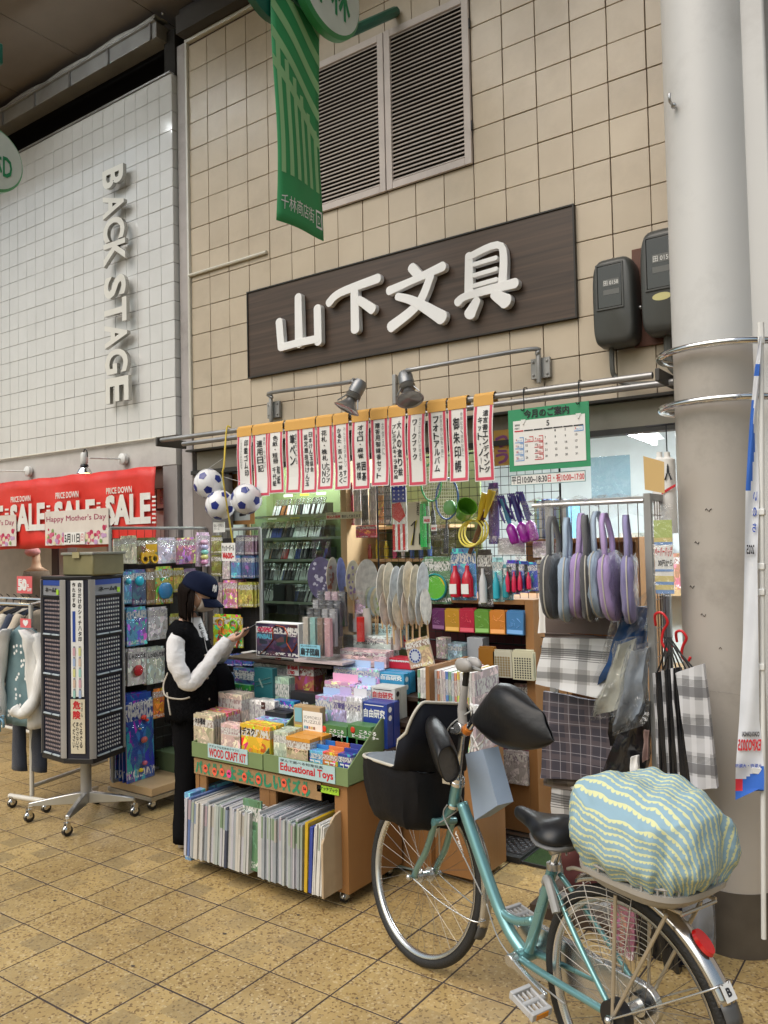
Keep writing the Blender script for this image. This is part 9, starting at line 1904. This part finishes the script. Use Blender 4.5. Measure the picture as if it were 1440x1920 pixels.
for i in range(15):
 u=i/14;z=.20-.245*u;spread=.096+.008*math.sin(u*PI)+.004*u;ring=[];un=.36*max(0,.10-z)
 for k in range(29):
  a=(.57+.86*k/28)*PI
  ring.append(HP((spread+.004)*math.cos(a)-.006+un,(.082+.010*u)*math.sin(a)*(1+.02*math.sin(k*3+i*.5)),z+.006*math.sin(k*1.7)*u)if u>.3 else HP(spread*min(1,.4+u*2)*math.cos(a)-.006,.082*min(1,.4+u*2)*math.sin(a),z))
 rr.append(ring)
for i,ring in enumerate(rr):
 if i>5:
  for k in(0,1,2,26,27,28):
   s_=-1 if k<5 else-1;ring[k]=ring[3 if k<5 else 25].lerp(ring[k],.25 if i>8 else .6)
b.loft(rr,cap=False,loop=False);build('hair',b,M_hair,woman,local=True,smooth=True,solid=.012)
b=MB();rn=random.Random(4)
for k in range(46):
 a=(.48+1.04*rn.random())*PI;r=.112;sx,sy=math.cos(a),math.sin(a);b.tube([HP(.10*sx-.006,.084*sy,.12),HP(.108*sx+.022,.090*sy,.02),HP((.106+rn.uniform(-.006,.008))*sx+.050,(.090+rn.uniform(-.006,.008))*sy,-.055+rn.uniform(-.012,.012))],[.004,.0045,.0012],5)
build('hair_strand',b,M_hair,woman,local=True,smooth=True)
b=MB();rr=[]
for i in range(12):
 u=i/11;z=.118+.105*math.sin(u*PI/2);r=math.cos(u*PI/2)**.62 if u<1 else .02;rr.append([HP((.108*math.cos(a)-.002)*max(r,.02),.091*math.sin(a)*max(r,.02),z-.012*math.cos(a)*(1-u))for a in[2*PI*q/36 for q in range(36)]])
b.loft(rr);build('cap_crown',b,M_cap,woman,local=True,smooth=True)
b=MB();rr=[]
for i in range(8):
 u=i/7;rr.append([HP((.092+.075*u)*math.cos(a)*(1-.03*u)+.0,.088*math.sin(a)*(1-.12*u),.118-.012-.030*u**1.2-.020*math.sin(a)**2*(1+u)*.8)for a in[(-.36+.72*k/16)*PI for k in range(17)]])
b.loft(rr,cap=False,loop=False);build('cap_brim',b,M_cap,woman,local=True,smooth=True,solid=.004)
b=MB();b.sphere(HP(-.002,0,.222),(.007,.007,.004),8);build('cap_button',b,M_cap,woman,local=True,smooth=True)
b=MB();ml=frame(tuple(HP(.092,-.056,.165)),(HM.to_3x3()@V((.45,.85,0))),(HM.to_3x3()@V((-.25,.1,1))))
ml=frame(tuple(HP(.079,-.068,.148)),HM.to_3x3()@V((.72,.62,0)),HM.to_3x3()@V((-.22,.10,.97)));put_text(b,'N',ml,0,0,.026,.034,.05,z=.004);put_text(b,'Y',ml,.004,-.004,.024,.038,.04,z=.005);build('cap_lettering',b,M_whiteink,woman,local=True)
def sleeve(pts,rad,near):
 P=smooth_path(pts,12);n=len(P);rs_=[]
 for i in range(n):
  u=i/(n-1);k=u*(len(rad)-1);q=min(int(k),len(rad)-2);r=rad[q]+(rad[q+1]-rad[q])*(k-q);r+=.003*abs(math.sin(i*.8))*(1 if u>.4 else .2)-.001;rs_.append(r)
 b=MB();b.tube(P,rs_,28);crumple(b,.0085,17,2 if near else 9);crumple(b,.003,48,4);build('sleeve',b,M_shirt,woman,local=True,smooth=True)
sleeve([(-.035,-.13,1.165),(-.050,-.165,1.12),(-.035,-.205,1.02),(.03,-.205,.915),(.10,-.165,.98),(.165,-.11,1.07),(.215,-.08,1.13)],[.040,.050,.047,.043,.040,.036,.029],True)
sleeve([(-.035,.13,1.20),(-.03,.18,1.10),(.0,.20,1.02),(.06,.175,.935),(.13,.12,1.00),(.18,.07,1.07),(.225,.03,1.125)],[.040,.048,.045,.042,.038,.035,.029],False)
b=MB();b.loft([[V((.01*0+cx+rx*math.cos(a),ry*math.sin(a),z))for a in[2*PI*q/24 for q in range(24)]]for(z,cx,rx,ry)in((1.12,.02,.07,.09),(1.20,.005,.060,.075),(1.235,.0,.052,.055),(1.25,.0,.048,.050))],cap=False);build('shirt_collar',b,M_shirt,woman,local=True,smooth=True)
b=MB();rr=[]
vprof=[(.700,.0,.150,.180),(.74,.0,.152,.182),(.82,.0,.148,.178),(.90,-.005,.140,.170),(.98,-.012,.132,.165),(1.06,-.02,.125,.158),(1.13,-.028,.112,.158),(1.17,-.034,.098,.185),(1.205,-.034,.080,.165),(1.225,-.030,.066,.11),(1.235,-.025,.060,.075)]
for i,(z,cx,rx,ry)in enumerate(vprof):
 rr.append([V((cx+rx*math.cos(a)*(1+.03*math.sin(5*a+i)),ry*math.sin(a),z+(.012*math.sin(11*a)if i==0 else 0)-(.03*max(0,math.cos(a))**2 if i>6 else 0)))for a in[2*PI*q/40 for q in range(40)]])
b.loft(rr,cap=False);crumple(b,.006,14,3);build('vest',b,M_vest,woman,local=True,smooth=True,solid=.008)
b=MB();rn=random.Random(8)
for k in range(150):
 a=rn.uniform(0,2*PI);p=V((.150*math.cos(a),.180*math.sin(a),.705));b.tube([p,p+V((rn.uniform(-.008,.008),rn.uniform(-.008,.008),-rn.uniform(.012,.028)))],.0016,3)
for k in range(80):
 u=rn.random();s_=-1 if rn.random()<.7 else 1;p=V((.045+.055*(1-u)+.0,s_*(.05+.02*(1-u)),1.215-.16*(1-u)));b.tube([p,p+V((rn.uniform(.004,.018),s_*-.006,rn.uniform(-.012,.010)))],.0017,3)
build('vest_fringe',b,M_vest,woman,local=True)
b=MB()
for(x,y,z)in((.095,-.075,1.045),(.105,-.085,.925),(.112,-.09,.81)):b.sphere((x,y-.02,z),(.009,.006,.009),10)
build('button',b,mat('pearl_button',(.5,.45,.38),.2,.6),woman,local=True,smooth=True)
b=MB();b.loft([[V((cx+.062*math.cos(a)*(1+.1*math.sin(3*a+z*9)),cy+.03*math.sin(a)+.0,z))for a in[2*PI*q/20 for q in range(20)]]for(z,cx,cy)in((.86,-.06,-.172),(.85,-.06,-.176),(.80,-.058,-.178))],cap=True)
b=MB();b.tube(smooth_path([(-.10,-.10,.98),(-.125,-.14,.90),(-.10,-.185,.845),(-.02,-.20,.83),(.03,-.195,.838)]),.0045,6);b.tube(smooth_path([(-.10,-.165,.86),(-.085,-.19,.80),(-.075,-.195,.745)]),.0045,6);build('waist_cord',b,mat('cream_cord',(.45,.4,.33),.7),woman,local=True,smooth=True)
b=MB();b.tube(smooth_path([(.055,-.05,1.22),(.085,-.085,1.15),(.10,-.10,1.09),(.115,-.11,1.05)]),.0022,5);build('neck_strap',b,mat('grey_strap',(.3,.3,.3),.6),woman,local=True,smooth=True)
for s_,fx in((-1,0),(1,.035)):
 rr=[]
 for i in range(16):
  u=i/15;z=.76-.72*u;cx=-.005+fx*u-.012*math.sin(u*PI)+(.02*math.sin(u*5)*.4);rx=.105-.045*min(1,u*1.6)+.028*max(0,u-.55)/.45;ry=.088-.022*min(1,u*1.5)+.016*max(0,u-.55)/.45
  rr.append([V((cx+rx*math.cos(a)*(1+.04*math.sin(4*a+i*.7)),s_*.078+ry*math.sin(a),z))for a in[2*PI*q/26 for q in range(26)]])
 b=MB();b.loft(rr,cap=True);crumple(b,.009,12,5+s_);build('trouser_leg',b,M_tr,woman,local=True,smooth=True)
 b=MB();rr=[]
 for(x,w_,h)in((-.065,.03,.05),(-.04,.036,.062),(.0,.038,.06),(.06,.042,.045),(.11,.038,.03),(.135,.018,.016)):rr.append([V((fx+x,s_*.078+w_*math.cos(a),max(.001,h/2+h/2*math.sin(a)*1.0)))for a in[2*PI*q/16 for q in range(16)]])
 b.loft(rr);build('shoe',b,mat('off_white_shoe',(.5,.47,.44),.6),woman,local=True,smooth=True)
def hand(w0,dirv,upv,side,curl):
 d=V(dirv).normalized();u=V(upv).normalized();s_=d.cross(u).normalized()*side;w0=V(w0);J=[(w0,.016),(w0+d*.03,.020),(w0+d*.055,.021)];Ed=[(0,1),(1,2)];o=skin_mesh('hand',[(tuple(p),r)for p,r in[(w0-d*.01,.017),(w0+d*.02,.020),(w0+d*.045-s_*.008,.020),(w0+d*.045+s_*.010,.018)]],[(0,1),(1,2),(1,3)],M_skin,1,2)
 for k in range(4):
  ln=(.055,.064,.060,.048)[k];root=w0+d*.045+s_*(-.024+.016*k);P=[root-d*.01,root+d*ln*.4+u*curl*.008,root+d*ln*.75+u*curl*.024,root+d*ln*.92+u*curl*.040]
  b=MB();b.tube(smooth_path(P,3),[.0082]*4+[.0078]*3+[.0068]*3 if len(smooth_path(P,3))==10 else .0075,8);b.sphere(P[-1],.0068,8);build('finger',b,M_skin,o,local=True,smooth=True)
 root=w0+d*.012-s_*.018;P=[root,root+d*.022-s_*.012+u*curl*.012,root+d*.045-s_*.004+u*curl*.026];b=MB();b.tube(smooth_path(P,4),.0088,8);b.sphere(P[-1],.0082,8);build('thumb',b,M_skin,o,local=True,smooth=True);return o
hand((.215,-.08,1.128),(1,.35,.14),(-.1,.1,1),1,1)
hand((.225,.03,1.122),(1,-.35,.18),(-.1,-.1,1),-1,1)
ph=empty('mobile_phone',tuple(wpos+V((0,0,1.1))),'dark mobile phone held in both hands of the woman','phone');ph.rotation_euler=(0,0,ang)
ph.location=wpos;Mx=Matrix.Translation((.305,-.035,1.172))@Matrix.Rotation(math.radians(-28),4,'Y')
b=MB();b.box((-.07,-.036,-.004),(.07,.036,.004),M=Mx);build('phone_body',b,M_black,ph,local=True,bevel=.003);b=MB();b.box((-.064,-.032,.0042),(.064,.032,.0048),M=Mx);build('screen',b,mat('phone_screen',(.05,.07,.09),.05),ph,local=True)
b=MB();b.loft([[V((.13+.10*s_*math.cos(a),.06+.07*math.sin(a),z))for a in[2*PI*q/20 for q in range(20)]]for(z,s_)in((.74,.9),(.78,1.05),(.90,.9),(.97,.5))]);
o=build('shoulder_bag',b,mat('black_bag_cloth',(.007,.007,.009),.9,spec=.05),woman,local=True,smooth=True)
